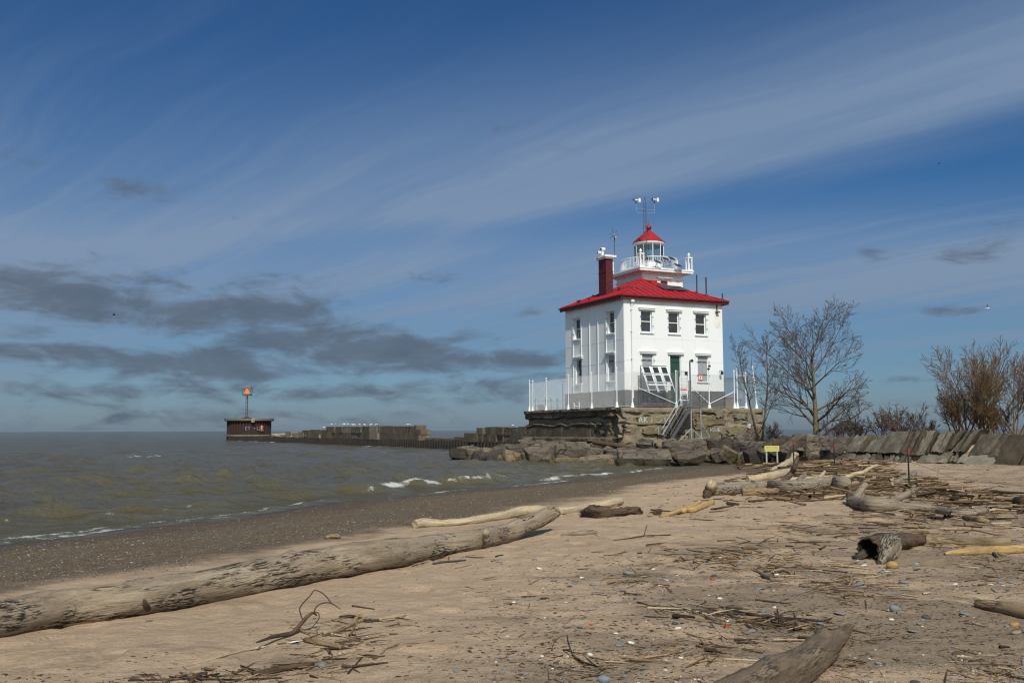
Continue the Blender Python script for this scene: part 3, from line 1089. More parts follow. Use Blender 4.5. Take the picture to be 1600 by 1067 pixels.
def bar_on(mb, face, a, b, c, d, t0, t1):
    face_box(mb, face, a, b, c, d, t0, t1)


def window(face, o, kind):
    x0, x1, z0, z1 = o
    mb = MB()                                   # casing + sash
    fr = 0.07
    if kind == 'sash':
        for r in ((x0, x0 + fr, z0, z1), (x1 - fr, x1, z0, z1), (x0 + fr, x1 - fr, z0, z0 + fr), (x0 + fr, x1 - fr, z1 - fr, z1)):
            bar_on(mb, face, *r, 0.13, 0.24)
        zm = (z0 + z1) / 2 - 0.03
        bar_on(mb, face, x0 + fr, x1 - fr, zm, zm + 0.06, 0.15, 0.23)
    else:
        for r in ((x0, x0 + 0.05, z0, z1), (x1 - 0.05, x1, z0, z1), (x0 + 0.05, x1 - 0.05, z1 - 0.05, z1)):
            bar_on(mb, face, *r, 0.06, 0.22)
    w = mb.obj('door_frame' if kind == 'door' else 'window', M['white_clean'], house)
    if kind == 'sash':
        for a, b in ((z0 + fr, zm), (zm + 0.06, z1 - fr)):
            mb = MB(); bar_on(mb, face, x0 + fr, x1 - fr, a, b, 0.185, 0.2); mb.obj('pane', M['glass_dark'], w)
    mb = MB()
    bar_on(mb, face, x0 - 0.20, x1 + 0.20, z1 + 0.03, z1 + 0.14, -0.16, -0.023)
    bar_on(mb, face, x0 - 0.24, x1 + 0.24, z1 + 0.14, z1 + 0.19, -0.21, -0.023)
    mb.obj('hood', M['white_clean'], w)
    if kind != 'door':
        mb = MB(); bar_on(mb, face, x0 - 0.10, x1 + 0.10, z0 - 0.10, z0 - 0.002, -0.12, 0.12); mb.obj('sill', M['white_clean'], w)
        for sx in (x0 - 0.09, x1 + 0.03):      # shutter dogs
            for zk in (z0 + 0.42, z1 - 0.5):
                mb = MB(); bar_on(mb, face, sx, sx + 0.06, zk, zk + 0.08, -0.09, -0.023); mb.obj('shutter_hook', M['grey_metal'], w)
    xm = (x0 + x1) / 2
    if kind in ('shut', 'ajar'):
        leaves = ((x0 + 0.05, xm - 0.008), (xm + 0.008, x1 - 0.05)) if kind == 'shut' else ((x0 + 0.05, x0 + 0.38), (x1 - 0.33, x1 - 0.05))
        for a, b in leaves:
            mb = MB(); bar_on(mb, face, a, b, z0 + 0.01, z1 - 0.055, 0.085, 0.125)
            lf = mb.obj('shutter', M['shutter'], w)
            for zh in (z1 - 0.50, z0 + 0.48):
                mb = MB(); bar_on(mb, face, a + 0.02, b - 0.05, zh, zh + 0.075, 0.064, 0.083); mb.obj('strap_hinge', M['black'], lf)
        mb = MB(); bar_on(mb, face, x0 + 0.05, x1 - 0.05, z0, z1 - 0.05, 0.19, 0.21); mb.obj('pane', M['glass_dark'], w)
    if kind == 'door':
        mb = MB(); bar_on(mb, face, x0 + 0.05, x1 - 0.05, z0, z1 - 0.05, 0.12, 0.17)
        dr = mb.obj('door', M['door'], w)
        for zh in (z1 - 0.55, z0 + 0.5, z0 + 1.4):
            mb = MB(); bar_on(mb, face, x0 + 0.06, x1 - 0.08, zh, zh + 0.06, 0.10, 0.119); mb.obj('strap_hinge', M['black'], dr)
    return w


for i, o in enumerate(front_open):
    window('front', o, 'sash' if i < 3 else ('door' if i == 4 else 'shut'))
for i, o in enumerate(left_open):
    window('left', o, 'sash' if i < 2 else ('shut' if i == 2 else 'ajar'))
# granite step strip below the door threshold
mb = MB(); mb.box(front_open[4][0] - 0.1, front_open[4][1] + 0.1, -0.55, -0.065, 0.0, 0.14); mb.obj('doorstep', M['concrete_block'], house)

# hipped roof
EO, ZE = 0.34, ZW + 0.20
mb = MB()
c0, c1 = -EO, S + EO
mb.add([(c0, c0, ZE), (c1, c0, ZE), (c1, c1, ZE), (c0, c1, ZE), (S / 2, S / 2, ZA), (c0, c0, ZE - 0.06), (c1, c0, ZE - 0.06), (c1, c1, ZE - 0.06), (c0, c1, ZE - 0.06)],
       [(0, 1, 4), (1, 2, 4), (2, 3, 4), (3, 0, 4), (5, 6, 1, 0), (6, 7, 2, 1), (7, 8, 3, 2), (8, 5, 0, 3), (8, 7, 6, 5)])
roof = mb.obj('roof', M['red_roof'], house)
slope = (ZA - ZE) / (S / 2 + EO)


def rz(u, v):
    return ZE + slope * (min(u, v, S - u, S - v) + EO)


# hip rolls and standing seams
mb = MB()
for cx_, cy_ in ((c0, c0), (c1, c0), (c0, c1)):
    mb.tube([(cx_, cy_, ZE + 0.02), (S / 2, S / 2, ZA + 0.02)], 0.055, 6)
mb.obj('hip_roll', M['red_roof'], roof)
for side in range(2):
    mb = MB()
    k = c0 + 0.62
    while k < c1 - 0.4:
        top = min(k - c0, c1 - k)
        if top > 0.5:
            q0, q1 = c0 + 0.02, c0 + top - 0.05
            a, b = ((k, q0), (k, q1)) if side == 0 else ((q0, k), (q1, k))
            mb = MB()
            mb.bar((*a, ZE + slope * 0.02 + 0.018), (*b, ZE + slope * (top - 0.05) + 0.018), 0.028, 0.05)
            mb.obj('standing_seam', M['red_roof'], roof)
        k += 0.62
for a, b in (((c0, c0), (c1, c0)), ((c0, c0), (c0, c1)), ((c1, c0), (c1, c1))):
    mb = MB()
    ax, bx = Vector((*a, 0)), Vector((*b, 0))
    dv = (bx - ax).normalized()
    nv = Vector((0, -1, 0)) if a[1] == b[1] else (Vector((-1, 0, 0)) if a[0] == c0 else Vector((1, 0, 0)))
    for off, zz, w_, h_ in ((-0.03, ZE - 0.17, 0.05, 0.25), (0.05, ZE - 0.045, 0.14, 0.10)):
        sh = 0.06 if nv.y else 0.0
        mb.bar(ax + nv * off + Vector((0, 0, zz)) - dv * sh, bx + nv * off + Vector((0, 0, zz)) + dv * sh, w_, h_)
    mb.obj('eaves_gutter', M['red_trim'], roof)
mb = MB(); mb.box(-EO + 0.06, S + EO - 0.06, -EO + 0.06, S + EO - 0.06, ZE - 0.17, ZE - 0.085); mb.obj('soffit', M['red_trim'], roof)
# snow rail on brackets round the near slopes
mb = MB()
q = 1.55
for a, b in (((q, q), (S - 0.7, q)), ((q, q), (q, S - 1.2))):
    mb.tube([(*a, rz(*a) + 0.14), (*b, rz(*b) + 0.14)], 0.022, 5)
    for k in range(7):
        f = (k + 0.3) / 7
        x, y = a[0] + (b[0] - a[0]) * f, a[1] + (b[1] - a[1]) * f
        mb.box(x - 0.05, x + 0.05, y - 0.05, y + 0.05, rz(x, y) - 0.03, rz(x, y) + 0.16)
mb.obj('snow_rail', M['dark_metal'], roof)
for (px, r, hgt) in ((1070.3, 0.05, 1.45), (1078.5, 0.055, 1.45), (1092.5, 0.045, 0.5)):
    v = 2.9
    u = hu(px, v, ZE + 0.5)
    v = min(v, u, S - u - 0.05)
    zb = rz(u, v)
    mb = MB(); mb.lathe([(r, -0.1), (r, hgt), (r * .6, hgt + 0.01)], 8, (u, v, zb)); mb.lathe([(r * 2.2, -0.05), (r * 2.0, 0.07), (r, 0.16)], 8, (u, v, zb)); mb.obj('vent_pipe', M['black'], roof)
for (u, v, wx_, wy_) in ((0.35, 6.9, 0.5, 0.6), (0.5, 5.7, 0.25, 0.3), (1.75, 3.15, 0.35, 0.3)):
    mb = MB(); mb.box(u - wx_ / 2, u + wx_ / 2, v - wy_ / 2, v + wy_ / 2, rz(u, v) - 0.2, rz(u, v) + 0.16); mb.obj('roof_hatch', M['red_roof'], roof)
# small dormer-like access box on the front slope under the tower window
mb = MB(); mb.box(4.6, 5.2, 3.3, 3.8, rz(5, 3.3) - 0.2, rz(5, 3.8) + 0.04); mb.obj('roof_box', M['red_roof'], roof)

# chimney
cu0, cu1, cv0, cv1 = 0.92, 1.52, 3.95, 5.05
zc1 = hz(404, cu0, cv0)
mb = MB(); mb.box(cu0, cu1, cv0, cv1, ZW, zc1)
chim = mb.obj('chimney', M['chimney'], house)
mb = MB()
zz = rz(cu0, cv0) + 0.15
while zz < zc1 - 0.1:                          # brick courses stand proud in alternate bands
    mb.box(cu0 - 0.012, cu1 + 0.012, cv0 - 0.012, cv1 + 0.012, zz, zz + 0.10)
    zz += 0.13
mb.obj('brick_course', M['chimney'], chim)
mb = MB(); mb.box(cu0 - 0.035, cu1 + 0.035, cv0 - 0.035, cv1 + 0.035, zc1 - 1.06, zc1 - 0.98); mb.obj('chimney_band', M['chimney'], chim)
mb = MB()
mb.box(cu0 - 0.12, cu1 + 0.12, cv0 - 0.12, cv1 + 0.12, zc1, zc1 + 0.12)
mb.box(cu0 - 0.22, cu1 + 0.22, cv0 - 0.22, cv1 + 0.22, zc1 + 0.12, zc1 + 0.27)
mb.lathe([(0.42, 0), (0.36, 0.07), (0.15, 0.13)], 10, ((cu0 + cu1) / 2, (cv0 + cv1) / 2, zc1 + 0.27))
mb.obj('chimney_cap', M['white_clean'], chim)

# tower
T0, T1 = 4.82, 8.72
zs0 = hz(421.5, T0 - 0.6, T0 - 0.6)
zs1 = hz(416.0, T0 - 0.6, T0 - 0.6)
tz0, tz1 = hz(445, hu(1037.5, T0), T0), hz(437.5, hu(1037.5, T0), T0)
tw = hu(1037.5, T0, 9.5)
to = (tw - 0.42, tw + 0.42, tz0, tz1)
mb = MB()
for r in rects_minus(T0, T1, ZW, zs0, [to]):
    mb.box(r[0], r[1], T0, T0 + 0.25, r[2], r[3])
mb.box(T0, T0 + 0.25, T0 + 0.25, T1, ZW, zs0)
mb.box(T1 - 0.25, T1, T0 + 0.25, T1, ZW, zs0)
mb.box(T0 + 0.25, T1 - 0.25, T1 - 0.25, T1, ZW, zs0)
tower = mb.obj('tower', M['white'], house)
mb = MB(); mb.box(to[0], to[1], T0 + 0.12, T0 + 0.14, to[2], to[3]); mb.obj('pane', M['glass_dark'], tower)
mb = MB()
for r in ((to[0], to[0] + 0.06, to[2], to[3]), (to[1] - 0.06, to[1], to[2], to[3]), (to[0] - 0.06, to[1] + 0.06, to[2] - 0.08, to[2] - 0.002)):
    mb.box(r[0], r[1], T0 - 0.05, T0 + 0.11, r[2], r[3])
mb.box(to[0] - 0.22, to[1] + 0.22, T0 - 0.16, T0 - 0.002, to[3] + 0.05, to[3] + 0.13)
mb.box(to[0] - 0.30, to[1] + 0.30, T0 - 0.24, T0 - 0.002, to[3] + 0.13, to[3] + 0.19)
mb.obj('tower_window', M['white_clean'], tower)
mb = MB()
zb_ = zs0 - 0.62
for g, z0, z1 in ((0.05, zb_, zb_ + 0.07), (0.10, zb_ + 0.07, zb_ + 0.13), (0.12, zs0 - 0.16, zs0 - 0.08), (0.24, zs0 - 0.08, zs0)):
    mb.box(T0 - g, T1 + g, T0 - g, T1 + g, z0, z1)
mb.obj('tower_cornice', M['white_clean'], tower)
mb = MB(); mb.box(T0 - 0.62, T1 + 0.62, T0 - 0.62, T1 + 0.62, zs0 + 0.001, zs1 - 0.12); mb.box(T0 - 0.66, T1 + 0.66, T0 - 0.66, T1 + 0.66, zs1 - 0.12, zs1); mb.obj('gallery_slab', M['white_clean'], house)
TC = (T0 + T1) / 2
GR = 2.36
rail = MB()
ring = [(TC + GR * math.cos(a), TC + GR * math.sin(a)) for a in np.linspace(0, 2 * math.pi, 49)]
for z_, r_ in ((zs1 + 0.98, 0.04), (zs1 + 0.12, 0.028)):
    rail.tube([(x, y, z_) for x, y in ring], r_, 6)
rl = rail.obj('gallery_railing', M['white_clean'], house)
mb = MB()
for k in range(104):
    a = 2 * math.pi * k / 104
    x, y = TC + GR * math.cos(a), TC + GR * math.sin(a)
    mb.bar((x, y, zs1 + 0.12), (x, y, zs1 + 0.97), 0.022)
mb.obj('balusters', M['white_clean'], rl)['kind'] = 'stuff'
for ux, vy in ((T0 - 0.38, T0 - 0.38), (T1 + 0.38, T0 - 0.38), (T0 - 0.38, T1 + 0.38), (T1 + 0.38, T1 + 0.38)):
    mb = MB()
    for dx, dy in ((-.16, -.16), (.16, -.16), (-.16, .16), (.16, .16)):
        mb.box(ux + dx - .045, ux + dx + .045, vy + dy - .045, vy + dy + .045, zs1, zs1 + 1.0)
    mb.box(ux - .22, ux + .22, vy - .22, vy + .22, zs1 + 1.0, zs1 + 1.10)
    mb.box(ux - .22, ux + .22, vy - .22, vy + .22, zs1 + 0.001, zs1 + .09)
    mb.lathe([(0.06, 0), (0.04, .06), (.11, .15), (.12, .23), (.05, .32), (.02, .38)], 10, (ux, vy, zs1 + 1.10))
    mb.obj('gallery_post', M['white_clean'], house)
# lantern
zl_b, zl_g0, zl_g1 = zs1, zs1 + 0.85, hz(382.5, TC, TC)
LRad = 1.2
mb = MB(); mb.lathe([(LRad + 0.05, 0.0), (LRad + 0.05, 0.8), (LRad + 0.12, 0.81), (LRad + 0.12, 0.85), (0.3, 0.851)], 20, (TC, TC, zl_b))
lant = mb.obj('lantern_room', M['white_clean'], house)
NP = 10
for k in range(NP):
    a0, a1 = 2 * math.pi * k / NP, 2 * math.pi * (k + 1) / NP
    p0, p1 = (TC + LRad * math.cos(a0), TC + LRad * math.sin(a0)), (TC + LRad * math.cos(a1), TC + LRad * math.sin(a1))
    mb = MB(); mb.add([(*p0, zl_g0), (*p1, zl_g0), (*p1, zl_g1), (*p0, zl_g1)], [(0, 1, 2, 3)]); mb.obj('lantern_pane', M['glass'], lant)
    mb = MB(); mb.bar((*p0, zl_g0), (*p0, zl_g1), 0.055); mb.obj('glazing_bar', M['white_clean'], lant)
    if k in (3, 4, 5):                         # drawn blinds on the shaded side
        c = Vector((TC, TC))
        b0, b1 = c + (Vector(p0) - c) * 0.92, c + (Vector(p1) - c) * 0.92
        mb = MB(); mb.add([(*b0, zl_g0 + .02), (*b1, zl_g0 + .02), (*b1, zl_g1), (*b0, zl_g1)], [(0, 1, 2, 3)]); mb.obj('lantern_blind', M['white'], lant)
mb = MB(); mb.lathe([(0.16, 0), (0.16, 0.30), (0.24, 0.31), (0.26, 0.50), (0.2, 0.62), (0.1, 0.66)], 12, (TC, TC, zl_g0)); mb.obj('beacon_lamp', M['black'], lant)
zcap = hz(379.5, TC, TC)
zapex = hz(361.5, TC, TC)
mb = MB(); mb.lathe([(LRad - 0.15, zl_g1 - 0.24), (LRad + 0.10, zl_g1 - 0.02), (LRad + 0.12, zl_g1 + 0.10), (LRad + 0.02, zl_g1 + 0.14)], 20, (TC, TC, 0)); mb.obj('lantern_cornice', M['white_clean'], lant)
mb = MB(); mb.lathe([(LRad + 0.08, zcap - 0.1), (LRad + 0.16, zcap - 0.03), (LRad + 0.12, zcap + 0.02), (0.24, zapex), (0.17, zapex + 0.04), (0.17, zapex + 0.24)], NP * 2, (TC, TC, 0)); lr = mb.obj('lantern_roof', M['red_roof'], lant)
zball = hz(355.8, TC, TC)
mb = MB(); mb.lathe([(0.17, -0.26)] + [(0.24 * math.cos(a), 0.24 * math.sin(a)) for a in np.linspace(-1.1, 1.4, 9)] + [(0.035, 0.3), (0.012, 0.72)], 14, (TC, TC, zball)); mb.obj('vent_ball', M['red_roof'], lr)
for o in (chim,):
    pass

# downpipe, bracket, lamp and rust on the front wall
ud = hu(987, 0, 4)
mb = MB(); mb.tube([(ud, -0.12, ZB - 0.6), (ud, -0.12, ZW - 0.28)], 0.06, 8); mb.box(ud - 0.13, ud + 0.13, -0.28, -0.03, ZW - 0.30, ZW + 0.02)
for z_ in (1.6, 3.6, 5.6, 7.2):
    mb.box(ud - 0.09, ud + 0.09, -0.19, -0.02, z_, z_ + 0.06)
mb.obj('downpipe', M['white_clean'], house)
ub = hu(1119, 0, 8)
mb = MB(); mb.box(ub - 0.035, ub + 0.035, -0.12, -0.03, ZW - 0.75, ZW - 0.05); mb.box(ub - 0.13, ub + 0.13, -0.3, -0.03, ZW - 0.72, ZW - 0.62); mb.obj('wall_bracket', M['dark_metal'], house)


def _rust_stain(t):
    o = t.oco()
    x, y, z = t.sep(o)
    n = t.noise(t.map(o, (14, 1, 1.2)), 1.0, 7, 0.7)
    f = t.math('MULTIPLY', t.step(n, 0.46, 0.72), 0.75)
    t.surf(t.mix(f, (0.78, 0.76, 0.70), (0.55, 0.34, 0.14)), 0.7)


M['rust_stain'] = material('rust_run_on_white_paint', _rust_stain)
mb = MB(); mb.box(hu(1116, 0, 7), S - 0.06, -0.0265, -0.0225, ZW - 1.9, ZW - 0.4); mb.obj('stained_plate', M['rust_stain'], house)
ul = hu(1124, 0, 2)
zl_ = hz(582, ul, 0)
mb = MB(); mb.tube([(ul, -0.03, zl_ + .1), (ul, -0.28, zl_ + .16), (ul + .02, -0.32, zl_ + 0.05)], 0.02, 6); mb.lathe([(0.03, 0.1), (0.10, 0.0), (0.11, -0.16), (0.06, -0.22)], 10, (ul + 0.02, -0.32, zl_ + 0.03)); mb.obj('wall_lamp', M['black'], house)
us = hu(1093.8, 0, 2)
mb = MB(); mb.box(us - 0.2, us + 0.2, -0.062, -0.04, hz(595.5, us, 0), hz(584.5, us, 0)); wsn = mb.obj('warning_notice', M['sign_red'], house)
zc_ = hz(590, us, 0)
mb = MB(); mb.box(us - 0.165, us + 0.165, -0.068, -0.0625, zc_ - 0.14, zc_ + 0.12); mb.obj('notice_panel', M['white_clean'], wsn)
mb = MB(); mb.box(us - 0.05, us + 0.05, -0.073, -0.0685, zc_ - 0.09, zc_ + 0.07); mb.obj('notice_figure', M['sign_red'], wsn)

# ------------------------------------------------------------------ things on the roof of the lighthouse
def at_house(name, label, cat, u, v, z, group=None):
    return thing(name, label, cat, hw(u, v, z), TH, group)


# lattice mast with two wind vanes
mv = T0 - 0.12
mu = hu(1009.6, mv, 11)
mast_h = hz(306, mu, mv) - zs1
ms = at_house('lattice_mast', 'slim lattice mast with two wind sensors rising in front of the red lantern roof', 'mast', mu, mv, zs1)
mb = MB()
legs = [(0.15 * math.cos(a), 0.15 * math.sin(a)) for a in (0.5, 2.6, 4.7)]
for x, y in legs:
    mb.tube([(x, y, 0), (x, y, mast_h - 0.75), (x * .15, y * .15, mast_h - 0.1)], 0.02, 5)
mb.tube([(0, 0, mast_h - 0.3), (0, 0, mast_h)], 0.015, 5)
ms_frame = mb.obj('mast_leg', M['dark_metal'], ms)
mb = MB()
z = 0.1
while z < mast_h - 0.8:
    for i in range(3):
        a, b = legs[i], legs[(i + 1) % 3]
        mb.bar((*a, z), (*b, z + 0.2), 0.014); mb.bar((*b, z + 0.2), (*a, z + 0.4), 0.014)
    z += 0.4
mb.obj('mast_lacing', M['dark_metal'], ms)
za1, za2 = hz(327, mu, mv) - zs1, hz(333.5, mu, mv) - zs1
for sx, ptop in ((-0.86, hz(320, mu, mv) - zs1), (0.90, hz(316, mu, mv) - zs1)):
    mb = MB()
    mb.tube([(0, 0, za1), (sx * .97, 0, za1)], 0.016, 5)
    mb.tube([(0, 0, za2 + (.06 if sx > 0 else -.02)), (sx * .93, 0, za2 - .02 + (.1 if sx > 0 else 0)), (sx, 0, za2 + .1), (sx, 0, ptop)], 0.018, 5)
    mb.obj('mast_arm', M['grey_metal'], ms)
    an = MB()
    an.lathe([(0.05, 0), (0.06, .06), (.05, .2)], 8, (sx, 0, ptop))
    for k in range(3):
        a = k * 2.09 + .4
        an.tube([(sx - .17, 0, ptop + .3), (sx - .2 + .0, .13 * math.cos(a), ptop + .3 + .13 * math.sin(a))], [.02, .05], 6)
    an.obj('propeller', M['black'], ms)
    vn = MB()
    vn.tube([(sx - .16, 0, ptop + .3), (sx + .05, 0, ptop + .3), (sx + .30, 0, ptop + .32)], [.055, .06, .02], 8)
    vn.box(sx + .25, sx + .43, -.015, .015, ptop + .16, ptop + .47)
    vn.obj('wind_vane', M['white_clean'], ms)

# wind generator on the chimney cap
zt_ = zc1 + 0.27
wg = at_house('wind_generator', 'small six-bladed wind generator on a pole above the chimney', 'wind turbine', cu1 + 0.12, cv0 - 0.1, zt_)
wg.rotation_euler.z += R(42)
hub = hz(368, cu1, cv0) - zt_
mb = MB(); mb.tube([(0, 0, -0.05), (0, 0, hub)], 0.035, 6); mb.obj('pole', M['dark_metal'], wg)
mb = MB(); mb.tube([(-.14, -.02, hub + .05), (.1, 0, hub + .05), (.25, 0, hub + .03)], [.05, .075, .03], 8); mb.bar((.2, 0, hub + .04), (.46, 0, hub - .02), .03); mb.box(.38, .52, -.012, .012, hub - .12, hub + .05); mb.obj('nacelle', M['white_clean'], wg)
for k in range(6):
    a = k * math.pi / 3 + .25
    mb = MB(); mb.add([(-.12, .02 * math.cos(a + 1.57), hub + .05 + .02 * math.sin(a + 1.57)), (-.10, -.02 * math.cos(a + 1.57), hub + .05 - .02 * math.sin(a + 1.57)), (-.11, .42 * math.cos(a) - .012, hub + .05 + .42 * math.sin(a)), (-.13, .42 * math.cos(a) + .04, hub + .05 + .42 * math.sin(a))], [(0, 1, 2, 3)]); mb.bar((-.12, 0, hub + .05), (-.12, .4 * math.cos(a), hub + .05 + .4 * math.sin(a)), .045, .015); mb.obj('blade', M['dark_metal'], wg)
# cameras on the chimney
zc0 = zc1 + 0.38
ct = at_house('surveillance_camera', 'white pan camera pair on the chimney cap', 'camera', cu0 + 0.12, (cv0 + cv1) / 2 + .15, zc0 - 0.05)
mb = MB(); mb.lathe([(.10, 0), (.10, .3), (.07, .32), (.07, .55)], 10); mb.obj('camera_stand', M['white_clean'], ct)
for dx, dz, r in ((-.30, .22, .1), (.02, .50, .13)):
    mb = MB(); mb.tube([(dx - .22, -.1, dz), (dx + .18, .05, dz + .05)], [r, r * .95], 10); cbd = mb.obj('camera_housing', M['white_clean'], ct)
    mb = MB(); mb.tube([(dx - .225, -.102, dz - .002), (dx - .24, -.106, dz - .003)], r * .72, 10); mb.obj('camera_lens', M['black'], cbd)

# little solar panels hung on the gallery, the large one on the roof
for px, py, wd_, lab in ((1028, 409, .62, 'small dark solar panel leftmost of the four on the gallery railing'), (1040.5, 404.6, .62, 'small solar panel second from left on the gallery railing'), (1050.5, 404.0, .62, 'small solar panel with visible cells, upper right on the gallery railing'), (1060.7, 415, .74, 'blue solar panel hung low at the right gallery corner')):
    v = T0 - 0.80
    u = hu(px, v, 10)
    z = hz(py, u, v)
    o = at_house('gallery_solar_panel', lab, 'solar panel', u, v, z, 'solar panels on the lighthouse gallery')
    t_ = R(38)
    n = Vector((0.15, -math.sin(t_), math.cos(t_))).normalized()
    ax = Vector((1, 0, -.18)).normalized(); ay = n.cross(ax)
    mb = MB(); mb.obox((0, 0, 0), (ax * wd_ / 2, ay * .25, n * .015)); mb.obj('panel_frame', M['grey_metal'], o)
    mb = MB(); mb.obox(n * .018, (ax * (wd_ / 2 - .03), ay * .22, n * .004)); mb.obj('solar_cells', M['pv'], o)
    mb = MB(); mb.bar((0, .02, -.03), (0, .28, -.32), .04); mb.bar((0, .28, -.32), (0, .30, max(-.9, zs1 + .0 - z)), .04); mb.obj('bracket', M['grey_metal'], o)
pu0, pu1, pv0, pv1 = 4.6, 6.9, 1.45, 2.65
o = at_house('roof_solar_panel', 'large dark solar panel lying on the red front roof slope', 'solar panel', (pu0 + pu1) / 2, pv0, rz(5, pv0))
mb = MB()
a = Vector((0, pv1 - pv0, slope * (pv1 - pv0) - 0.06)); n = Vector((0, -slope, 1)).normalized()
mb.obox(a / 2 + Vector((0, 0, .14)), (Vector((1.15, 0, 0)), a / 2, n * .03)); mb.obj('panel_frame', M['dark_metal'], o)
for k in (-1, 1):
    mb = MB(); mb.obox(a / 2 + Vector((k * .57, 0, .14)) + n * .033, (Vector((.54, 0, 0)), a * .47, n * .003)); mb.obj('solar_cells', M['pv'], o)
    mb = MB(); mb.box(k * .9 - .04, k * .9 + .04, .05, .12, -.05, .17); mb.box(k * .9 - .04, k * .9 + .04, .95, 1.02, slope * .95 - .05, slope * .95 + .12); mb.obj('panel_foot', M['dark_metal'], o)

# ------------------------------------------------------------------ concrete platform
M['concrete_dark'] = concrete('stained_shaded_concrete', (0.045, 0.032, 0.021), (0.105, 0.078, 0.053), (0.26, 0.205, 0.145), 1.5, 1.0)  # stain, with the shade of the lake side put into the colour
M['terrace'] = concrete('terrace_concrete', (0.14, 0.12, 0.09), (0.2, 0.175, 0.135), (0.27, 0.24, 0.19), 1.0, 0.5)
PU0, PU1, PV0, PV1, PZ1 = -1.8, 10.75, -2.2, 12.75, HZ
plat = thing('concrete_platform', 'crumbling concrete platform under the lighthouse with chalk writing on it', 'platform', (HX, HY, 0), TH)


def relief_front(s, z):
    d = 0.10 * fbm(s * .55, z * .9, 0, 41, 4) + 0.075 * fbm(s * 2.3, z * 3.0, 0, 42, 4) + 0.03 * fbm(s * 9, z * 11, 0, 43, 3)
    for zj, amp in ((3.36, .30), (2.62, .18), (1.85, .20), (1.2, .12)):
        zz = zj + 0.09 * vnoise(s * .55, zj, 0, 44) + 0.05 * vnoise(s * 2.2, zj, 0, 45)
        m = sst(-.35, .35, vnoise(s * .8, zj * 3, 0, 46))
        d = d - amp * m * np.exp(-((z - zz) / (.035 + .03 * m)) ** 2)
    gou = sst(.12, .42, fbm(s * .5 + 3, z * 1.1, 0, 47, 4)) * .16
    smooth = sst(-.05, .2, fbm(s * .6 + 9, z * .5, 0, 48, 3))
    d = d * (1 - .55 * smooth) - gou * (1 - smooth)
    corner = np.exp(-(s / 1.1) ** 2)
    d = d - corner * .22 * (1 + fbm(s * 2, z * 2.4, 0, 49, 3)) - corner * .25 * sst(3.0, 3.7, z)
    d = d + .05 * sst(3.40, 3.44, z) - .10 * sst(PZ1 - .09, PZ1, z) * (1 + fbm(s * 3, 1.0, 0, 50, 3))
    return d


def relief_left(s, z):
    d = 0.08 * fbm(s * .5, z * 1.0, 0, 61, 4) + 0.06 * fbm(s * 2.1, z * 3.2, 0, 62, 4) + 0.025 * fbm(s * 9, z * 11, 0, 63, 3)
    w = .09 * vnoise(s * .9, 1, 0, 64)
    near = sst(6.0, 3.0, s)                    # rougher, more broken towards the near corner
    d = d - (.42 - .1 * near) * sst(2.60, 2.78, z + w) * sst(3.16, 3.02, z + w * .6)
    d = d - .16 * sst(1.60, 1.66, z) * sst(2.55, 2.42, z + w) * (1 - .3 * near)
    d = d - near * .30 * sst(.0, .4, fbm(s * 1.2, z * 1.7, 0, 65, 4))
    d = d + .42 * sst(1.70, 1.64, z) - .55 * sst(1.34, 1.22, z + .5 * w)
    for k in range(8):
        s0 = 1.7 * k + 1.2 + .3 * ((k * 37) % 5) / 5
        d = d - .14 * np.exp(-((s - s0) / .03) ** 2) * sst(2.5, 2.4, z)
    d = d + .10 * sst(3.50, 3.56, z)
    d = d - np.exp(-(s / .7) ** 2) * .2 * (1 + fbm(s * 2, z * 2.4, 0, 66, 3))
    return d


def plat_face(name, which, L, step, mat):
    ns, nz = int(L / step) + 1, int(PZ1 / step) + 1
    s = np.linspace(0, L, ns); z = np.linspace(0, PZ1, nz)
    SS, ZZ = np.meshgrid(s, z)
    SS, ZZ = SS.ravel(), ZZ.ravel()
    if which == 'front':
        D = relief_front(SS, ZZ)
        Vv = np.stack([PU0 + SS, PV0 - D, ZZ], 1)
    elif which == 'left':
        D = relief_left(SS, ZZ)
        Vv = np.stack([PU0 - D, PV0 + SS, ZZ], 1)
    else:
        D = relief_front(SS + 20, ZZ)
        Vv = np.stack([PU1 + D, PV0 + SS, ZZ], 1)
    if which == 'left':
        Vv = Vv.reshape(nz, ns, 3)[:, ::-1].reshape(-1, 3)
    me = grid_mesh(name, Vv, nz, ns, mat, smooth=False)
    o = link(name, me, plat)
    return o


plat_face('front_face', 'front', PU1 - PU0, 0.045, M['concrete_lit'])
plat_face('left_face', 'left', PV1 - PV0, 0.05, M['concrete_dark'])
plat_face('right_face', 'right', PV1 - PV0, 0.15, M['concrete_lit'])
mb = MB(); mb.box(PU0 + .3, PU1 - .2, PV0 + .3, PV1 - .1, 0, PZ1 - .06); mb.obj('core', M['terrace'], plat)
ts = MB()
rag = lambda s, k: .07 * float(fbm(s * 1.3, k, 0, 71, 3))
# terrace sheet with a ragged broken edge
edge = [(PU0 + s, PV0 + .12 + rag(s, 1.0) + .45 * math.exp(-(s / .7) ** 2)) for s in np.linspace(.35, PU1 - PU0, 60)] + [(PU1 + rag(s, 3.0), PV0 + s) for s in np.linspace(.4, PV1 - PV0, 40)] + [(PU0 - .12 + rag(s, 5.0) + .5 * math.exp(-(s / .7) ** 2), PV0 + s) for s in np.linspace(PV1 - PV0, .35, 60)]
n_ = len(edge)
ts.add([(x, y, PZ1) for x, y in edge] + [(x, y, PZ1 - .13) for x, y in edge], [list(range(n_)), list(range(n_, 2 * n_))[::-1]] + [(i, n_ + i, n_ + (i + 1) % n_, (i + 1) % n_) for i in range(n_)])
ts.obj('terrace', M['terrace'], plat)
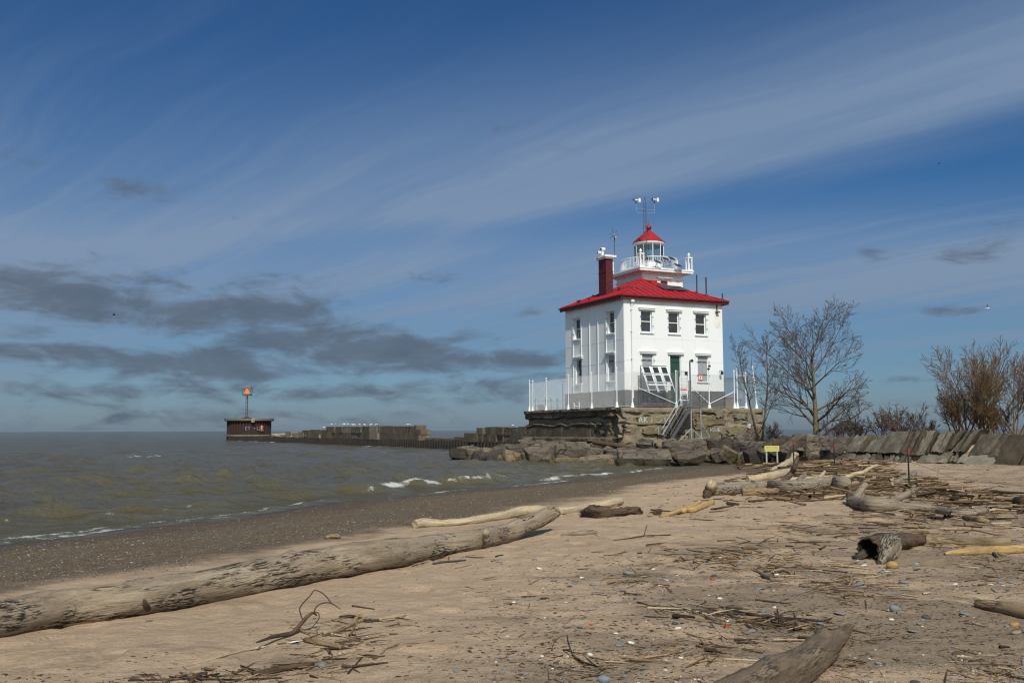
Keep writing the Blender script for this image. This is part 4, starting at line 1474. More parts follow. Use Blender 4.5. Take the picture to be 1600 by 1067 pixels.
# the smoother facing blocks that survive on both faces
fb = [(997, 1061, 650, 661.5, 'olive_block'), (1005, 1040, 668, 679, 'olive_block'), (1086, 1118, 651, 663.5, 'olive_block'), (1086, 1104, 663, 672, 'olive_block'), (1104, 1132, 655, 663, 'olive_block'), (1118, 1131, 640, 652, 'concrete_block'), (1137, 1161, 667, 679, 'olive_block'), (1167, 1186, 668, 680, 'olive_block'), (1076, 1124, 674, 687, 'olive_block'), (1093, 1120, 667.5, 674, 'olive_block'), (1062, 1095, 640, 644.5, 'concrete_block'), (1150, 1165, 651, 655, 'concrete_block'), (1166, 1180, 645, 664, 'concrete_block')]
for (x0, x1, y0, y1, mt) in fb:
    v = PV0 - .05
    u0, u1 = hu(x0, v, 0), hu(x1, v, 0)
    um = (u0 + u1) / 2
    z1, z0 = hz(y0, um, v) + HZ, hz(y1, um, v) + HZ
    ou = []
    nn = 22
    for k in range(nn):                        # ragged outline
        a = k / nn * 4
        side, f = int(a), a - int(a)
        q = [(u0 + (u1 - u0) * f, z0), (u1, z0 + (z1 - z0) * f), (u1 - (u1 - u0) * f, z1), (u0, z1 - (z1 - z0) * f)][side]
        ou.append((q[0] + .15 * rng.uniform(-1, 1), q[1] + .08 * rng.uniform(-1, 1)))
    mb = MB()
    mb.add([(a, v - .045 + .02 * rng.uniform(-1, 1), b) for a, b in ou] + [(a, v + .3, b) for a, b in ou], [list(range(nn)), list(range(nn, 2 * nn))[::-1]] + [(i, nn + i, nn + (i + 1) % nn, (i + 1) % nn) for i in range(nn)])
    mb.obj('facing_block', M[mt], plat)
for k in range(7):                             # dark blocks low on the lake side
    s0, s1 = 4.2 + k * 1.5, 4.2 + (k + 1) * 1.5 - .035
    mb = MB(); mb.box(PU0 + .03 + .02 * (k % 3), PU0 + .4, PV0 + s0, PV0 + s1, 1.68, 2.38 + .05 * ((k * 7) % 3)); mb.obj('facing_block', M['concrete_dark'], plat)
v = PV0 - .125
gz_ = lambda py, u: hz(py, u, v) + HZ
u = hu(1005, v, -.6)
lettering('AK', 0.62, M['chalk'], plat, (u, v, gz_(656.2, u)), (1, 0, 0))
u = hu(1018.5, v, -.6); lettering('J', 0.42, M['chalk'], plat, (u, v, gz_(655, u)), (1, 0, 0))
u = hu(1043, v, -.6); lettering('LC', 0.46, M['chalk'], plat, (u, v, gz_(655.5, u)), (1, 0, 0))
u = hu(1028, v, -.6); zc = gz_(655, u)
mb = MB(); mb.tube([(u + .33 * math.sin(a), v, zc + .08 - .33 * math.cos(a)) for a in np.linspace(-1.35, 1.35, 12)], .018, 5)
for dx in (-.1, .12):
    mb.tube([(u + dx - .06, v, zc + .1), (u + dx, v, zc + .2), (u + dx + .06, v, zc + .1)], .014, 4)
mb.obj('lettering', M['chalk'], plat)
u = hu(1029, v, -1.2); zc = gz_(674, u)
mb = MB(); mb.tube([(u, v, zc - .25), (u, v, zc + .3)], .014, 4); mb.tube([(u - .3, v, zc + .08), (u, v, zc + .3), (u + .3, v, zc + .08)], .014, 4); mb.obj('lettering', M['chalk'], plat)
u = hu(1117, v, -1.2); lettering('IGUE', 0.4, M['chalk'], plat, (u, v, gz_(672, u)), (1, 0, 0))
u = hu(1170.5, PV0 - .2, -1)
mb = MB(); z_ = hz(665.5, u, PV0) + HZ; mb.box(u - .08, u + .08, PV0 - .24, PV0 - .02, z_ - .14, z_ + .14); nb_ = mb.obj('notice_plate', M['white_clean'], plat)
mb = MB(); mb.box(u - .035, u + .035, PV0 - .247, PV0 - .241, z_ - .07, z_ + .05); mb.obj('notice_print', M['ink'], nb_)

# ------------------------------------------------------------------ things on the platform
fence = at_house('chain_link_fence', 'white-posted chain-link fence round the edge of the lighthouse platform', 'fence', 0, 0, 0)
FU, FV, FH = PU0 + .28, PV0 + .32, 2.55
fposts = [(FU, hv(p, FU, 1)) for p in (827.5, 832.5, 853.5, 888, 924.7, 963.8)] + [(hu(p, FV, 1), FV) for p in (988, 1056.5, 1108, 1147.5, 1152, 1165.5)] + [(PU1 - .3, FV), (PU1 - .3, 3.0), (PU1 - .3, 9.0)]
fheights = [2.5, 2.45, 2.55, 2.6, 2.6, 2.75, 2.6, 2.62, 2.55, 2.75, 2.95, 2.6, 3.1, 2.6, 2.6]
for i, ((u, v), h) in enumerate(zip(fposts, fheights)):
    mb = MB()
    lean = (-.28 if i == 12 else 0)
    mb.tube([(u, v, .05), (u + lean * .3, v, h * .5), (u + lean, v, h)], .036, 8)
    mb.lathe([(.14, 0), (.13, .03), (.055, .40), (.045, .44)], 10, (u, v, 0))
    mb.lathe([(.06, 0), (.075, .04), (.03, .1)], 8, (u + lean, v, h))
    if i in (6, 12):
        for k in range(9):
            mb.lathe([(.07, 0), (.07, .05)], 8, (u + lean * k / 9, v, .5 + k * .23))
    mb.obj('post', M['white_clean'], fence)


def chain_link(u0, v0, u1, v1, z0, z1, cell=.105, r=.0048):
    mb = MB()
    L = math.hypot(u1 - u0, v1 - v0)
    hgt = z1 - z0
    def pt(s, z): return (u0 + (u1 - u0) * s / L, v0 + (v1 - v0) * s / L, z0 + z)
    k = -int(hgt / cell)
    while k * cell < L:
        for sg in (1, -1):
            s0 = k * cell
            a, b = max(s0, 0), min(s0 + hgt, L)
            if b - a > .05:
                za, zb = (a - s0, b - s0) if sg > 0 else (hgt - (a - s0), hgt - (b - s0))
                mb.tube([pt(a, za), pt(b, zb)], r, 3, cap=False)
        k += 1
    for z in (0.03, hgt):
        mb.tube([pt(0, z), pt(L, z)], .008, 4, cap=False)
    return mb


for i in range(len(fposts) - 1):
    if i == 7:
        continue_from = 1080.5                 # the gate fills the first part of this bay
        ua = hu(continue_from, FV, 1)
        a, b = (ua, FV), fposts[8]
    else:
        a, b = fposts[i], fposts[i + 1]
    hh = min(fheights[i], fheights[i + 1]) - .12
    if math.hypot(a[0] - b[0], a[1] - b[1]) < .35:
        continue
    ob = chain_link(*a, *b, .06, hh).obj('chain_link_mesh', M['white_clean'] if i < 6 else M['grey_metal'], fence)
    ob['kind'] = 'stuff'
for (a, za), (b, zb) in (((fposts[6], 1.55), ((fposts[7][0] - .1, FV), .3)), ((fposts[8], .3), ((hu(1080.5, FV, 1), FV), 1.5)), ((fposts[8], .32), (fposts[9], 1.25))):
    mb = MB(); mb.tube([(a[0], a[1] - .05, za), (b[0], b[1] - .05, zb)], .026, 6); mb.obj('brace', M['white_clean'], fence)
mb = MB()
u9, u11 = fposts[10][0], fposts[11][0]
mb.tube([(u9, FV, .1), (u11, FV, .1)], .03, 6); mb.tube([(u9, FV, 2.45), (u11, FV, 2.45)], .03, 6); mb.obj('gate_frame', M['white_clean'], fence)

# rope rail at the far lake end
rr_ = at_house('rope_railing', 'low dark railing of thin posts and sagging ropes left of the lighthouse', 'railing', 0, 0, 0)
bp = [(hu(p, PV1 - .5, 1), PV1 - .5) for p in (831.5, 836.5, 852.5, 861, 870.5, 879.5)]
for i, (u, v) in enumerate(bp):
    mb = MB(); mb.tube([(u, v, 0), (u, v, 2.35 if i == 5 else 1.15)], .035, 6); mb.obj('post', M['dark_metal'], rr_)
for (a, b) in zip(bp, bp[1:]):
    for zz in (1.0, .45):
        mb = MB(); mb.tube([(a[0] + (b[0] - a[0]) * f, a[1], zz - .18 * math.sin(math.pi * f)) for f in np.linspace(0, 1, 8)], .022, 5); mb.obj('rope', M['dark_metal'], rr_)
u = hu(846.5, PV1 - 1.6, .5)
ub_ = at_house('equipment_box', 'small pale grey-green equipment box on the platform left of the lighthouse', 'box', u, PV1 - 1.6, 0)
mb = MB(); mb.box(-.25, .25, -.2, .2, 0, .48); mb.obj('box_body', M['concrete_block'], ub_)
mb = MB(); mb.box(-.28, .28, -.23, .23, .481, .53); mb.obj('box_lid', M['grey_metal'], ub_)
u = hu(901, -0.0, .2)
fr_ = at_house('hatch_frame', 'small white metal frame at the foot of the lake-side wall', 'frame', -.45, hv(901, -.45, .2), 0)
mb = MB()
for a, b in (((0, -.4, 0), (0, -.4, .6)), ((0, .4, 0), (0, .4, .55)), ((0, -.4, .05), (0, .4, .05)), ((0, -.4, .3), (0, .4, .3))):
    mb.bar(a, b, .05)
mb.obj('frame_bar', M['white_clean'], fr_)
u = hu(1141, 2.6, .3)
pl_ = at_house('concrete_plinth', 'tan concrete block beyond the right corner of the lighthouse', 'block', u, 2.6, 0)
mb = MB(); mb.box(-.45, .35, 0, 1.2, 0, .95); mb.box(-.5, .4, -.05, 1.25, .951, 1.02); mb.obj('plinth_body', M['concrete_block'], pl_)
u = hu(1155.5, 1.2, .9)
gb = at_house('electric_cabinet', 'grey electric cabinet on legs behind the right end of the fence', 'cabinet', u, 1.2, 0)
mb = MB(); mb.box(-.28, .28, 0, .3, .78, 1.28); mb.obj('cabinet_body', M['shutter'], gb)
mb = MB(); mb.box(-.24, .24, -.02, -.001, .82, 1.24); mb.obj('cabinet_door', M['shutter'], gb)
for dx in (-.22, .22):
    mb = MB(); mb.box(dx - .03, dx + .03, .12, .18, 0, .779); mb.obj('leg', M['grey_metal'], gb)

# solar array on its rack
u0, u1 = hu(1014.5, -1.75, 1.2), hu(1055, -1.75, 1.2)
vb, vt = -1.75, -.72
zb0, zt0 = hz(612.5, (u0 + u1) / 2, vb), hz(572.5, (u0 + u1) / 2, vt)
sa = at_house('solar_array', 'tilted rack of six solar panels standing by the green door', 'solar array', u0, vb, 0)
W = u1 - u0
n = Vector((0, -(zt0 - zb0), vt - vb)).normalized()
up = Vector((0, vt - vb, zt0 - zb0))
Lr = up.length
upn = up.normalized()
mb = MB()
cw = W / 3
for k in range(4):
    off = 0 if k == 0 else (W if k == 3 else k * cw)
    mb.bar(Vector((off, 0, zb0)), Vector((off, 0, zb0)) + up, .06, .05)
for k in (1, 2):
    mb.bar(Vector((k * cw + .09, 0, zb0)), Vector((k * cw + .09, 0, zb0)) + up, .05, .05)
mb.obj('rack_rail', M['white_clean'], sa)
mb = MB()
mb.bar(Vector((-.03, 0, zt0)) + Vector((0, vt - vb + .02, .03)), Vector((W + .03, vt - vb + .02, zt0 + .03)), .06, .06)
mb.bar((-.03, 0, zb0 - .03), (W + .05, 0, zb0 - .03), .06)
for x in (0.02, W - .02):
    mb.bar((x, vt - vb + .06, 0), (x, vt - vb + .06, zt0), .06); mb.bar((x, .02, 0), (x, .02, zb0), .06)
mb.bar((W * .32, .02, 0), (W * .32, .02, zb0), .05)
mb.obj('rack_frame', M['dark_metal'], sa)
for k in range(3):
    for (f0, f1) in ((.70, .985), (.37, .66)):
        x0 = k * cw + (.13 if k else .05)
        x1 = (k + 1) * cw - .05
        c = Vector(((x0 + x1) / 2, 0, zb0)) + up * ((f0 + f1) / 2) + n * .03
        mb = MB(); mb.obox(c, (Vector(((x1 - x0) / 2, 0, 0)), upn * Lr * (f1 - f0) / 2, n * .015)); pf_ = mb.obj('solar_panel', M['white_clean'], sa)
        mb = MB(); mb.obox(c + n * .019, (Vector(((x1 - x0) / 2 - .05, 0, 0)), upn * (Lr * (f1 - f0) / 2 - .045), n * .003)); mb.obj('solar_cells', M['pv'], pf_)
mb = MB(); c = Vector((W * .52, 0, zb0)) + up * .28 + n * .0; mb.obox(c, (Vector((W * .46, 0, 0)), upn * .06, n * .012)); mb.obj('rack_plate', M['white_clean'], sa)

# gate with its danger board, camera pole
ga, gb_ = fposts[7][0] + .12, hu(1076.5, FV, 1)
gate = at_house('steel_gate', 'white barred gate in the platform fence at the stair head', 'gate', ga, FV, 0)
W = gb_ - ga
gt = hz(580, ga, FV)
mb = MB()
mb.tube([(0, 0, .1), (0, 0, gt)], .028, 6); mb.tube([(W - .1, 0, .1), (W - .1, 0, gt)], .04, 6); mb.tube([(0, 0, gt), (W - .1, 0, gt)], .022, 6)
mb.obj('gate_frame', M['grey_metal'], gate)
mb = MB()
g1, g2 = hz(589, ga, FV), hz(599, ga, FV)
for z_ in (g1, g2, .55):
    mb.bar((.18, -.03, z_), (W - .1, -.03, z_), .055)
mb.bar((.2, -.03, .5), (.2, -.03, g1), .06); mb.bar((W - .17, -.03, .5), (W - .17, -.03, g1), .05)
mb.obj('gate_bar', M['white_clean'], gate)
mb = MB(); mb.box(W - .36, W - .14, -.07, -.03, hz(586, ga, FV), hz(580.5, ga, FV)); mb.obj('lock_box', M['black'], gate)
ob = chain_link(.02, .02, W - .12, .02, .1, gt).obj('gate_mesh', M['grey_metal'], gate); ob['kind'] = 'stuff'
us0, us1 = hu(1061.5, FV, 1), hu(1073, FV, 1)
zs_0, zs_1, zs_m = hz(617, us0, FV), hz(605.5, us0, FV), hz(611, us0, FV)
ds = at_house('danger_sign', 'red and white danger board hung on the platform gate', 'sign', (us0 + us1) / 2, FV - .09, (zs_0 + zs_1) / 2)
hw_, hh_ = (us1 - us0) / 2, (zs_1 - zs_0) / 2
mb = MB(); mb.box(-hw_, hw_, -.01, .01, -hh_, hh_); mb.obj('board', M['white_clean'], ds)
mb = MB(); mb.box(-hw_ + .03, hw_ - .03, -.016, -.0105, .04, hh_ - .03); mb.obj('red_panel', M['sign_red'], ds)
lettering('DANGER', .15, M['white_clean'], ds, (0, -.02, hh_ * .55), (1, 0, 0), depth=.003)
lettering('KEEP OUT', .10, M['ink'], ds, (0, -.014, -hh_ * .30), (1, 0, 0), depth=.003)
lettering('NO TRESPASSING', .07, M['ink'], ds, (0, -.014, -hh_ * .68), (1, 0, 0), depth=.003)
uc = hu(1078.5, FV - .12, 1)
cpz = hz(563.5, uc, FV)
cpo = at_house('camera_pole', 'dark grey pole with a small camera at the stair head', 'pole', uc, FV - .14, 0)
mb = MB(); mb.tube([(0, 0, 0), (0, 0, cpz - .12), (.02, -.02, cpz), (.12, -.05, cpz + .03)], .055, 8); mb.obj('pole', M['dark_metal'], cpo)
mb = MB(); mb.lathe([(.05, .1), (.1, .03), (.1, -.06), (.05, -.12)], 10, (.16, -.06, cpz)); mb.obj('camera_dome', M['black'], cpo)
mb = MB(); mb.box(-.07, .07, -.03, .12, .1, 2.0); mb.obj('cable_trunk', M['grey_metal'], cpo)
ul = hu(1106, FV, 2)
fl = at_house('flood_light', 'small black flood light on the fence post right of the stair', 'lamp', fposts[8][0], FV, hz(577, fposts[8][0], FV))
mb = MB(); mb.tube([(0, 0, -.1), (0, -.05, .02), (-.06, -.1, .02)], .02, 6); mb.lathe([(.04, .08), (.1, .04), (.1, -.04), (.04, -.08)], 8, (-.1, -.12, .02)); mb.lathe([(.05, .12), (.09, .04), (.09, -.06)], 8, (.05, -.05, .22)); mb.obj('lamp_head', M['black'], fl)

# steel stair down to the rocks
sv0, sv1 = PV0 - 1.35, PV0 - .45
svm = (sv0 + sv1) / 2
ut, ub2 = hu(1073, svm, 0), hu(1042, svm, -2)
zb2 = hz(689, ub2, svm)
st = at_house('steel_stair', 'steep dark steel stair with handrails up the platform front', 'stair', ub2, svm, zb2)
A, B = Vector((0, 0, 0)), Vector((ut - ub2, 0, -zb2))
hv_ = (sv1 - sv0) / 2
dirn = (B - A).normalized()
for sy in (-1, 1):
    mb = MB(); mb.bar(A + Vector((0, sy * hv_, .05)), B + Vector((0, sy * hv_, 0)), .07, .22); mb.obj('stringer', M['dark_metal'], st)
    mb = MB()
    for hgt in (.95, .5):
        a, b = A + Vector((0, sy * (hv_ + .03), hgt)), B + Vector((0, sy * (hv_ + .03), hgt))
        mb.tube([a - dirn * .1, a, b, b + Vector((.9, 0, 0))], .028, 6)
    for f in (.05, .35, .68, 1.0):
        p = A + (B - A) * f + Vector((0, sy * (hv_ + .03), 0))
        mb.tube([p, p + Vector((0, 0, .95))], .024, 6)
    mb.obj('handrail', M['grey_metal'] if sy > 0 else M['dark_metal'], st)
nt = 12
for k in range(nt):
    p = A + (B - A) * ((k + .6) / nt)
    mb = MB(); mb.box(p.x - .12, p.x + .12, -hv_ + .04, hv_ - .04, p.z - .015, p.z + .02); mb.obj('tread', M['dark_metal'], st)
mb = MB()
lw = .95
mb.box(B.x, B.x + lw, -hv_, .42, B.z - .08, B.z - .01); mb.obj('landing', M['dark_metal'], st)
mb = MB()
zlow = -.0
for x in (B.x + .06, B.x + lw - .06):
    mb.bar((x, -hv_ + .04, B.z - .08), (x, -hv_ + .04, .15), .07)
mb.bar((B.x + .06, -hv_ + .04, .9), (B.x - .9, -hv_ + .04, .05), .05); mb.bar((B.x + lw - .06, -hv_ + .04, 1.3), (B.x + lw + .7, -hv_ + .04, .25), .06); mb.bar((B.x + .06, -hv_ + .04, .9), (B.x + lw + .1, -hv_ + .04, .1), .05); mb.bar((B.x - .6, -hv_ + .04, .1), (B.x + lw + .7, -hv_ + .04, .25), .05)
mb.obj('support_leg', M['grey_metal'], st)
mb = MB(); mb.tube([(B.x + lw + .1, -hv_, B.z + .05), (B.x + lw + .1, -hv_, B.z + .9), (B.x + lw + .38, -hv_, B.z + .9), (B.x + lw + .38, -hv_, B.z + .4), (B.x + lw + .1, -hv_, B.z + .4)], .022, 6); mb.obj('guard_hoop', M['dark_metal'], st)

# ------------------------------------------------------------------ riprap below the platform
rub = MB()
uu, vv = [], []
rows = []
mound_line = [(700, 718, 8.0), (760, 720, 9), (830, 723, 9), (900, 726, 9), (960, 726, 8.5), (1040, 724, 8), (1100, 722, 8), (1160, 721, 8), (1215, 722, 7), (1260, 716, 6), (1290, 712, 5)]
FRONT_X = [700, 760, 830, 900, 960, 1040, 1100, 1160, 1215, 1260, 1300, 1340]
FRONT_Y = [73.0, 69.5, 66.0, 63.0, 60.5, 58.8, 60.5, 60.0, 55.5, 52.0, 49.5, 48.0]


def rock_Y(px, yb):
    yf = np.interp(px, [700, 800, 1000, 1160, 1300], [719, 724, 727, 722, 716])
    return float(np.interp(px, FRONT_X, FRONT_Y)) + max(0, (yf - yb)) * 0.30


NM = 40
for i in range(NM):
    px = 706 + (1200 - 706) * i / (NM - 1)
    Yf = float(np.interp(px, FRONT_X, FRONT_Y)) + .7
    for (dy, z) in ((0.2, -.6), (0.6, -.05), (2.6, .3), (4.6, .62), (7.5, .95), (12, 1.0)):
        q = P(px, 700, Yf + dy)
        rows.append((q.x, q.y, (z * (1 if px > 780 else max(.2, (px - 690) / 90))) + .1 * rng.uniform(-1, 1)))
i_ = np.array(rows).reshape(NM, 6, 3)
F = [(a * 6 + b, (a + 1) * 6 + b, (a + 1) * 6 + b + 1, a * 6 + b + 1) for a in range(NM - 1) for b in range(5)]
rub.add(i_.reshape(-1, 3), F)
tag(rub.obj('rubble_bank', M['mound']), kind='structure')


def rock_mesh(seed, sx=1, sy=1, sz=1, cuts=2, rough=.035, slab=False):
    r = random.Random(seed)
    bm = bmesh.new()
    pts = []
    for x in (-1, 1):
        for y in (-1, 1):
            for z in (-1, 1):
                base = Vector((x * (1 - .48 * r.random()), y * (1 - .45 * r.random()), z * (1 - (.22 if slab else .5) * r.random())))
                pts.append(base)
                if r.random() < .6:
                    ax = r.randrange(2)
                    q = base.copy(); q[ax] *= .55 + .25 * r.random(); q[1 - ax] *= 1.06
                    pts.append(q)
    for _ in range(3 if slab else 6):
        a = r.random() * 6.28
        pts.append(Vector((math.cos(a) * 1.02, math.sin(a) * 1.02, r.uniform(-.5, .6))))
    for p in pts:
        bm.verts.new((p.x * sx, p.y * sy, p.z * sz))
    res = bmesh.ops.convex_hull(bm, input=bm.verts)
    bmesh.ops.delete(bm, geom=list({g for g in res['geom_interior'] + res['geom_unused'] if isinstance(g, bmesh.types.BMVert)}), context='VERTS')
    bmesh.ops.dissolve_limit(bm, angle_limit=.12, verts=bm.verts, edges=bm.edges)
    bmesh.ops.bevel(bm, geom=bm.edges[:], offset=.03 * min(sx, sy, sz) + .008, segments=1, affect='EDGES', clamp_overlap=True)
    bmesh.ops.triangulate(bm, faces=bm.faces)
    for _ in range(cuts):
        es = [e for e in bm.edges if e.calc_length() > .22 * max(sx, sy, sz)]
        if es:
            bmesh.ops.subdivide_edges(bm, edges=es, cuts=1)
            bmesh.ops.triangulate(bm, faces=bm.faces)
    co = np.array([v.co[:] for v in bm.verts])
    m = max(sx, sy, sz)
    dn = rough * m * fbm(co[:, 0] / m * 2.6 + seed, co[:, 1] / m * 2.6, co[:, 2] / m * 2.6, seed, 3)
    dn2 = rough * m * fbm(co[:, 0] / m * 2.6 + seed, co[:, 1] / m * 2.6 + 9, co[:, 2] / m * 2.6, seed + 5, 3)
    bm.normal_update()
    for v, a, b in zip(bm.verts, dn, dn2):
        v.co += v.normal * a * 1.3 + Vector((b, a, 0)) * .4
    me = bpy.data.meshes.new('rock')
    bm.to_mesh(me)
    bm.free()
    return me


rock_lib = {}


def place_rock(px0, px1, y0, y1, seed, mat, label, group='broken rocks heaped below the platform', tilt=(0, 0, 0), depth=1.0, slab=False, name='riprap_rock', cat='rock'):
    """a rock filling the px box, resting about where its lower edge meets the bank"""
    pxm = (px0 + px1) / 2
    Y = rock_Y(pxm, y1)
    k = Y / FPX
    w, hgt = (px1 - px0) * k * 1.06, (y1 - y0) * k * 1.10
    dp = w * .8 * depth
    c = P(pxm, (y0 + y1) / 2, Y + dp * .35)
    key = (seed, slab)
    me = rock_mesh(seed, w / 2 * 1.08, dp / 2, hgt / 2 * (1.0 if slab else 1.12), 3, .055, slab)
    me.materials.append(M[mat])
    o = link(name, me)
    o.location = c
    o.rotation_euler = tilt
    tag(o, label, cat, group)
    return o


rocks = [
    (704, 752, 702, 718, 1, 'rock_dark', 'dark wet boulder at the lakeward tip of the rock heap', (0, .1, .2), 1.0, False),
    (728, 754, 699, 709, 2, 'rock', 'pale flat stone lying on the dark wet boulder at the tip', (.1, .1, 0), .9, True),
    (738, 756, 706, 718, 3, 'rock_dark', 'small brown rock tucked under the right end of the tip boulder', (0, 0, .4), 1.0, False),
    (755, 792, 705, 722, 4, 'rock_dark', 'black angular rock left of the tan rock at the waterline', (0, -.2, .3), 1.0, False),
    (767, 787, 711, 722, 5, 'rock_tan', 'small tan rock at the waterline near the lakeward end', (0, .05, -.2), .8, False),
    (770, 802, 697, 707, 6, 'rock', 'flat grey slab behind the black angular rocks', (.15, -.25, .1), 1.0, True),
    (784, 813, 707, 725, 7, 'rock_tan', 'brown jagged rock with a notched foot at the waterline', (0, .25, .5), 1.0, False),
    (804, 828, 704, 719, 8, 'rock_dark', 'black shaded rock left of the big smooth grey boulder', (0, -.2, .1), 1.0, False),
    (796, 852, 692, 704, 9, 'rock', 'long thin grey slab sloping down towards the lake', (.1, -.16, .1), 1.0, True),
    (836, 884, 691, 700, 10, 'rock', 'thin grey slab lying under the platform ledge', (.12, -.1, 0), 1.0, True),
    (820, 869, 697, 724, 11, 'rock', 'big smooth grey boulder with a black undercut foot', (.15, -.30, .3), .9, False),
    (866, 918, 697, 720, 12, 'rock', 'big upright grey slab with vertical cracks', (.25, .02, .05), .7, True),
    (884, 923, 693, 707, 13, 'rock', 'broken grey slab resting on the cracked slab', (.1, .1, -.1), .9, True),
    (860, 900, 715, 728, 14, 'rock_tan', 'yellow weed-stained rock in the water below the cracked slab', (0, .05, .2), .9, False),
    (896, 962, 712, 729, 15, 'rock_tan', 'long ochre rock at the waterline below the near corner', (.05, -.14, .1), .8, False),
    (912, 955, 700, 716, 16, 'rock', 'grey wedge behind the long ochre rock', (.15, .1, .1), .9, True),
    (946, 1000, 698, 714, 17, 'rock', 'wide grey slab just below the near corner', (.3, .06, 0), .9, True),
    (966, 1048, 707, 729, 18, 'rock', 'largest sloping grey slab at the edge of the water', (.42, .05, .05), .6, True),
    (1035, 1084, 693, 713, 19, 'rock', 'square grey block with a rounded right shoulder', (.3, .08, -.1), .8, True),
    (1052, 1100, 707, 723, 20, 'rock', 'low grey slab resting on the sand with a shaded lower edge', (.35, -.14, .1), .8, True),
    (994, 1056, 687, 695, 21, 'concrete_block', 'long flat ledge stone at the foot of the stair', (.05, 0, .1), .8, True),
    (1060, 1103, 686, 709, 22, 'rock', 'boxy grey stone with flat top right of the stair foot', (.1, -.05, .45), .9, True),
    (1101, 1128, 687, 706, 23, 'rock_dark', 'dark square stone beside the boxy grey stone', (.1, 0, .1), .9, True),
    (1096, 1114, 703, 718, 24, 'rock_tan', 'small pale upright stone between larger slabs', (.1, .3, .4), .8, False),
    (1122, 1162, 686, 712, 25, 'rock', 'large tilted grey slab leaning to the right', (.45, .42, .2), .6, True),
    (1108, 1146, 699, 717, 26, 'rock', 'grey sloping stone left of the yellow-striped stone', (.4, -.25, .1), .7, True),
    (1124, 1157, 702, 722, 27, 'rock_tan', 'yellow-grey striped stone standing on the sand', (.4, .40, .2), .6, True),
    (1148, 1174, 706, 722, 28, 'rock_tan', 'light grey pointed stone at the edge of the sand', (.3, -.2, .1), .8, False),
    (1162, 1197, 692, 707, 29, 'rock', 'grey slab sloping left under the small bare tree', (.35, -.3, .1), .8, True),
    (1150, 1187, 679, 692, 30, 'rock', 'upper grey slab against the right end of the platform', (.35, -.3, .1), .8, True),
    (1165, 1200, 700, 722, 31, 'rock_dark', 'black shadowed rock left of the yellow sign', (.2, -.35, .2), .9, False),
    (1184, 1222, 694, 723, 32, 'rock', 'brown-grey slab directly behind the yellow sign', (.5, -.5, .1), .6, True),
    (1214, 1264, 688, 722, 33, 'rock', 'long brown slab leaning steeply right of the yellow sign', (.5, -.62, .1), .5, True),
    (1256, 1302, 701, 715, 34, 'rock', 'pale grey slab at the foot of the tall bare tree', (.5, .02, .1), .8, True),
    (1296, 1322, 706, 717, 35, 'concrete_block', 'small pale slab between the tall tree and the red-topped stake', (.4, .1, .1), .8, True),
]
for (x0, x1, y0, y1, sd, mt, lab, tl, dp, sb) in rocks:
    place_rock(x0, x1, y0, y1, sd, mt, 'broken riprap: ' * 0 + lab, tilt=tl, depth=dp, slab=sb)
for k in range(95):                            # smaller rubble wedged between
    px = rng.uniform(715, 1290)
    yf = float(np.interp(px, [700, 800, 1000, 1160, 1300], [717, 721, 724, 720, 714]))
    yb = rng.uniform(yf - 24 if px > 790 else yf - 8, yf + 1)
    w = rng.uniform(8, 24)
    place_rock(px - w / 2, px + w / 2, yb - w * rng.uniform(.4, .75), yb, 100 + k, rng.choice(['rock', 'rock', 'rock_dark', 'rock_tan']), 'small broken rock wedged among the big slabs below the platform', 'small rocks wedged in the heap', (rng.uniform(-.3, .5), rng.uniform(-.4, .4), rng.uniform(-1, 1)), 1.0, rng.random() < .6)
# a dark timber lying across the slabs
tb = MB()
pa, pb = P(928, 691, 66.0), P(1056, 714, 60.0)
V, F = tube_np([pa, pa.lerp(pb, .3) + Vector((0, 0, .05)), pa.lerp(pb, .6), pb], [.17, .19, .17, .14], 8)
tb.add(V, F)
tag(tb.obj('timber_beam', M['wood_brown']), 'dark weathered timber lying across the slabs below the near corner', 'timber')

# ------------------------------------------------------------------ breakwater of leaning armour slabs
def along_wall(Yw):
    ys = [p[1] for p in WALL][::-1]; xs = [p[0] for p in WALL][::-1]
    return float(np.interp(Yw, ys, xs))


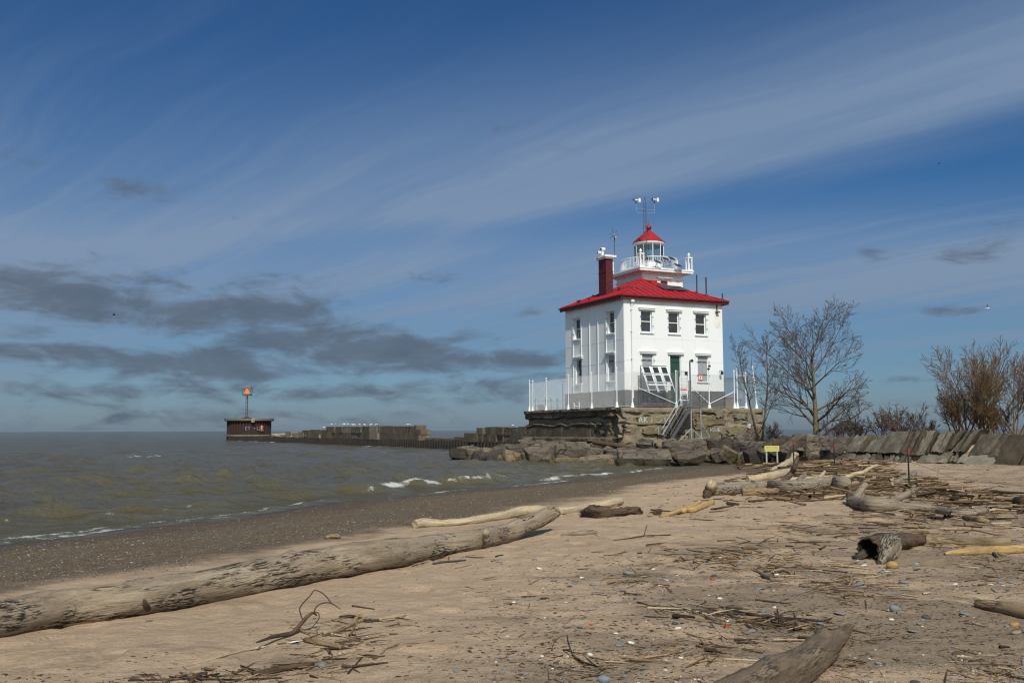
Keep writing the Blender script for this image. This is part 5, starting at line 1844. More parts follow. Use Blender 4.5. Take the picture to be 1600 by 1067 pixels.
def slab_block(px0, px1, y0, y1, lean, mat, label, name='armour_slab', group='leaning slabs of the breakwater', th=1.0, out=0.0, rough=.02):
    """parallelogram stone: lower-left px0..px1, top shifted right by LEAN px, set in the breakwater line"""
    pm = (px0 + px1) / 2 + lean / 2
    lo, hi = 20.0, 75.0
    for _ in range(40):                        # depth where this column crosses the breakwater line
        m = (lo + hi) / 2
        q = P(pm, 690, m)
        if q.x < along_wall(m) - out: lo = m
        else: hi = m
    Y = (lo + hi) / 2
    # wall tangent (towards the right of the picture) and slope direction
    tx = Vector((along_wall(Y - 1) - along_wall(Y + 1), -2, 0)).normalized()
    nb = Vector((-tx.y, tx.x, 0))
    if nb.x < 0: nb = -nb
    def onwall(px, py, back):
        l2, h2 = 12.0, 85.0
        for _ in range(40):
            m = (l2 + h2) / 2
            q = P(px, py, m)
            if q.x < along_wall(m) - out + back: l2 = m
            else: h2 = m
        return P(px, py, (l2 + h2) / 2)
    bk = 1.25
    a, b = onwall(px0, y1, 0), onwall(px1, y1, 0)
    d_, c_ = onwall(px0 + lean, y0, bk), onwall(px1 + lean, y0, bk)
    inward = nb * th + Vector((0, 0, -.15))
    quad = [a, b, c_, d_]
    N = 5
    Vs = []
    jit = lambda s: Vector((rng.uniform(-s, s), rng.uniform(-s, s), rng.uniform(-s, s)))
    quad = [q + jit(.05) for q in quad]
    pr = rng.uniform(-.04, .26)
    out_v = -nb * pr
    mbs = MB()
    front = []
    for i in range(N + 1):
        for j in range(N + 1):
            u, v = i / N, j / N
            q = (quad[0] * (1 - u) + quad[1] * u) * (1 - v) + (quad[3] * (1 - u) + quad[2] * u) * v
            e = min(u, 1 - u, v, 1 - v)
            q = q + out_v - nb * (0.06 if e > 0 else 0.0) + jit(.03)
            front.append(q)
    W1 = N + 1
    back = [f + inward for f in (front[0], front[N * W1], front[N * W1 + N], front[N])]
    Vs = front + back
    Fs = [(i * W1 + j, (i + 1) * W1 + j, (i + 1) * W1 + j + 1, i * W1 + j + 1) for i in range(N) for j in range(N)]
    nF = len(front)
    e0 = [i * W1 for i in range(W1)]; e1 = [N * W1 + j for j in range(W1)]; e2 = [i * W1 + N for i in range(N, -1, -1)]; e3 = [j for j in range(N, -1, -1)]
    Fs += [e0[::-1] + [nF, nF + 1], e1[::-1] + [nF + 1, nF + 2], e2[::-1] + [nF + 2, nF + 3], e3[::-1] + [nF + 3, nF], (nF + 3, nF + 2, nF + 1, nF)]
    org = (quad[0] + quad[1]) / 2
    mbs.add([v - org for v in Vs], Fs)
    o = mbs.obj(name, M[mat])
    o.location = org
    me = o.data
    L = (quad[3] - quad[0]).normalized()
    g = np.array([[(v - org).dot(tx), (v - org).dot(L), (v - org).dot(nb)] for v in Vs], np.float32) + nr.uniform(0, 20, 3).astype(np.float32)
    at = me.attributes.new('grain', 'FLOAT_VECTOR', 'POINT')
    at.data.foreach_set('vector', g.ravel())
    tag(o, label, 'slab', group)
    return o


gl = 'grey stone slab in the leaning row of the breakwater, right of the trees'
upper = [  # px0, px1 (foot), ytop, yfoot, lean, label
    (1204, 1212, 681, 700, 16, 0), (1212, 1221, 680, 700, 16, 0), (1221, 1233, 679, 701, 17, 0), (1234, 1243, 679, 702, 18, 0), (1243, 1250, 678, 703, 19, 0),
    (1282, 1296, 682, 701, 14, 0), (1296, 1309, 682, 703, 16, 0),
    (1311, 1318, 681, 704, 16, 0), (1319, 1338, 680, 705, 17, 'smooth pale grey slab third from the left beside the red-topped stake'), (1339, 1344, 680, 704, 17, 0), (1345, 1350, 680, 704, 17, 0), (1351, 1371, 679, 705, 18, 'wide pale grey slab between two pairs of thin brown slabs'),
    (1372, 1405, 675, 706, 18, 'wide grey slab with a brown stain across its middle'), (1406, 1413, 674, 707, 17, 0), (1414, 1422, 674, 708, 17, 0), (1423, 1431, 674, 709, 18, 0),
    (1432, 1446, 673, 709, 19, 'light ribbed slab with its bright edge towards the camera'), (1448, 1452, 675, 705, 17, 0), (1453, 1466, 675, 704, 17, 'brown slab right of the light ribbed slab'), (1467, 1476, 675, 705, 17, 0),
    (1478, 1488, 672, 700, 20, 0), (1489, 1497, 671, 704, 22, 0), (1498, 1510, 671, 703, 24, 'grey slab at the highest point of the row with a crumbling light edge'),
    (1512, 1546, 677, 708, 24, 'broad grey slab left of the pitted light edge'), (1547, 1563, 678, 710, 24, 'slab with a pitted light edge near the right end'), ]
for (a, b, y0, y1, ln, lab) in upper:
    slab_block(a + .35, b - .75, y0, y1 + 1.5, ln, 'slab', lab or gl, out=0.0)
lower = [(1308, 1316, 705, 716), (1317, 1324, 705, 717), (1325, 1333, 705, 718), (1334, 1350, 706, 719), (1352, 1359, 707, 721), (1361, 1368, 707, 721), (1369, 1376, 707, 722), (1378, 1386, 708, 722), (1387, 1396, 709, 724), (1397, 1404, 710, 724), (1405, 1412, 710, 724), (1413, 1420, 711, 722)]
for (a, b, y0, y1) in lower:
    slab_block(a + .3, b - .3, y0, y1, 6, 'slab', 'low narrow stone in the short row at the foot of the breakwater', 'foot_stone', 'narrow stones at the foot of the breakwater', .8, .85)
slab_block(1432, 1478, 705, 722, 14, 'slab', 'grey slab half buried in sand below the brown slabs', out=.9)
slab_block(1481, 1487, 704, 721, 8, 'slab', 'thin dark upright slab beside the gap in the breakwater', out=.5)
slab_block(1489, 1496, 704, 721, 8, 'slab', 'second thin dark slab at the gap in the breakwater', out=.5)
slab_block(1497, 1510, 706, 723, 10, 'concrete_block', 'short tan slab leaning in the gap of the breakwater', out=.5)
slab_block(1505, 1552, 706, 729, 14, 'concrete_block', 'pale blue-grey slab half covered by sand near the right end', out=.9)
slab_block(1545, 1590, 679, 730, 34, 'slab', 'very large dark grey slab reaching down to the sand', out=.55)
slab_block(1591, 1640, 677, 728, 34, 'slab', 'dark grey slab cut off by the right edge of the photo', out=.55)
slab_block(1641, 1700, 677, 727, 34, 'slab', gl, out=.55)
slab_block(1701, 1760, 676, 726, 34, 'slab', gl, out=.55)
# dark rubble core behind the slabs
mb = MB()
cs = []
for Yw in np.linspace(16, 69, 60):
    x = along_wall(Yw)
    top = 1.15 + .08 * rng.uniform(-1, 1)
    cs.append([(x + .15, Yw, .0), (x + .55, Yw, .75), (x + 1.3, Yw, top), (x + 2.6, Yw, top)])
V = np.array(cs).reshape(-1, 3)
F = [(a * 4 + b, a * 4 + b + 1, (a + 1) * 4 + b + 1, (a + 1) * 4 + b) for a in range(59) for b in range(3)]
mb.add(V, F)
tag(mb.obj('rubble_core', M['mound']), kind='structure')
for k in range(34):                            # broken stone between the platform and the leaning slabs
    px = rng.uniform(1196, 1310)
    yb = rng.uniform(686, 706)
    Y = 58.5 - (px - 1196) * .05 - (yb - 686) * .2
    w = rng.uniform(8, 22) * Y / FPX
    me = rock_mesh(300 + k, w * .6, w * .5, w * .3, 1, .03, True)
    me.materials.append(M[rng.choice(['rock', 'rock_dark', 'slab' if False else 'rock'])])
    o = link('riprap_rock', me); o.location = P(px, yb - 2, Y); o.rotation_euler = (.3, -.6, rng.uniform(-.4, .4))
    tag(o, 'broken brown stone in the heap behind the yellow sign', 'rock', 'broken stones behind the yellow sign')

# ------------------------------------------------------------------ pier with sheet piling, blocks, end caisson
pier = thing('pier', 'long low pier of rusted sheet piling topped with concrete blocks', 'pier', (0, 0, 0))


def pierp(Y, off=0.0):                         # point on the lake face at world Y; off = metres towards the far side
    x = -3.9 + (107 - Y) * .504
    return Vector((x + off * .893, Y + off * .45, 0))


pd_ = (pierp(90) - pierp(91)).normalized()      # towards the land
pn_ = Vector((-pd_.y * -1, pd_.x * -1, 0))
pn_ = Vector((.893, .45, 0))
mbp = MB()
prof = [(0, 0), (.22, 0), (.32, .28), (.62, .28), (.72, 0), (.84, 0)]
for i, (s, d) in enumerate(prof[:-1]):
    s2, d2 = prof[i + 1]
    a0, a1 = Vector((s, d, -1.2)), Vector((s2, d2, -1.2))
    mbp.add([(s, d, -1.2), (s2, d2, -1.2), (s2, d2, 0), (s, d, 0), (s, d + .04, -1.2), (s2, d2 + .04, -1.2), (s2, d2 + .04, 0), (s, d + .04, 0)], [(0, 1, 2, 3), (3, 2, 6, 7)])
spm = mbp.mesh('sheet_pile', M['rust_dark'])
ang = math.atan2(pd_.y, pd_.x)
Y = 232.0
n = 0
L_tot = (pierp(86) - pierp(236)).length
for k in range(int(L_tot / .84)):
    p = pierp(236) + pd_ * (.84 * k)
    top = 1.02 + .05 * math.sin(k * .7) + .04 * rng.uniform(-1, 1)
    o = link('sheet_pile', spm, pier)
    o.location = (p.x, p.y, top)
    o.rotation_euler = (0, 0, ang)
mb = MB()
a, b = pierp(84, .35), pierp(237, .35)
mb.add([a + Vector((0, 0, .86)), b + Vector((0, 0, .86)), b + pn_ * 7 + Vector((0, 0, .86)), a + pn_ * 7 + Vector((0, 0, .86)), a + Vector((0, 0, -1)), b + Vector((0, 0, -1)), b + pn_ * 7 + Vector((0, 0, -1)), a + pn_ * 7 + Vector((0, 0, -1))], [(0, 3, 2, 1), (0, 1, 5, 4), (2, 3, 7, 6), (1, 2, 6, 5), (3, 0, 4, 7)])
mb.obj('pier_deck', M['terrace'], pier)


def pier_Y(px):
    lo, hi = 60, 260
    for _ in range(40):
        m = (lo + hi) / 2
        w = pierp(m) + Vector((0, 0, 1)) - CAM
        if w.dot(CR) / w.dot(CF) > (px - CX) / FPX: lo = m
        else: hi = m
    return (lo + hi) / 2


def pier_blocks(px0, px1, y_top, y_bot, tiers, wmin, wmax, off=.5, mat='pier_block', raggedness=.06):
    Ya, Yb = pier_Y(px0), pier_Y(px1)
    p0, p1 = pierp(Ya), pierp(Yb)
    Ltot = (p1 - p0).length
    ym = (Ya + Yb) / 2
    xm = pierp(ym).x
    zt, zb = zpix(y_top, xm, ym), max(.9, zpix(y_bot, xm, ym))
    zb = 0.9
    hh = (zt - zb) / tiers
    for t_ in range(tiers):
        s = rng.uniform(-.3, .1)
        while s < Ltot:
            w = rng.uniform(wmin, wmax)
            w = min(w, Ltot - s + .2)
            if w < .4: break
            jo = off + rng.uniform(-.16, .16)
            za, zb_ = zb + hh * t_ + .012, zb + hh * (t_ + 1) - .01 + (rng.uniform(-raggedness, raggedness) if t_ == tiers - 1 else 0)
            c = p0 + pd_ * (s + w / 2) + pn_ * (jo + .7)
            mbk = MB()
            x, y, z = w / 2 - .03, .7, (zb_ - za) / 2
            mbk.obox((0, 0, 0), (pd_ * (x - .05), pn_ * y, Vector((0, 0, z)))); mbk.obox((0, 0, 0), (pd_ * x, pn_ * (y - .05), Vector((0, 0, z - .05))))
            o = mbk.obj('concrete_block', M[mat if rng.random() < .75 else rng.choice(['concrete_dark', 'pier_block', 'concrete_block'])], pier)
            o.location = c + Vector((0, 0, (za + zb_) / 2))
            o.rotation_euler = (0, 0, rng.uniform(-.04, .04))
            s += w


pier_blocks(745, 835, 667, 688, 2, 1.35, 1.75, .2)
pier_blocks(723, 744.5, 677, 688, 1, 1.4, 1.8, .1)
pier_blocks(705, 722, 682.5, 687, 1, 1.8, 2.6, .2)
pier_blocks(640, 651, 670.5, 684, 2, 3.0, 4.0, .3)
pier_blocks(586, 645, 665.2, 684, 2, 5.0, 9.0, .5)
pier_blocks(508, 588, 666.0, 682.5, 2, 3.0, 5.2, .2)
pier_blocks(466, 506, 671.5, 681, 1, 4.0, 7.0, .8)
pier_blocks(440, 468, 675.5, 681, 1, 4.0, 7.0, .8, 'concrete_lit', .25)
pier_blocks(650, 700, 685, 687, 1, 5.0, 9.0, 1.2)
for k, (px, w, h) in enumerate(((424, 22, 8.5), (434, 16, 7), (448, 16, 5), (458, 12, 5), (470, 10, 7), (492, 14, 8), (500, 12, 9))):
    Yk = pier_Y(px)
    kk = Yk / FPX
    me = rock_mesh(500 + k, w * kk * .55, 1.2, h * kk * .5, 1, .03)
    me.materials.append(M['concrete_lit'])
    o = link('rubble_stone', me, pier)
    q = pierp(Yk, 1.6)
    o.location = (q.x, q.y, .95 + h * kk * .35)

# caisson
CYW = 241.0
cc = P(389, 680, CYW)
cais = thing('pier_caisson', 'round rusty steel caisson with a concrete cap at the end of the pier', 'caisson', (cc.x, cc.y, 0))
RC = 33.5 * CYW / FPX
ztop, zc_b = zpix(653.5, cc.x, CYW - RC), zpix(657.5, cc.x, CYW - RC)
npile = 44
for k in range(npile):
    a0 = 2 * math.pi * k / npile
    mb = MB()
    ring_ = []
    for f, r_ in ((0, RC), (.22, RC), (.32, RC - .26), (.78, RC - .26), (.88, RC), (1, RC)):
        a = a0 + 2 * math.pi / npile * f
        ring_.append((r_ * math.cos(a), r_ * math.sin(a)))
    Vv = [(x, y, -1) for x, y in ring_] + [(x, y, zc_b) for x, y in ring_]
    mb.add(Vv, [(i, i + 1, i + 7, i + 6) for i in range(5)])
    mb.obj('sheet_pile', M['rust'], cais)
mb = MB(); mb.lathe([(RC - .35, -1), (RC - .35, zc_b - .02), (RC + .5, zc_b - .01), (RC + .62, zc_b + .15), (RC + .62, ztop), (.1, ztop + .02)], 44); mb.obj('cap', M['concrete_block'], cais)
zl2 = zpix(680.5, cc.x, CYW - RC)
mb = MB(); mb.lathe([(RC + .05, zl2 - .12), (RC + .5, zl2 - .1), (RC + .5, zl2 + .16), (RC + .05, zl2 + .18)], 44); mb.obj('timber_waling', M['concrete_block'], cais)
vd = (CAM - Vector((cc.x, cc.y, EYE))).normalized()
vx = Vector((-vd.y, vd.x, 0))
for px, py, txt, sz in ((387, 669.5, 'ET', 1.15), (402.5, 670, 'MUK', 1.3)):
    lx = (px - 389) / FPX * CYW
    loc = vx * lx + Vector((vd.x, vd.y, 0)) * (math.sqrt(max(1, RC * RC - lx * lx)) + .06)
    lettering(txt, sz, M['graffiti'], cais, (loc.x, loc.y, zpix(py, cc.x, CYW - RC)), vx, depth=.02)
lx = (407.5 - 389) / FPX * CYW
loc = vx * lx + Vector((vd.x, vd.y, 0)) * (math.sqrt(RC * RC - lx * lx) + .1)
mb = MB(); mb.obox((loc.x, loc.y, zpix(669, cc.x, CYW - RC)), (vx * .2, Vector((0, 0, .7)), vd * .03)); mb.obj('rust_patch', M['orange'], cais)
lx = (394.5 - 389) / FPX * CYW
loc = vx * lx + Vector((vd.x, vd.y, 0)) * (RC + .5)
mb = MB(); mb.obox((loc.x, loc.y, zpix(656.5, cc.x, CYW - RC)), (vx * .38, Vector((0, 0, .5)), vd * .2)); mb.obj('fender_block', M['concrete_lit'], cais)
# navigation beacon
bz = ztop
bc = thing('navigation_beacon', 'orange triangle beacon on a thin lattice pole over the caisson', 'beacon', (cc.x - .1, cc.y - 2.0, bz))
Yb_ = CYW - 2
bh = zpix(618, cc.x, Yb_) - bz
mb = MB()
for dx, dy in ((-.22, -.2), (.22, -.2), (0, .25)):
    mb.tube([(dx, dy, .3), (dx, dy, bh)], .07, 5)
z = .3
while z < bh - .5:
    mb.bar((-.22, -.2, z), (.22, -.2, z + .45), .06); mb.bar((.22, -.2, z + .45), (-.22, -.2, z + .9), .06); mb.bar((.22, -.2, z), (0, .25, z + .5), .05)
    z += .9
mb.obj('pole', M['dark_metal'], bc)
mb = MB(); mb.box(-1.1, 1.1, -.6, .6, 0, .18); mb.box(-.5, .5, -.45, .45, .181, .35); mb.obj('pole_base', M['rust'], bc)
pz0, pz1 = zpix(615.5, cc.x, Yb_) - bz, zpix(607.5, cc.x, Yb_) - bz
mb = MB(); mb.box(-1.0, 1.0, -.9, .9, bh, pz0 - .02)
for x in (-1, 0, 1):
    for y in (-.9, .9):
        mb.bar((x, y, pz0), (x, y, pz1), .08)
for zz in (pz1, (pz0 + pz1) / 2):
    for y in (-.9, .9): mb.bar((-1, y, zz), (1, y, zz), .07)
    for x in (-1, 1): mb.bar((x, -.9, zz), (x, .9, zz), .07)
mb.obj('platform_rail', M['dark_metal'], bc)
mb = MB(); mb.add([(-.6, -1.0, pz0), (.9, -1.0, pz0), (.40, -1.0, pz1), (0, -1.0, pz1), (-.6, -.94, pz0), (.9, -.94, pz0), (.40, -.94, pz1), (0, -.94, pz1)], [(0, 1, 2, 3), (7, 6, 5, 4), (0, 4, 5, 1), (1, 5, 6, 2), (2, 6, 7, 3), (3, 7, 4, 0)]); mb.obj('daymark', M['orange'], bc)
mb = MB(); mb.lathe([(.2, 0), (.2, .45), (.12, .6), (.02, .65)], 10, (0, 0, pz1)); mb.obj('beacon_light', M['sign_red'], bc)
mb = MB(); mb.bar((1.1, 0, pz1 - .2), (1.1, 0, pz1 + .3), .1); mb.obox((1.25, -.1, pz1 + .35), ((.4, 0, -.12), (0, .3, 0), (.02, 0, .05))); mb.obj('beacon_solar_panel', M['pv'], bc)

# ------------------------------------------------------------------ bare trees and shrubs
def grow(paths, p, d, L, r, lvl, prm, rnd):
    n = [10, 8, 6, 5, 4, 4][lvl]
    pts, rad = [p.copy()], [r]
    q, dd = p.copy(), d.normalized()
    wob = prm['wob'][lvl]
    for i in range(n):
        dd = (dd + Vector((rnd.gauss(0, wob), rnd.gauss(0, wob), rnd.gauss(0, wob) + prm['up'][lvl])) * (1.0 / n * 3)).normalized()
        q = q + dd * (L / n)
        pts.append(q.copy())
        rad.append(max(r * (1 - (i + 1) / n * prm['taper'][lvl]), prm.get('rmin', .008)))
    paths.append((lvl, pts, rad))
    if lvl >= prm['max']:
        return
    k = prm['kids'][lvl]
    k = max(1, int(k * rnd.uniform(.75, 1.25)))
    a0 = rnd.uniform(0, 6.28)
    for j in range(k):
        f = prm['from'][lvl] + (1 - prm['from'][lvl]) * (j + rnd.uniform(.1, .9)) / k
        i = min(int(f * n), n - 1)
        t = f * n - i
        bp = pts[i].lerp(pts[i + 1], t)
        bd = (pts[i + 1] - pts[i]).normalized()
        ang = prm['ang'][lvl] * rnd.uniform(.7, 1.25) * (1.0 - .35 * f)
        a = a0 + j * 2.4 + rnd.uniform(-.4, .4)
        side = bd.orthogonal().normalized()
        side.rotate(Quaternion(bd, a))
        nd = (bd * math.cos(ang) + side * math.sin(ang)).normalized()
        shape = prm['shape'](f) if lvl == 0 else (1.05 - .5 * f)
        grow(paths, bp, nd, L * prm['len'][lvl] * shape * rnd.uniform(.75, 1.2), max(rad[i] * prm['rr'][lvl], .0045), lvl + 1, prm, rnd)


def batch_tubes(mb, items, n):
    """many thin tubes of one point count at once"""
    Pp = np.array([[v[:] for v in pts] for pts, _ in items]); Rr = np.array([r for _, r in items])
    K, m, _ = Pp.shape
    T = np.gradient(Pp, axis=1)
    T /= np.linalg.norm(T, axis=2, keepdims=True) + 1e-9
    mean = T.mean(1)
    ref = np.where(np.abs(mean[:, 2:3]) > .8, np.array([[1.0, 0.2, 0]]), np.array([[0, 0, 1.0]]))[:, None, :]
    N = np.cross(T, ref); N /= np.linalg.norm(N, axis=2, keepdims=True) + 1e-9
    B = np.cross(T, N)
    a = np.arange(n) * 2 * math.pi / n
    V = Pp[:, :, None, :] + Rr[:, :, None, None] * (N[:, :, None, :] * np.cos(a)[None, None, :, None] + B[:, :, None, :] * np.sin(a)[None, None, :, None])
    i = np.arange(m - 1)[:, None] * n
    j = np.arange(n)[None, :]
    k = (j + 1) % n
    F = np.stack([i + j, i + k, i + n + k, i + n + j], -1).reshape(-1, 4)
    F = (F[None] + (np.arange(K) * m * n)[:, None, None]).reshape(-1, 4)
    mb.add(V.reshape(-1, 3), F.tolist())


def plant(name, label, cat, base, stems, prm, mats, seed, group=None):
    """stems: list of (offset, direction, length, radius); trunk and every limb with its own twigs are parts"""
    rnd = random.Random(seed)
    root = thing(name, label, cat, base, 0, group)
    for (off, d, L, r) in stems:
        paths = []
        grow(paths, Vector(off), Vector(d), L, r, prm.get('lvl0', 0), prm, rnd)
        cur = None
        groups = []
        for lvl, pts, rad in paths:
            base_l = prm.get('lvl0', 0)
            if lvl == base_l:
                groups.append(('trunk' if base_l == 0 else 'stem', [(lvl, pts, rad)]))
            elif lvl == base_l + 1:
                groups.append(('branch', [(lvl, pts, rad)]))
            else:
                groups[-1][1].append((lvl, pts, rad))
        for nm, items in groups:
            mb = MB()
            for lv in sorted({i[0] for i in items}):
                batch_tubes(mb, [(p_, r_) for l_, p_, r_ in items if l_ == lv], [10, 6, 5, 3, 3, 3][lv])
            mb.obj(nm, mats[0] if nm in ('trunk',) else mats[1], root, smooth=True)
    return root


prm_tree = dict(max=4, rmin=.0078, kids=[24, 9, 6, 4], ang=[R(60), R(42), R(38), R(36)], len=[.56, .56, .58, .66], rr=[.46, .55, .58, .6], wob=[.05, .16, .2, .25, .3], up=[.02, .055, .035, .015, .0], taper=[.86, .85, .85, .8, .7], shape=lambda f: .62 + .50 * math.sin(math.pi * (f * .85 + .08)), **{'from': [.17, .2, .2, .15]})
tb_ = P(1277, 700, 56.5)
tb_.z = min(tb_.z, 1.3)
Ht = zpix(474, tb_.x, tb_.y) - tb_.z
plant('bare_tree', 'tall leafless tree with a pale trunk behind the breakwater stones', 'tree', tb_, [((0, 0, -.3), (-.02, 0, 1), Ht * .72, .205)], prm_tree, (M['bark'], M['bark_twig']), 21)

prm_small = dict(max=3, rmin=.009, kids=[12, 7, 6], ang=[R(40), R(42), R(40)], len=[.36, .45, .5], rr=[.5, .55, .6], wob=[.12, .2, .25, .3], up=[.03, .07, .05, .03], taper=[.85, .85, .8, .7], shape=lambda f: 1.1 - .5 * f, **{'from': [.42, .2, .15]})
sb_ = P(1188, 696, 63.0)
Hs = zpix(536, sb_.x, sb_.y) - sb_.z
plant('small_bare_tree', 'thin two-stemmed leafless tree against the right end of the platform', 'tree', sb_,
      [((0, 0, -.2), (-.26, 0, 1), Hs * .95, .085), ((.05, 0, -.1), (.22, .0, 1), Hs * 1.0, .085), ((0, .1, .8), (.35, 0, .7), Hs * .45, .05)], prm_small, (M['bark_twig'], M['bark_twig']), 8)
prm_bush = dict(max=3, rmin=.0080, kids=[10, 7, 4], ang=[R(36), R(36), R(34)], len=[.48, .54, .6], rr=[.55, .6, .65], wob=[.14, .2, .26, .3], up=[.02, .06, .04, .02], taper=[.8, .8, .7, .6], shape=lambda f: 1.1 - .45 * f, **{'from': [.22, .15, .1]})


prm_low = dict(prm_bush, kids=[8, 5, 3], len=[.5, .55, .65], ang=[R(40), R(40), R(38)], rmin=.0085)


def bush(px, py, Y, top, wpx, nst, mat, label, seed, spread=.6, group=None, name='leafless_shrub', rad=.05, prm=prm_bush):
    b = P(px, py, Y)
    Hb = zpix(top, b.x, b.y) - b.z
    rnd = random.Random(seed)
    stems = []
    for k in range(nst):
        a = rnd.uniform(0, 6.28)
        lean = spread * (k / max(1, nst - 1)) ** .6
        dx, dy = math.cos(a) * lean, math.sin(a) * lean * .6
        off = (rnd.uniform(-.5, .5) * wpx * Y / FPX * .35, rnd.uniform(-.5, .5), -.2)
        d = Vector((dx, dy, 1)).normalized()
        stems.append((off, d, Hb * rnd.uniform(.66, .92) / max(.75, d.z) * .92, rad * rnd.uniform(.7, 1.2)))
    return plant(name, label, 'shrub', b, stems, prm, (mat, mat), seed, group)


bush(1538, 672, 50.5, 541, 50, 13, M['bark_red'], 'big rounded russet shrub near the right edge behind the breakwater', 31, .95, rad=.045)
bush(1590, 676, 49.0, 550, 40, 8, M['bark_red'], 'russet sapling cluster cut by the right edge of the photo', 32, .9, rad=.04)
bush(1500, 676, 51.5, 596, 80, 10, M['bark_red'], 'lower dense russet shrub at the left foot of the big rounded shrub', 33, .75)
bush(1560, 678, 50, 622, 120, 13, M['bark_red'], 'knee-high tangle of brown twigs under the big rounded shrub', 34, .9, rad=.03)
bush(1640, 676, 48, 560, 90, 7, M['bark_red'], 'russet shrub beyond the right edge', 35, .5)
for i, (px, top, w, n_, lab) in enumerate([(1335, 655, 60, 8, 'low arching brambles just right of the tall tree'), (1375, 636, 70, 8, 'brown twiggy shrub with dark seed heads midway between tree and big shrub'), (1415, 630, 70, 8, 'taller thin shrub with dark seed heads left of the gap'), (1452, 645, 50, 6, 'sparse twigs between the thin shrub and the russet shrubs'), (1310, 650, 50, 7, 'dark bramble growing round the foot of the tall tree'), (1395, 658, 120, 8, 'low tangle of twigs along the top of the breakwater'), (1345, 640, 60, 5, 'loose thin shrub between the tall tree and the seed heads')]):
    bush(px, 684, 54.5 - (px - 1310) * .03, top, w, n_, M['bark_grey'] if i != 2 else M['bark_twig'], lab, 40 + i, .95, rad=.026, prm=prm_low)
bush(1206, 700, 62.5, 655, 40, 7, M['bark_twig'], 'scrubby brown twigs at the right corner of the platform', 61, .7, rad=.022, prm=prm_low)
# heavy low limb sweeping right from the tall tree
mb = MB()
pts = [P(px, py, 56.0) for px, py in ((1279, 690), (1284, 684), (1297, 672), (1310, 664), (1328, 655), (1344, 645), (1352, 636))]
o_ = pts[0].copy()
mb.tube([(p - o_)[:] for p in pts], [.09, .085, .075, .06, .045, .03, .015], 6)
rnd = random.Random(5)
pth = []
for k in range(2, 6):
    for _ in range(3):
        grow(pth, pts[k] - o_, Vector((rnd.uniform(-.5, 1), rnd.uniform(-.6, .6), rnd.uniform(.1, 1))), rnd.uniform(.7, 1.5), .022, 2, prm_tree, rnd)
for lvl, p_, r_ in pth:
    mb.tube([v[:] for v in p_], r_, 3, cap=False)
lb = mb.obj('leaning_stem', M['bark_grey'], None, True)
lb.location = o_
tag(lb, 'dark leaning stem growing out to the right at the foot of the tall tree', 'stem')

# ------------------------------------------------------------------ driftwood
def catmull(P_, n):
    P_ = np.asarray(P_, float)
    m = len(P_)
    Q = np.vstack([2 * P_[0] - P_[1], P_, 2 * P_[-1] - P_[-2]])
    t = np.linspace(0, m - 1 - 1e-6, n)
    i = t.astype(int)
    f = (t - i)[:, None]
    p0, p1, p2, p3 = Q[i], Q[i + 1], Q[i + 2], Q[i + 3]
    return .5 * ((2 * p1) + (-p0 + p2) * f + (2 * p0 - 5 * p1 + 4 * p2 - p3) * f ** 2 + (-p0 + 3 * p1 - 3 * p2 + p3) * f ** 3)


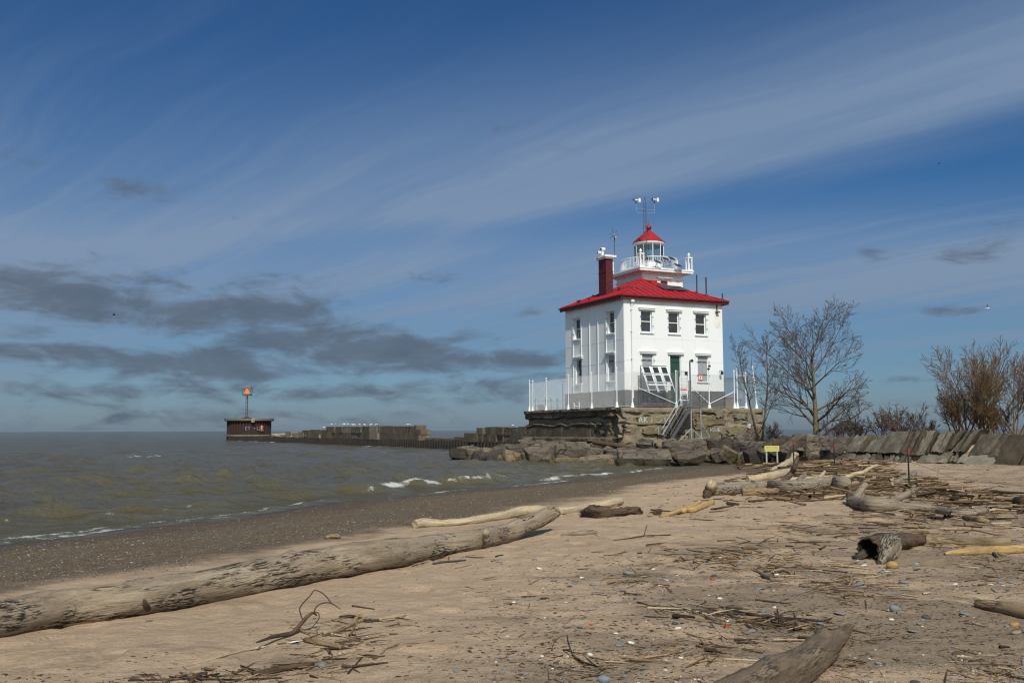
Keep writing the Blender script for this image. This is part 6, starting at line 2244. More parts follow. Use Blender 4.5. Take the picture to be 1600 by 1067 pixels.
def log_mesh(C, r, mat, seed, n=22, rough=.10, knots=(), ragged=.25, flute=.0, origin=None, hollow=0.0):
    """tube along C with bumpy radius; carries a 'grain' vector (length, across, across)"""
    m = len(C)
    _, N, B = frames(C)
    s = np.concatenate([[0], np.cumsum(np.linalg.norm(np.diff(C, axis=0), axis=1))])
    a = np.arange(n) * 2 * math.pi / n
    ca, sa_ = np.cos(a), np.sin(a)
    SS = s[:, None] + 0 * a[None, :]
    rm = float(np.median(r))
    k = 1 / max(rm, .01)
    rad = r[:, None] * (1 + rough * fbm(SS * k * .35, ca[None, :] * 1.1 + seed, sa_[None, :] * 1.1, seed, 3) + rough * .4 * fbm(SS * k * .8, ca[None, :] * 4 + seed, sa_[None, :] * 4, seed + 3, 3))
    if n >= 18:                                # drying cracks along the grain
        cr = np.abs(vnoise(SS * k * .10 + 3.1, ca[None, :] * 3.2 + seed, sa_[None, :] * 3.2, seed + 21))
        rad = rad * (1 - .10 * sst(.10, .0, cr) * sst(-.3, .3, vnoise(SS * k * .2, ca[None, :] * 1.5, sa_[None, :] * 1.5 + seed, seed + 22)))
    if flute:
        rad = rad * (1 + flute * fbm(SS * k * .12, ca[None, :] * 2.6 + seed, sa_[None, :] * 2.6, seed + 7, 2))
    for (sk, ak, sz, hg) in knots:
        da = np.angle(np.exp(1j * (a[None, :] - ak))) * r[:, None]
        rad = rad + hg * np.exp(-(((SS - sk * s[-1]) / sz) ** 2 + (da / sz) ** 2))
    # split, broken ends
    tgs = np.gradient(C, axis=0); tgs /= np.linalg.norm(tgs, axis=1)[:, None] + 1e-9
    V = C[:, None, :] + rad[:, :, None] * (N[:, None, :] * ca[None, :, None] + B[:, None, :] * sa_[None, :, None])
    for e, sg in ((0, -1), (m - 1, 1)):
        V[e] += tgs[e] * (sg * ragged * rm * (fbm(ca * 1.5 + e, sa_ * 1.5 + seed, 0, seed + 11, 3)[:, None] + .1))
    G_ = np.stack([SS + 0 * rad, rad * ca[None, :], rad * sa_[None, :]], -1) + np.array([seed * 3.7, seed * 1.3, 0])
    V, G_ = V.reshape(-1, 3), G_.reshape(-1, 3)
    i = np.arange(m - 1)[:, None] * n
    j = np.arange(n)[None, :]
    q = (j + 1) % n
    F = np.stack([i + j, i + q, i + n + q, i + n + j], -1).reshape(-1, 4).tolist()
    # inset ends
    for e, off, rev in ((0, 0, True), (m - 1, (m - 1) * n, False)):
        c = len(V)
        inner = C[e] + (V[off:off + n] - C[e]) * .6 - tgs[e] * (-1 if e == 0 else 1) * rm * .10
        V = np.vstack([V, inner, C[e][None] - tgs[e] * (-1 if e == 0 else 1) * rm * .16])
        gi = G_[off:off + n].copy(); gi[:, 1:] *= .6
        G_ = np.vstack([G_, gi, gi.mean(0)[None]])
        for t_ in range(n):
            w = (t_ + 1) % n
            f1 = [off + t_, off + w, c + w, c + t_]
            f2 = [c + t_, c + w, c + n]
            F.append(f1[::-1] if not rev else f1); F.append(f2[::-1] if not rev else f2)
            if rev:
                F[-1], F[-2] = F[-1][::-1], F[-2][::-1]
            else:
                F[-1], F[-2] = F[-1][::-1], F[-2][::-1]
    dark_from = len(F)
    if hollow:                                 # a rotted-out cavity at the first end
        F = [f for f in F if not (max(f) >= m * n and (min(f) < n or min(f) >= m * n) and max(f) < m * n + n + 1)]
        dark_from = len(F)
        prev = list(range(n))
        for sc, dp in ((.86, .0), (.74, .35 * hollow), (.5, hollow), (.02, hollow * 1.15)):
            base = len(V)
            ring = C[0] + (V[:n] - C[0]) * sc * (1 + .12 * fbm(ca * 3, sa_ * 3, dp, seed + 31, 2)[:, None]) + tgs[0] * rm * dp
            V = np.vstack([V, ring]); G_ = np.vstack([G_, G_[:n] * sc])
            for t_ in range(n):
                w = (t_ + 1) % n
                F.append([prev[t_], base + t_, base + w, prev[w]])
            prev = list(range(base, base + n))
    o = np.array(origin if origin is not None else C[0])
    me = bpy.data.meshes.new('log')
    me.from_pydata((V - o).tolist(), [], F)
    at = me.attributes.new('grain', 'FLOAT_VECTOR', 'POINT')
    at.data.foreach_set('vector', G_.astype(np.float32).ravel())
    me.polygons.foreach_set('use_smooth', [True] * (len(me.polygons)))
    me.materials.append(mat)
    if hollow:
        me.materials.append(M['hollow'])
        me.polygons.foreach_set('material_index', [1 if i >= dark_from + n else 0 for i in range(len(me.polygons))])
    me.update()
    return me


def spine(spec, sink=.12):
    out = []
    for q in spec:
        px, py, r = q[:3]
        lift = q[3] if len(q) > 3 else 0
        g = G(px, min(py + r + lift, 1400))
        k = g.y / FPX * 1.0
        rw = r * k
        c = P(px, py, g.y + rw * .55)
        if lift == 0:
            c.z = gz(c.x, c.y) + rw * (1 - sink * 2)
        out.append((c.x, c.y, c.z, rw))
    return np.array(out)


def log(name, label, spec, mat, seed, cat='log', group=None, parent=None, origin=None, sink=.12, step=None, **kw):
    sp_ = spine(spec, sink)
    if kw.get('n', 22) >= 16: kw['n'] = max(kw.get('n', 22), 36)
    L = np.linalg.norm(np.diff(sp_[:, :3], axis=0), axis=1).sum()
    step = step or max(.03, float(np.median(sp_[:, 3])) * .35)
    n = int(np.clip(L / step, 10, 260))
    Q = catmull(sp_, n)
    Q[:, 3] = np.maximum(Q[:, 3], .003)
    org = origin if origin is not None else Q[0, :3]
    me = log_mesh(Q[:, :3], Q[:, 3], M[mat], seed, origin=org, **kw)
    o = link(name, me, parent)
    if parent is None:
        o.location = org
        tag(o, label, cat, group)
    return o


big = log('driftwood_log', 'long thick grey driftwood log crossing the left foreground', [(-170, 1004, 36), (-90, 983, 33), (0, 964, 31), (100, 950, 30), (200, 936, 29), (300, 919, 28), (400, 899.5, 27), (500, 881, 26), (580, 868, 24), (640, 859, 21.5), (690, 851, 18.5), (735, 843, 16), (785, 833, 15), (812, 824, 14.5, 4), (838, 813, 13, 11), (858, 803, 11.5, 17), (870, 799, 8.5, 22)], 'wood_grey', 2, n=40, rough=.09, knots=((.565, 2.4, .08, .05), (.80, 1.6, .06, .07), (.885, 1.9, .07, .07), (.40, 4.6, .07, .04)), ragged=.5, flute=.05, sink=.10)
for (px, py, r) in ((672, 843, 4), (759, 832, 5.5), (227, 944, 5)):
    g = P(px, py, G(px, py + 28).y - .05)
    me = log_mesh(np.array([g + Vector((0, .06, -.05)), g, g + Vector((.01, -.05, .04))]), np.array([r, r * .9, r * .55]) * g.y / FPX, M['wood_pale'] if px != 227 else M['wood_brown'], int(px), n=10, origin=tuple(big.location))
    link('knot', me, big)
log('driftwood_log', 'slender bleached pale log lying behind the long grey log', [(648, 818, 7), (664, 815.5, 8), (680, 816, 6.5), (700, 816, 5.5), (740, 812, 6.2), (780, 805, 6.8), (815, 799, 8.2), (835, 796.5, 9), (852, 797, 7), (885, 797, 5.4), (920, 792, 6), (948, 786, 7.2), (969, 782, 6.5)], 'wood_pale', 5, n=20, rough=.14, knots=((.66, 1.2, .06, .05),), flute=.1)
log('driftwood_stump', 'jagged dark brown rotten chunk at the right end of the pale log', [(911, 800, 5), (922, 798, 9), (940, 800, 9), (960, 799, 8), (980, 797, 7.5), (994, 797, 6), (1003, 799, 2.5)], 'wood_brown', 7, 'driftwood', n=20, rough=.4, ragged=.9, flute=.3)
dk = log('driftwood_branch', 'yellow stripped branch on the sand between pale log and debris', [(1032, 807, 2), (1050, 801, 3.4), (1066, 797, 4.6), (1082, 796, 4.8), (1098, 789, 5), (1112, 784, 5.5)], 'wood_yellow', 9, 'branch', n=14, rough=.25, ragged=.7)
log('side_branch', '', [(1064, 800, 3.5), (1072, 795, 4.5), (1086, 789, 3.5, 2), (1094, 783, 2, 6)], 'wood_yellow', 10, parent=dk, origin=tuple(dk.location), n=12, rough=.2)
log('bark_chunk', 'small upright dark bark chunk left of the yellow branch', [(1024, 800, 4, 1), (1029, 798, 5, 0), (1034, 799, 4)], 'wood_brown', 12, 'bark chunk', n=12, rough=.5)
log('driftwood_chip', 'flat grey-brown driftwood piece right of the long log', [(878, 836, 1.2), (892, 834, 2.6), (908, 832.5, 3.8), (922, 831, 4), (932, 831.5, 2.5)], 'wood_grey2', 13, 'driftwood', n=12, rough=.3)
log('driftwood_chip', 'small brown wood piece on the shingle behind the long log', [(508, 840, 2.5), (516, 837.5, 4), (526, 837, 4.2), (531, 839, 2)], 'wood_tan', 14, 'driftwood', n=12, rough=.3)
mid = log('driftwood_log', 'large grey-brown log lying level in the debris, white knob at its left end', [(1105, 765, 10), (1120, 763, 11), (1150, 761, 10.5), (1185, 758.5, 10), (1205, 758, 9.5), (1222, 759, 11), (1245, 758, 10.5), (1280, 755, 11), (1305, 753, 12), (1318, 753, 13), (1326, 756, 10)], 'wood_grey2', 15, n=22, rough=.13, knots=((.95, 1.5, .12, .09), (.5, 1.3, .1, .07)), flute=.08, ragged=.5)
g = P(1110.5, 755, G(1110, 776).y - .05)
link('knob', log_mesh(np.array([g + Vector((.05, .1, -.12)), g + Vector((0, 0, -.02)), g + Vector((-.02, -.07, .03))]), np.array([.13, .12, .08]), M['wood_pale'], 3, n=12, rough=.2, origin=tuple(mid.location)), mid)
log('root_stub', '', [(1104, 776, 3), (1106, 768, 7), (1112, 762, 8)], 'wood_brown', 16, parent=mid, origin=tuple(mid.location), n=12, rough=.4)
log('driftwood_log', 'short tan log lying in front of the large level log', [(1159, 768.5, 6.5), (1175, 767.5, 6.8), (1195, 767, 6.2), (1209, 766.5, 5), (1219, 763, 5.5), (1226, 761, 4)], 'wood_tan', 17, n=16, rough=.2)
log('driftwood_log', 'curved pale log behind the large level log', [(1168, 747.5, 4.5), (1178, 746, 5.2), (1195, 744.5, 6), (1212, 741, 6.5), (1228, 737, 5.5), (1238, 735, 4.5)], 'wood_pale', 18, n=16, rough=.2)
log('driftwood_log', 'pale gnarled root leading up to the sign-side debris', [(1205, 734, 2.5), (1218, 729, 4), (1230, 723, 5), (1240, 717, 6), (1246, 715, 4)], 'wood_pale', 19, n=14, rough=.4)
log('driftwood_snag', 'dark curved snag standing upright behind the large log', [(1218, 756, 4.2, 6), (1227, 749, 4.4, 11), (1236, 740, 4.6, 19), (1242, 729, 4.2, 30), (1245, 719, 3.2, 40), (1246, 713, 1.8, 45)], 'wood_brown', 20, 'snag', n=14, rough=.15)
log('driftwood_branch', 'bleached branch rising to the right from the end of the large log', [(1309, 752, 3.6, 6), (1322, 746, 3.6, 12), (1336, 740.5, 3.6, 16), (1348, 738, 3.2, 18), (1358, 732, 3, 22), (1370, 727, 2.2, 26)], 'wood_pale', 22, 'branch', n=10, rough=.2)
log('driftwood_branch', 'pale straight stick leaning up behind the large log', [(1279, 747, 2.6, 6), (1285, 741, 2.8, 10), (1289, 736.5, 2.4, 14)], 'wood_pale', 23, 'branch', n=10)
log('driftwood_branch', 'grey forked stub behind the middle of the large log', [(1246, 752, 4, 6), (1252, 746, 4, 10), (1258, 742, 3, 13)], 'wood_grey2', 24, 'branch', n=10)
log('driftwood_branch', 'pale pole lying behind the large log', [(1226, 751, 3, 2), (1250, 748.5, 4, 2), (1280, 747, 3.5, 2), (1300, 745, 3, 2)], 'wood_pale', 25, 'branch', n=10)
log('driftwood_log', 'tan log end just right of the rising bleached branch', [(1322, 757, 4), (1340, 753, 5), (1358, 751, 4.4), (1373, 751.5, 4)], 'wood_tan', 26, n=12, rough=.2)
log('driftwood_log', 'dark log end in the shadow right of the large log', [(1322, 764, 6), (1340, 762, 6), (1362, 760, 5)], 'wood_brown', 27, n=12, rough=.25)
fk = log('driftwood_log', 'smooth grey forked log right of the large level log', [(1330, 782, 8), (1342, 784, 10.5), (1360, 787, 11.5), (1380, 787, 11.5), (1396, 787, 10.5), (1408, 790, 7.5), (1430, 792, 6.5), (1462, 795, 6.4), (1490, 799, 5.6), (1515, 800, 6), (1530, 797.5, 6.6), (1539, 794, 6.5)], 'wood_grey2', 28, n=20, rough=.12, flute=.06)
log('fork', '', [(1392, 783, 6.5, 4), (1403, 778, 6, 8), (1416, 772, 5.2, 12), (1430, 765.5, 4.2, 16)], 'wood_grey2', 29, parent=fk, origin=tuple(fk.location), n=12, rough=.12)
log('fork_tip', '', [(1430, 766, 2.6, 16), (1437, 764, 1.6, 17), (1443, 760.5, .9, 20)], 'wood_brown', 30, parent=fk, origin=tuple(fk.location), n=8)
log('broken_root', '', [(1334, 782, 6, 4), (1340, 774, 6, 10), (1345, 764, 5.5, 18), (1352, 757, 5, 24)], 'wood_grey2', 31, parent=fk, origin=tuple(fk.location), n=10, rough=.25)
log('broken_root', '', [(1325, 770, 3, 12), (1328, 778, 5, 6), (1333, 783, 6, 2)], 'wood_brown', 32, parent=fk, origin=tuple(fk.location), n=10, rough=.4)
log('driftwood_log', 'grey-tan log lying at an angle beside the red-topped stake', [(1395, 755, 5), (1406, 751, 6), (1418, 745, 5.5), (1430, 738, 3.5)], 'wood_grey2', 33, n=12, rough=.3)
log('driftwood_branch', 'pale twisted root left of the stake foot', [(1395, 747, 1.8, 5), (1394, 757, 2.2, 2), (1400, 763, 2.4)], 'wood_pale', 34, 'branch', n=8)
log('driftwood_log', 'dark lump of driftwood at the right edge of the photo', [(1582, 785, 4), (1590, 782, 8), (1605, 781, 9), (1630, 781, 8)], 'wood_brown', 35, n=12, rough=.3)
log('driftwood_chip', 'brown flat drift piece below the forked log tip', [(1506, 807, 2.5), (1516, 809, 5), (1530, 811, 5), (1545, 814, 2.5)], 'wood_tan', 36, 'driftwood', n=12, rough=.4)
log('driftwood_branch', 'thin pale straight stick right of the brown flat piece', [(1548, 817.5, 1.6), (1580, 817, 1.9)], 'wood_pale', 37, 'branch', n=8)
log('driftwood_branch', 'pale stick behind the tip of the forked log', [(1538, 798, 1.6), (1546, 797, 2.4), (1556, 795, 1.8)], 'wood_pale', 38, 'branch', n=8)

# hollow stump with roots
sp_ = spine([(1357, 857, 19), (1364, 854, 19.5), (1376, 850, 18.5), (1392, 846, 16), (1412, 844, 13), (1437, 843, 9.5)], .1)
Q = catmull(sp_, 40)
su = thing('hollow_stump', 'dark hollow tree stump with splayed roots on the right foreground sand', 'stump', Q[0, :3])
o0 = tuple(Q[0, :3])
link('trunk', log_mesh(Q[:, :3], Q[:, 3], M['wood_brown'], 41, n=34, rough=.24, ragged=.45, flute=.22, origin=o0, hollow=1.3), su)
for k, (spec, mt) in enumerate([([(1396, 841, 10, 18), (1391, 847, 14, 12), (1386, 857, 13, 6), (1382, 866, 10, 2), (1378, 873, 7), (1374, 878, 4)], 'wood_grey2'), ([(1398, 848, 10, 8), (1400, 858, 8, 4), (1396, 867, 6), (1390, 873, 4)], 'wood_grey2'), ([(1350, 864, 8), (1344, 868, 6), (1338, 870, 4), (1333, 870, 2)], 'wood_black'), ([(1368, 838, 8, 14), (1380, 838, 8, 14), (1400, 836, 6, 12)], 'wood_grey2'), ([(1352, 846, 6, 14), (1350, 854, 6, 8), (1351, 866, 5)], 'wood_black')]):
    log('root', '', spec, mt, 43 + k, parent=su, origin=o0, n=14, rough=.35, flute=.2)
log('driftwood_log', 'pale half-buried log running right from the hollow stump', [(1428, 843, 6.5), (1445, 842, 7), (1480, 843, 6.8), (1520, 845, 6.5), (1550, 845, 7.5), (1576, 844, 8.5)], 'wood_tan', 50, n=18, rough=.1, sink=.25)
log('driftwood_plank', 'yellow-brown split log below the pale half-buried log at right', [(1476, 865, 2.4), (1490, 862, 5), (1520, 860.5, 6.5), (1560, 858, 6.5), (1600, 857, 6.5), (1650, 857, 6)], 'wood_yellow', 51, n=14, rough=.15, sink=.2)
log('driftwood_log', 'smooth tan log end entering from the right edge of the foreground', [(1529, 942, 7), (1540, 944, 9), (1560, 947, 9.5), (1580, 951, 10), (1605, 957, 10), (1660, 970, 10)], 'wood_tan', 52, n=20, rough=.12)
log('driftwood_log', 'thick weathered log jutting up from the bottom edge', [(1331, 977, 3, 2), (1323, 983, 8), (1309, 994, 14), (1287, 1011, 22), (1258, 1031, 27), (1217, 1055, 31), (1167, 1082, 34), (1110, 1112, 37), (1050, 1147, 40)], 'wood_umber', 53, n=34, rough=.16, ragged=1.0, flute=.16, knots=((.22, 3.6, .05, .035), (.3, 5.0, .05, .04)))
log('ochre_stone', 'orange-brown lump at the foot of the hollow stump', [(1386, 884, 4), (1393, 882.5, 6.5), (1400, 883, 5)], 'wood_yellow', 54, 'lump', n=12, rough=.3)

# ------------------------------------------------------------------ twigs
def twig_path(p, ang, L, r, rnd, bend=.5, lift=.0):
    n = 4
    pts = []
    a = ang
    x, y = p.x - math.cos(ang) * L / 2, p.y - math.sin(ang) * L / 2
    for i in range(n + 1):
        pts.append([x, y, 0.0])
        a += rnd.gauss(0, bend / n)
        x += math.cos(a) * L / n
        y += math.sin(a) * L / n
    z0, z1 = gz(*pts[0][:2]), gz(*pts[-1][:2])  # rests on its two ends, or sinks a little
    zm = gz(*pts[2][:2])
    k0, k1 = rnd.random() ** 2 * lift, rnd.random() ** 2 * lift
    up = max(0.0, zm - (z0 + z1) / 2) * .7
    for i, q in enumerate(pts):
        f = i / n
        q[2] = z0 * (1 - f) + z1 * f + up + r * .35 + k0 * (1 - f) + k1 * f
    return pts


def clump_positions(cx_, cy_, rx, ry, n, rnd, slope=0.0):
    ph = rnd.uniform(0, 100)
    k = 0
    while k < n:
        dx = rx * rnd.uniform(-1.5, 1.5)
        dy = ry * rnd.gauss(0, .75)
        keep = .5 + .5 * float(vnoise(ph + dx / 16, dy / 6, 0, 3)) + .4 * float(vnoise(ph + dx / 5, dy / 2.5, 0, 4))
        if keep * (1.3 - abs(dx / rx) * .6) < rnd.uniform(.1, .9):
            continue
        k += 1
        yield cx_ + dx, cy_ + dy + slope * dx


clusters = [  # px, py, rx, ry, count, length px, tint lo/hi, slope, solo, description
    (535, 992, 62, 20, 70, (8, 60), (.05, .75), -.25, 12, 'in the tangle of twigs at lower left'),
    (555, 1012, 40, 18, 80, (6, 34), (.05, .6), -.1, 6, 'in the tangle of twigs at lower left'),
    (430, 1052, 110, 14, 110, (8, 60), (.0, .7), -.12, 12, 'in the dark wrack at the bottom left edge'),
    (300, 1060, 100, 8, 60, (10, 60), (.0, .5), -.05, 6, 'in the dark wrack at the bottom left edge'),
    (700, 875, 60, 10, 20, (6, 40), (.05, .5), 0, 2, 'on the bare sand below the long log'),
    (800, 950, 70, 30, 90, (6, 30), (.05, .6), -.2, 5, 'in the scattered litter of the middle foreground'),
    (1000, 880, 60, 20, 50, (6, 40), (.05, .7), -.1, 5, 'on the sand left of the debris streak'),
    (990, 905, 40, 12, 50, (8, 40), (.05, .6), 0, 5, 'in the debris streak left of the log tip'),
    (1120, 870, 70, 14, 130, (8, 44), (.05, .85), .05, 10, 'in the debris streak running to the stump'),
    (1210, 885, 90, 20, 200, (8, 50), (.05, .85), .1, 12, 'in the debris streak running to the stump'),
    (1230, 850, 60, 14, 70, (8, 40), (.1, .8), 0, 6, 'in the debris streak running to the stump'),
    (1140, 962, 90, 10, 130, (10, 70), (.0, .5), .12, 12, 'in the long dark twig streak above the bottom log'),
    (1250, 985, 80, 10, 90, (8, 60), (.0, .5), .1, 8, 'in the long dark twig streak above the bottom log'),
    (1090, 1015, 80, 16, 90, (8, 60), (.05, .85), -.05, 10, 'in the twig patch left of the bottom log'),
    (930, 1040, 60, 16, 50, (8, 60), (.0, .8), 0, 6, 'in the litter at the bottom middle'),
    (1330, 920, 80, 16, 130, (8, 50), (.05, .95), .05, 10, 'below the hollow stump'),
    (1290, 830, 50, 8, 60, (8, 40), (.1, .8), 0, 5, 'just above the hollow stump'),
    (1470, 825, 120, 10, 150, (8, 50), (.05, .85), 0, 8, 'around the pale half-buried log'),
    (1480, 850, 70, 8, 90, (6, 40), (.05, .8), 0, 5, 'around the pale half-buried log'),
    (1570, 890, 50, 22, 120, (8, 44), (.05, .85), .1, 8, 'in the heap at the right edge'),
    (1560, 1045, 60, 26, 110, (8, 50), (.05, .9), .1, 8, 'in the lower right corner'),
    (1400, 1010, 120, 40, 120, (5, 30), (.05, .8), 0, 4, 'on the pebbly sand at lower right'),
    (1300, 1040, 40, 25, 70, (6, 40), (.05, .8), 0, 4, 'beside the bottom log'),
    (1205, 728, 36, 6, 260, (6, 30), (.1, 1), 0, 6, 'below the yellow sign'),
    (1300, 727, 62, 7, 620, (6, 40), (.05, 1), 0, 14, 'in the driftwood bank below the leaning slabs'),
    (1320, 742, 75, 8, 760, (6, 46), (.05, 1), .05, 14, 'in the driftwood bank below the leaning slabs'),
    (1400, 757, 70, 9, 720, (6, 44), (.08, .95), .1, 12, 'around the red-topped stake'),
    (1470, 772, 85, 9, 760, (6, 40), (.05, 1), .12, 10, 'in the debris right of the stake'),
    (1530, 784, 60, 9, 420, (6, 38), (.08, .9), .05, 8, 'in the debris right of the stake'),
    (1200, 776, 70, 8, 160, (6, 40), (.08, .9), 0, 10, 'in front of the large level log'),
    (1290, 773, 60, 6, 320, (6, 40), (.08, .95), 0, 8, 'in front of the large level log'),
    (1450, 804, 90, 7, 300, (6, 40), (.05, .9), 0, 8, 'below the forked log'),
    (1560, 805, 50, 10, 120, (6, 36), (.05, .9), 0, 5, 'below the forked log'),
    (1150, 745, 40, 8, 60, (6, 30), (.1, .7), 0, 4, 'at the edge of the shingle by the large log'),
    (1120, 800, 70, 10, 50, (6, 30), (.05, .7), 0, 3, 'on the sand below the large log'),
    (1500, 950, 90, 40, 90, (5, 26), (.05, .8), 0, 3, 'on the pebbly sand at lower right'),
]
lit = MB()
rnd = random.Random(99)
solo = []
for (cx_, cy_, rx, ry, n_, (l0, l1), (t0, t1), sl_, ns, desc) in clusters:
    if cy_ > 815: n_ = int(n_ * 2.3)
    for k, (px, py) in enumerate(clump_positions(cx_, cy_, rx, ry, n_, rnd, sl_)):
        if py < 698: continue
        p = G(px, py)
        m = p.y / FPX
        Lp = l0 * .45 + ((l1 * .62 if py > 815 else l1) - l0 * .45) * rnd.random() ** 3.4
        if k < ns: Lp = l1 * rnd.uniform(.28, .65)
        ang = rnd.gauss(-sl_ * .5, .75) if rnd.random() < .6 else rnd.uniform(0, 3.14)
        L = Lp * m * (1 + 1.2 * abs(math.sin(ang)))
        r = min(.06, max(.0016, Lp * m * rnd.uniform(.010, .050) * (1.15 if py < 812 else 1)))
        if k >= ns and rnd.random() < .14: L *= .55; r = min(.06, r * 2.3)
        tint = t0 + (t1 - t0) * rnd.random() ** (1.3 if py > 815 else 1.7)
        if rnd.random() < .22: tint = rnd.uniform(.55, 1)
        pts = twig_path(p, ang, L, r, rnd, .08 + .45 * rnd.random() ** 3, (.02 if py > 815 else .05) * min(1, Lp / 25) + (.12 if (1180 < px < 1540 and py < 790) else 0) * rnd.random())
        if k < ns:
            solo.append((pts, r * 1.25, tint, desc))
        else:
            lit.tube(pts, [r, r * .95, r * .85, r * .7, r * .4], 4, tint, cap=False)
ob = lit.obj('driftwood_litter', M['litter'])
tag(ob, kind='stuff')
for pts, r, tint, desc in solo:
    c = np.array(pts[2])
    mb = MB()
    Q = catmull(np.array(pts), 9)
    mb.tube(Q - c, r * np.linspace(1, .45, 9) * (1 + .2 * np.array([rnd.gauss(0, .5) for _ in range(9)])), 6, max(tint, .02))
    o = mb.obj('stick', M['litter'], None, True)
    o.location = c
    tone = 'dark' if tint < .3 else ('brown' if tint < .6 else 'pale')
    tag(o, f'{tone} thin stick {desc}', 'stick', f'{tone} sticks {desc}')


def stick(name, label, pp, rpx, mat, Yfrom, cat='stick', group=None, seed=1, ys=None):
    """a stick through pixels; those in the air share the depth of YFROM"""
    Y0 = G(*Yfrom).y
    C = [P(px, py, Y0 + (0 if ys is None else ys[i])) for i, (px, py) in enumerate(pp)]
    Q = catmull(np.array([c[:] for c in C]), 6 * len(C))
    rr_ = np.interp(np.linspace(0, 1, len(Q)), np.linspace(0, 1, len(rpx)), rpx) * Y0 / FPX
    me = log_mesh(Q, rr_, M[mat], seed, n=8, rough=.2, ragged=.6)
    o = link(name, me)
    o.location = Q[0]
    tag(o, label, cat, group)
    return o


def lying(name, label, pp, rpx, mat, cat='stick', seed=1):
    return log(name, label, [(x, y - r, r) for (x, y), r in zip(pp, np.interp(np.linspace(0, 1, len(pp)), np.linspace(0, 1, len(rpx)), rpx))], mat, seed, cat, n=10, rough=.25, ragged=.6, step=.03, sink=.05)


vine = stick('curling_vine', 'long dark vine bending up out of the sand at lower left', [(401, 1003), (428, 994), (456, 988), (470, 974), (480, 963), (489, 957), (495, 961)], [1.2, 3.0, 3.2, 3, 2.6, 2.2, 1.2], 'wood_brown', (456, 990), 'vine', seed=4, ys=[-.55, -.25, -.05, 0, 0, .05, .05])
stick('curling_vine', 'thin vine arching highest above the lower left tangle', [(474, 970), (469, 957), (469, 948), (477, 938), (485, 930), (491, 922), (500, 924), (508, 930), (515, 938), (518, 943)], [1, 1, .9, .9, .8], 'wood_brown', (470, 988), 'vine', seed=5)
stick('curling_vine', 'thin vine drooping to the right over the lower left tangle', [(491, 956), (494, 948), (503, 942), (513, 941), (521, 944), (532, 951)], [1.1, .9, .7], 'wood_brown', (478, 988), 'vine', seed=6)
stick('curling_vine', 'thin vine loop hanging from the bent vine tip', [(488, 957), (497, 957), (498, 966), (490, 977), (483, 984)], [.9, .8, .6], 'wood_brown', (478, 988), 'vine', seed=7)
lying('stick', 'thick tan stick at the front of the lower left tangle', [(477, 1003), (500, 1008), (520, 1012), (535, 1015)], [4, 4, 3.6], 'wood_tan', seed=8)
lying('stick', 'curved tan branch rising right through the lower left tangle', [(505, 994), (535, 985), (555, 975), (572, 970)], [2.2, 2.8, 3.2], 'wood_tan', seed=9)
lying('stick', 'dark blackened stick at the top right of the lower left tangle', [(532, 966), (550, 965), (572, 972), (592, 971)], [2.2, 2.6, 2.2], 'wood_black', seed=10)
lying('wood_chip', 'bright orange wood piece in the lower left tangle', [(555, 969), (563, 967), (574, 971)], [2.6, 3.4, 2.4], 'wood_yellow', 'wood chip', seed=11)
lying('stick', 'long thin pale stick sloping down left of the tangle', [(300, 1039), (345, 1027), (385, 1017), (420, 1010), (452, 1003)], [1.1, 1.6, 1.4, 1.2], 'wood_pale', seed=12)
lying('stick', 'thick dark brown stick near the bottom left edge', [(395, 1056), (425, 1052), (455, 1046), (490, 1040)], [3.6, 4.6, 4.2, 3], 'wood_brown', seed=13)
lying('stick', 'thin dark stick crossing the bottom left corner', [(200, 1064), (250, 1063), (300, 1061), (360, 1063), (440, 1060)], [1.4, 1.6, 1.4], 'wood_black', seed=14)
lying('stick', 'short wedge of dark wood at the bottom left', [(296, 1066), (310, 1060), (322, 1054)], [4, 4.4, 2.4], 'wood_brown', seed=15)
lying('stick', 'slender stick lying right of the tangle', [(595, 1022), (608, 1012), (630, 1007), (655, 1005), (678, 1001)], [1, 1.4, 1.4, 1], 'wood_tan', seed=16)
stick('curved_twig', 'dark springy twig curving up at the bottom middle', [(886, 992), (888, 1003), (894, 1020), (905, 1030), (920, 1037), (941, 1043)], [1, 1.4, 1.5, 1.4, 1], 'wood_black', (905, 1034), seed=17, ys=[.1, .1, .05, 0, -.08, -.15])
stick('curved_twig', 'faint thin twig arching left of the springy twig', [(862, 1013), (866, 1003), (874, 995), (881, 992)], [.6, .6, .5], 'wood_brown', (862, 1015), seed=18)
lying('stick', 'dark stick lying on bare sand below the long log', [(676, 882), (690, 880), (710, 878), (728, 876)], [1.6, 1.8, 1.2], 'wood_black', seed=19)
lying('stick', 'long reddish stick along the dark twig streak', [(1070, 967), (1100, 971), (1125, 975), (1150, 977), (1166, 975)], [1.4, 2, 1.8, 1.2], 'wood_tan', seed=20)
lying('stick', 'long black twig along the dark twig streak', [(1080, 955), (1140, 960), (1200, 965), (1260, 969), (1300, 974)], [1.6, 2, 1.8, 1.2], 'wood_black', seed=21)
lying('stick', 'pale stick pointing at the bottom log', [(1130, 1030), (1165, 1032), (1198, 1034)], [1.2, 1.5, 1.2], 'wood_pale', seed=22)
lying('stick', 'gnarled pale-grey root in the debris streak', [(1184, 893), (1193, 901), (1203, 906), (1212, 908)], [2.4, 3.4, 3, 2], 'wood_grey2', seed=23)
lying('stick', 'second gnarled root in the debris streak', [(1205, 896), (1220, 892), (1232, 895), (1237, 899)], [2, 2.6, 2, 1.4], 'wood_grey2', seed=24)
lying('stick', 'black-ended stick leaning against the yellow-brown split log', [(1550, 862), (1554, 868), (1558, 873)], [2, 2.2, 2], 'wood_black', seed=25)
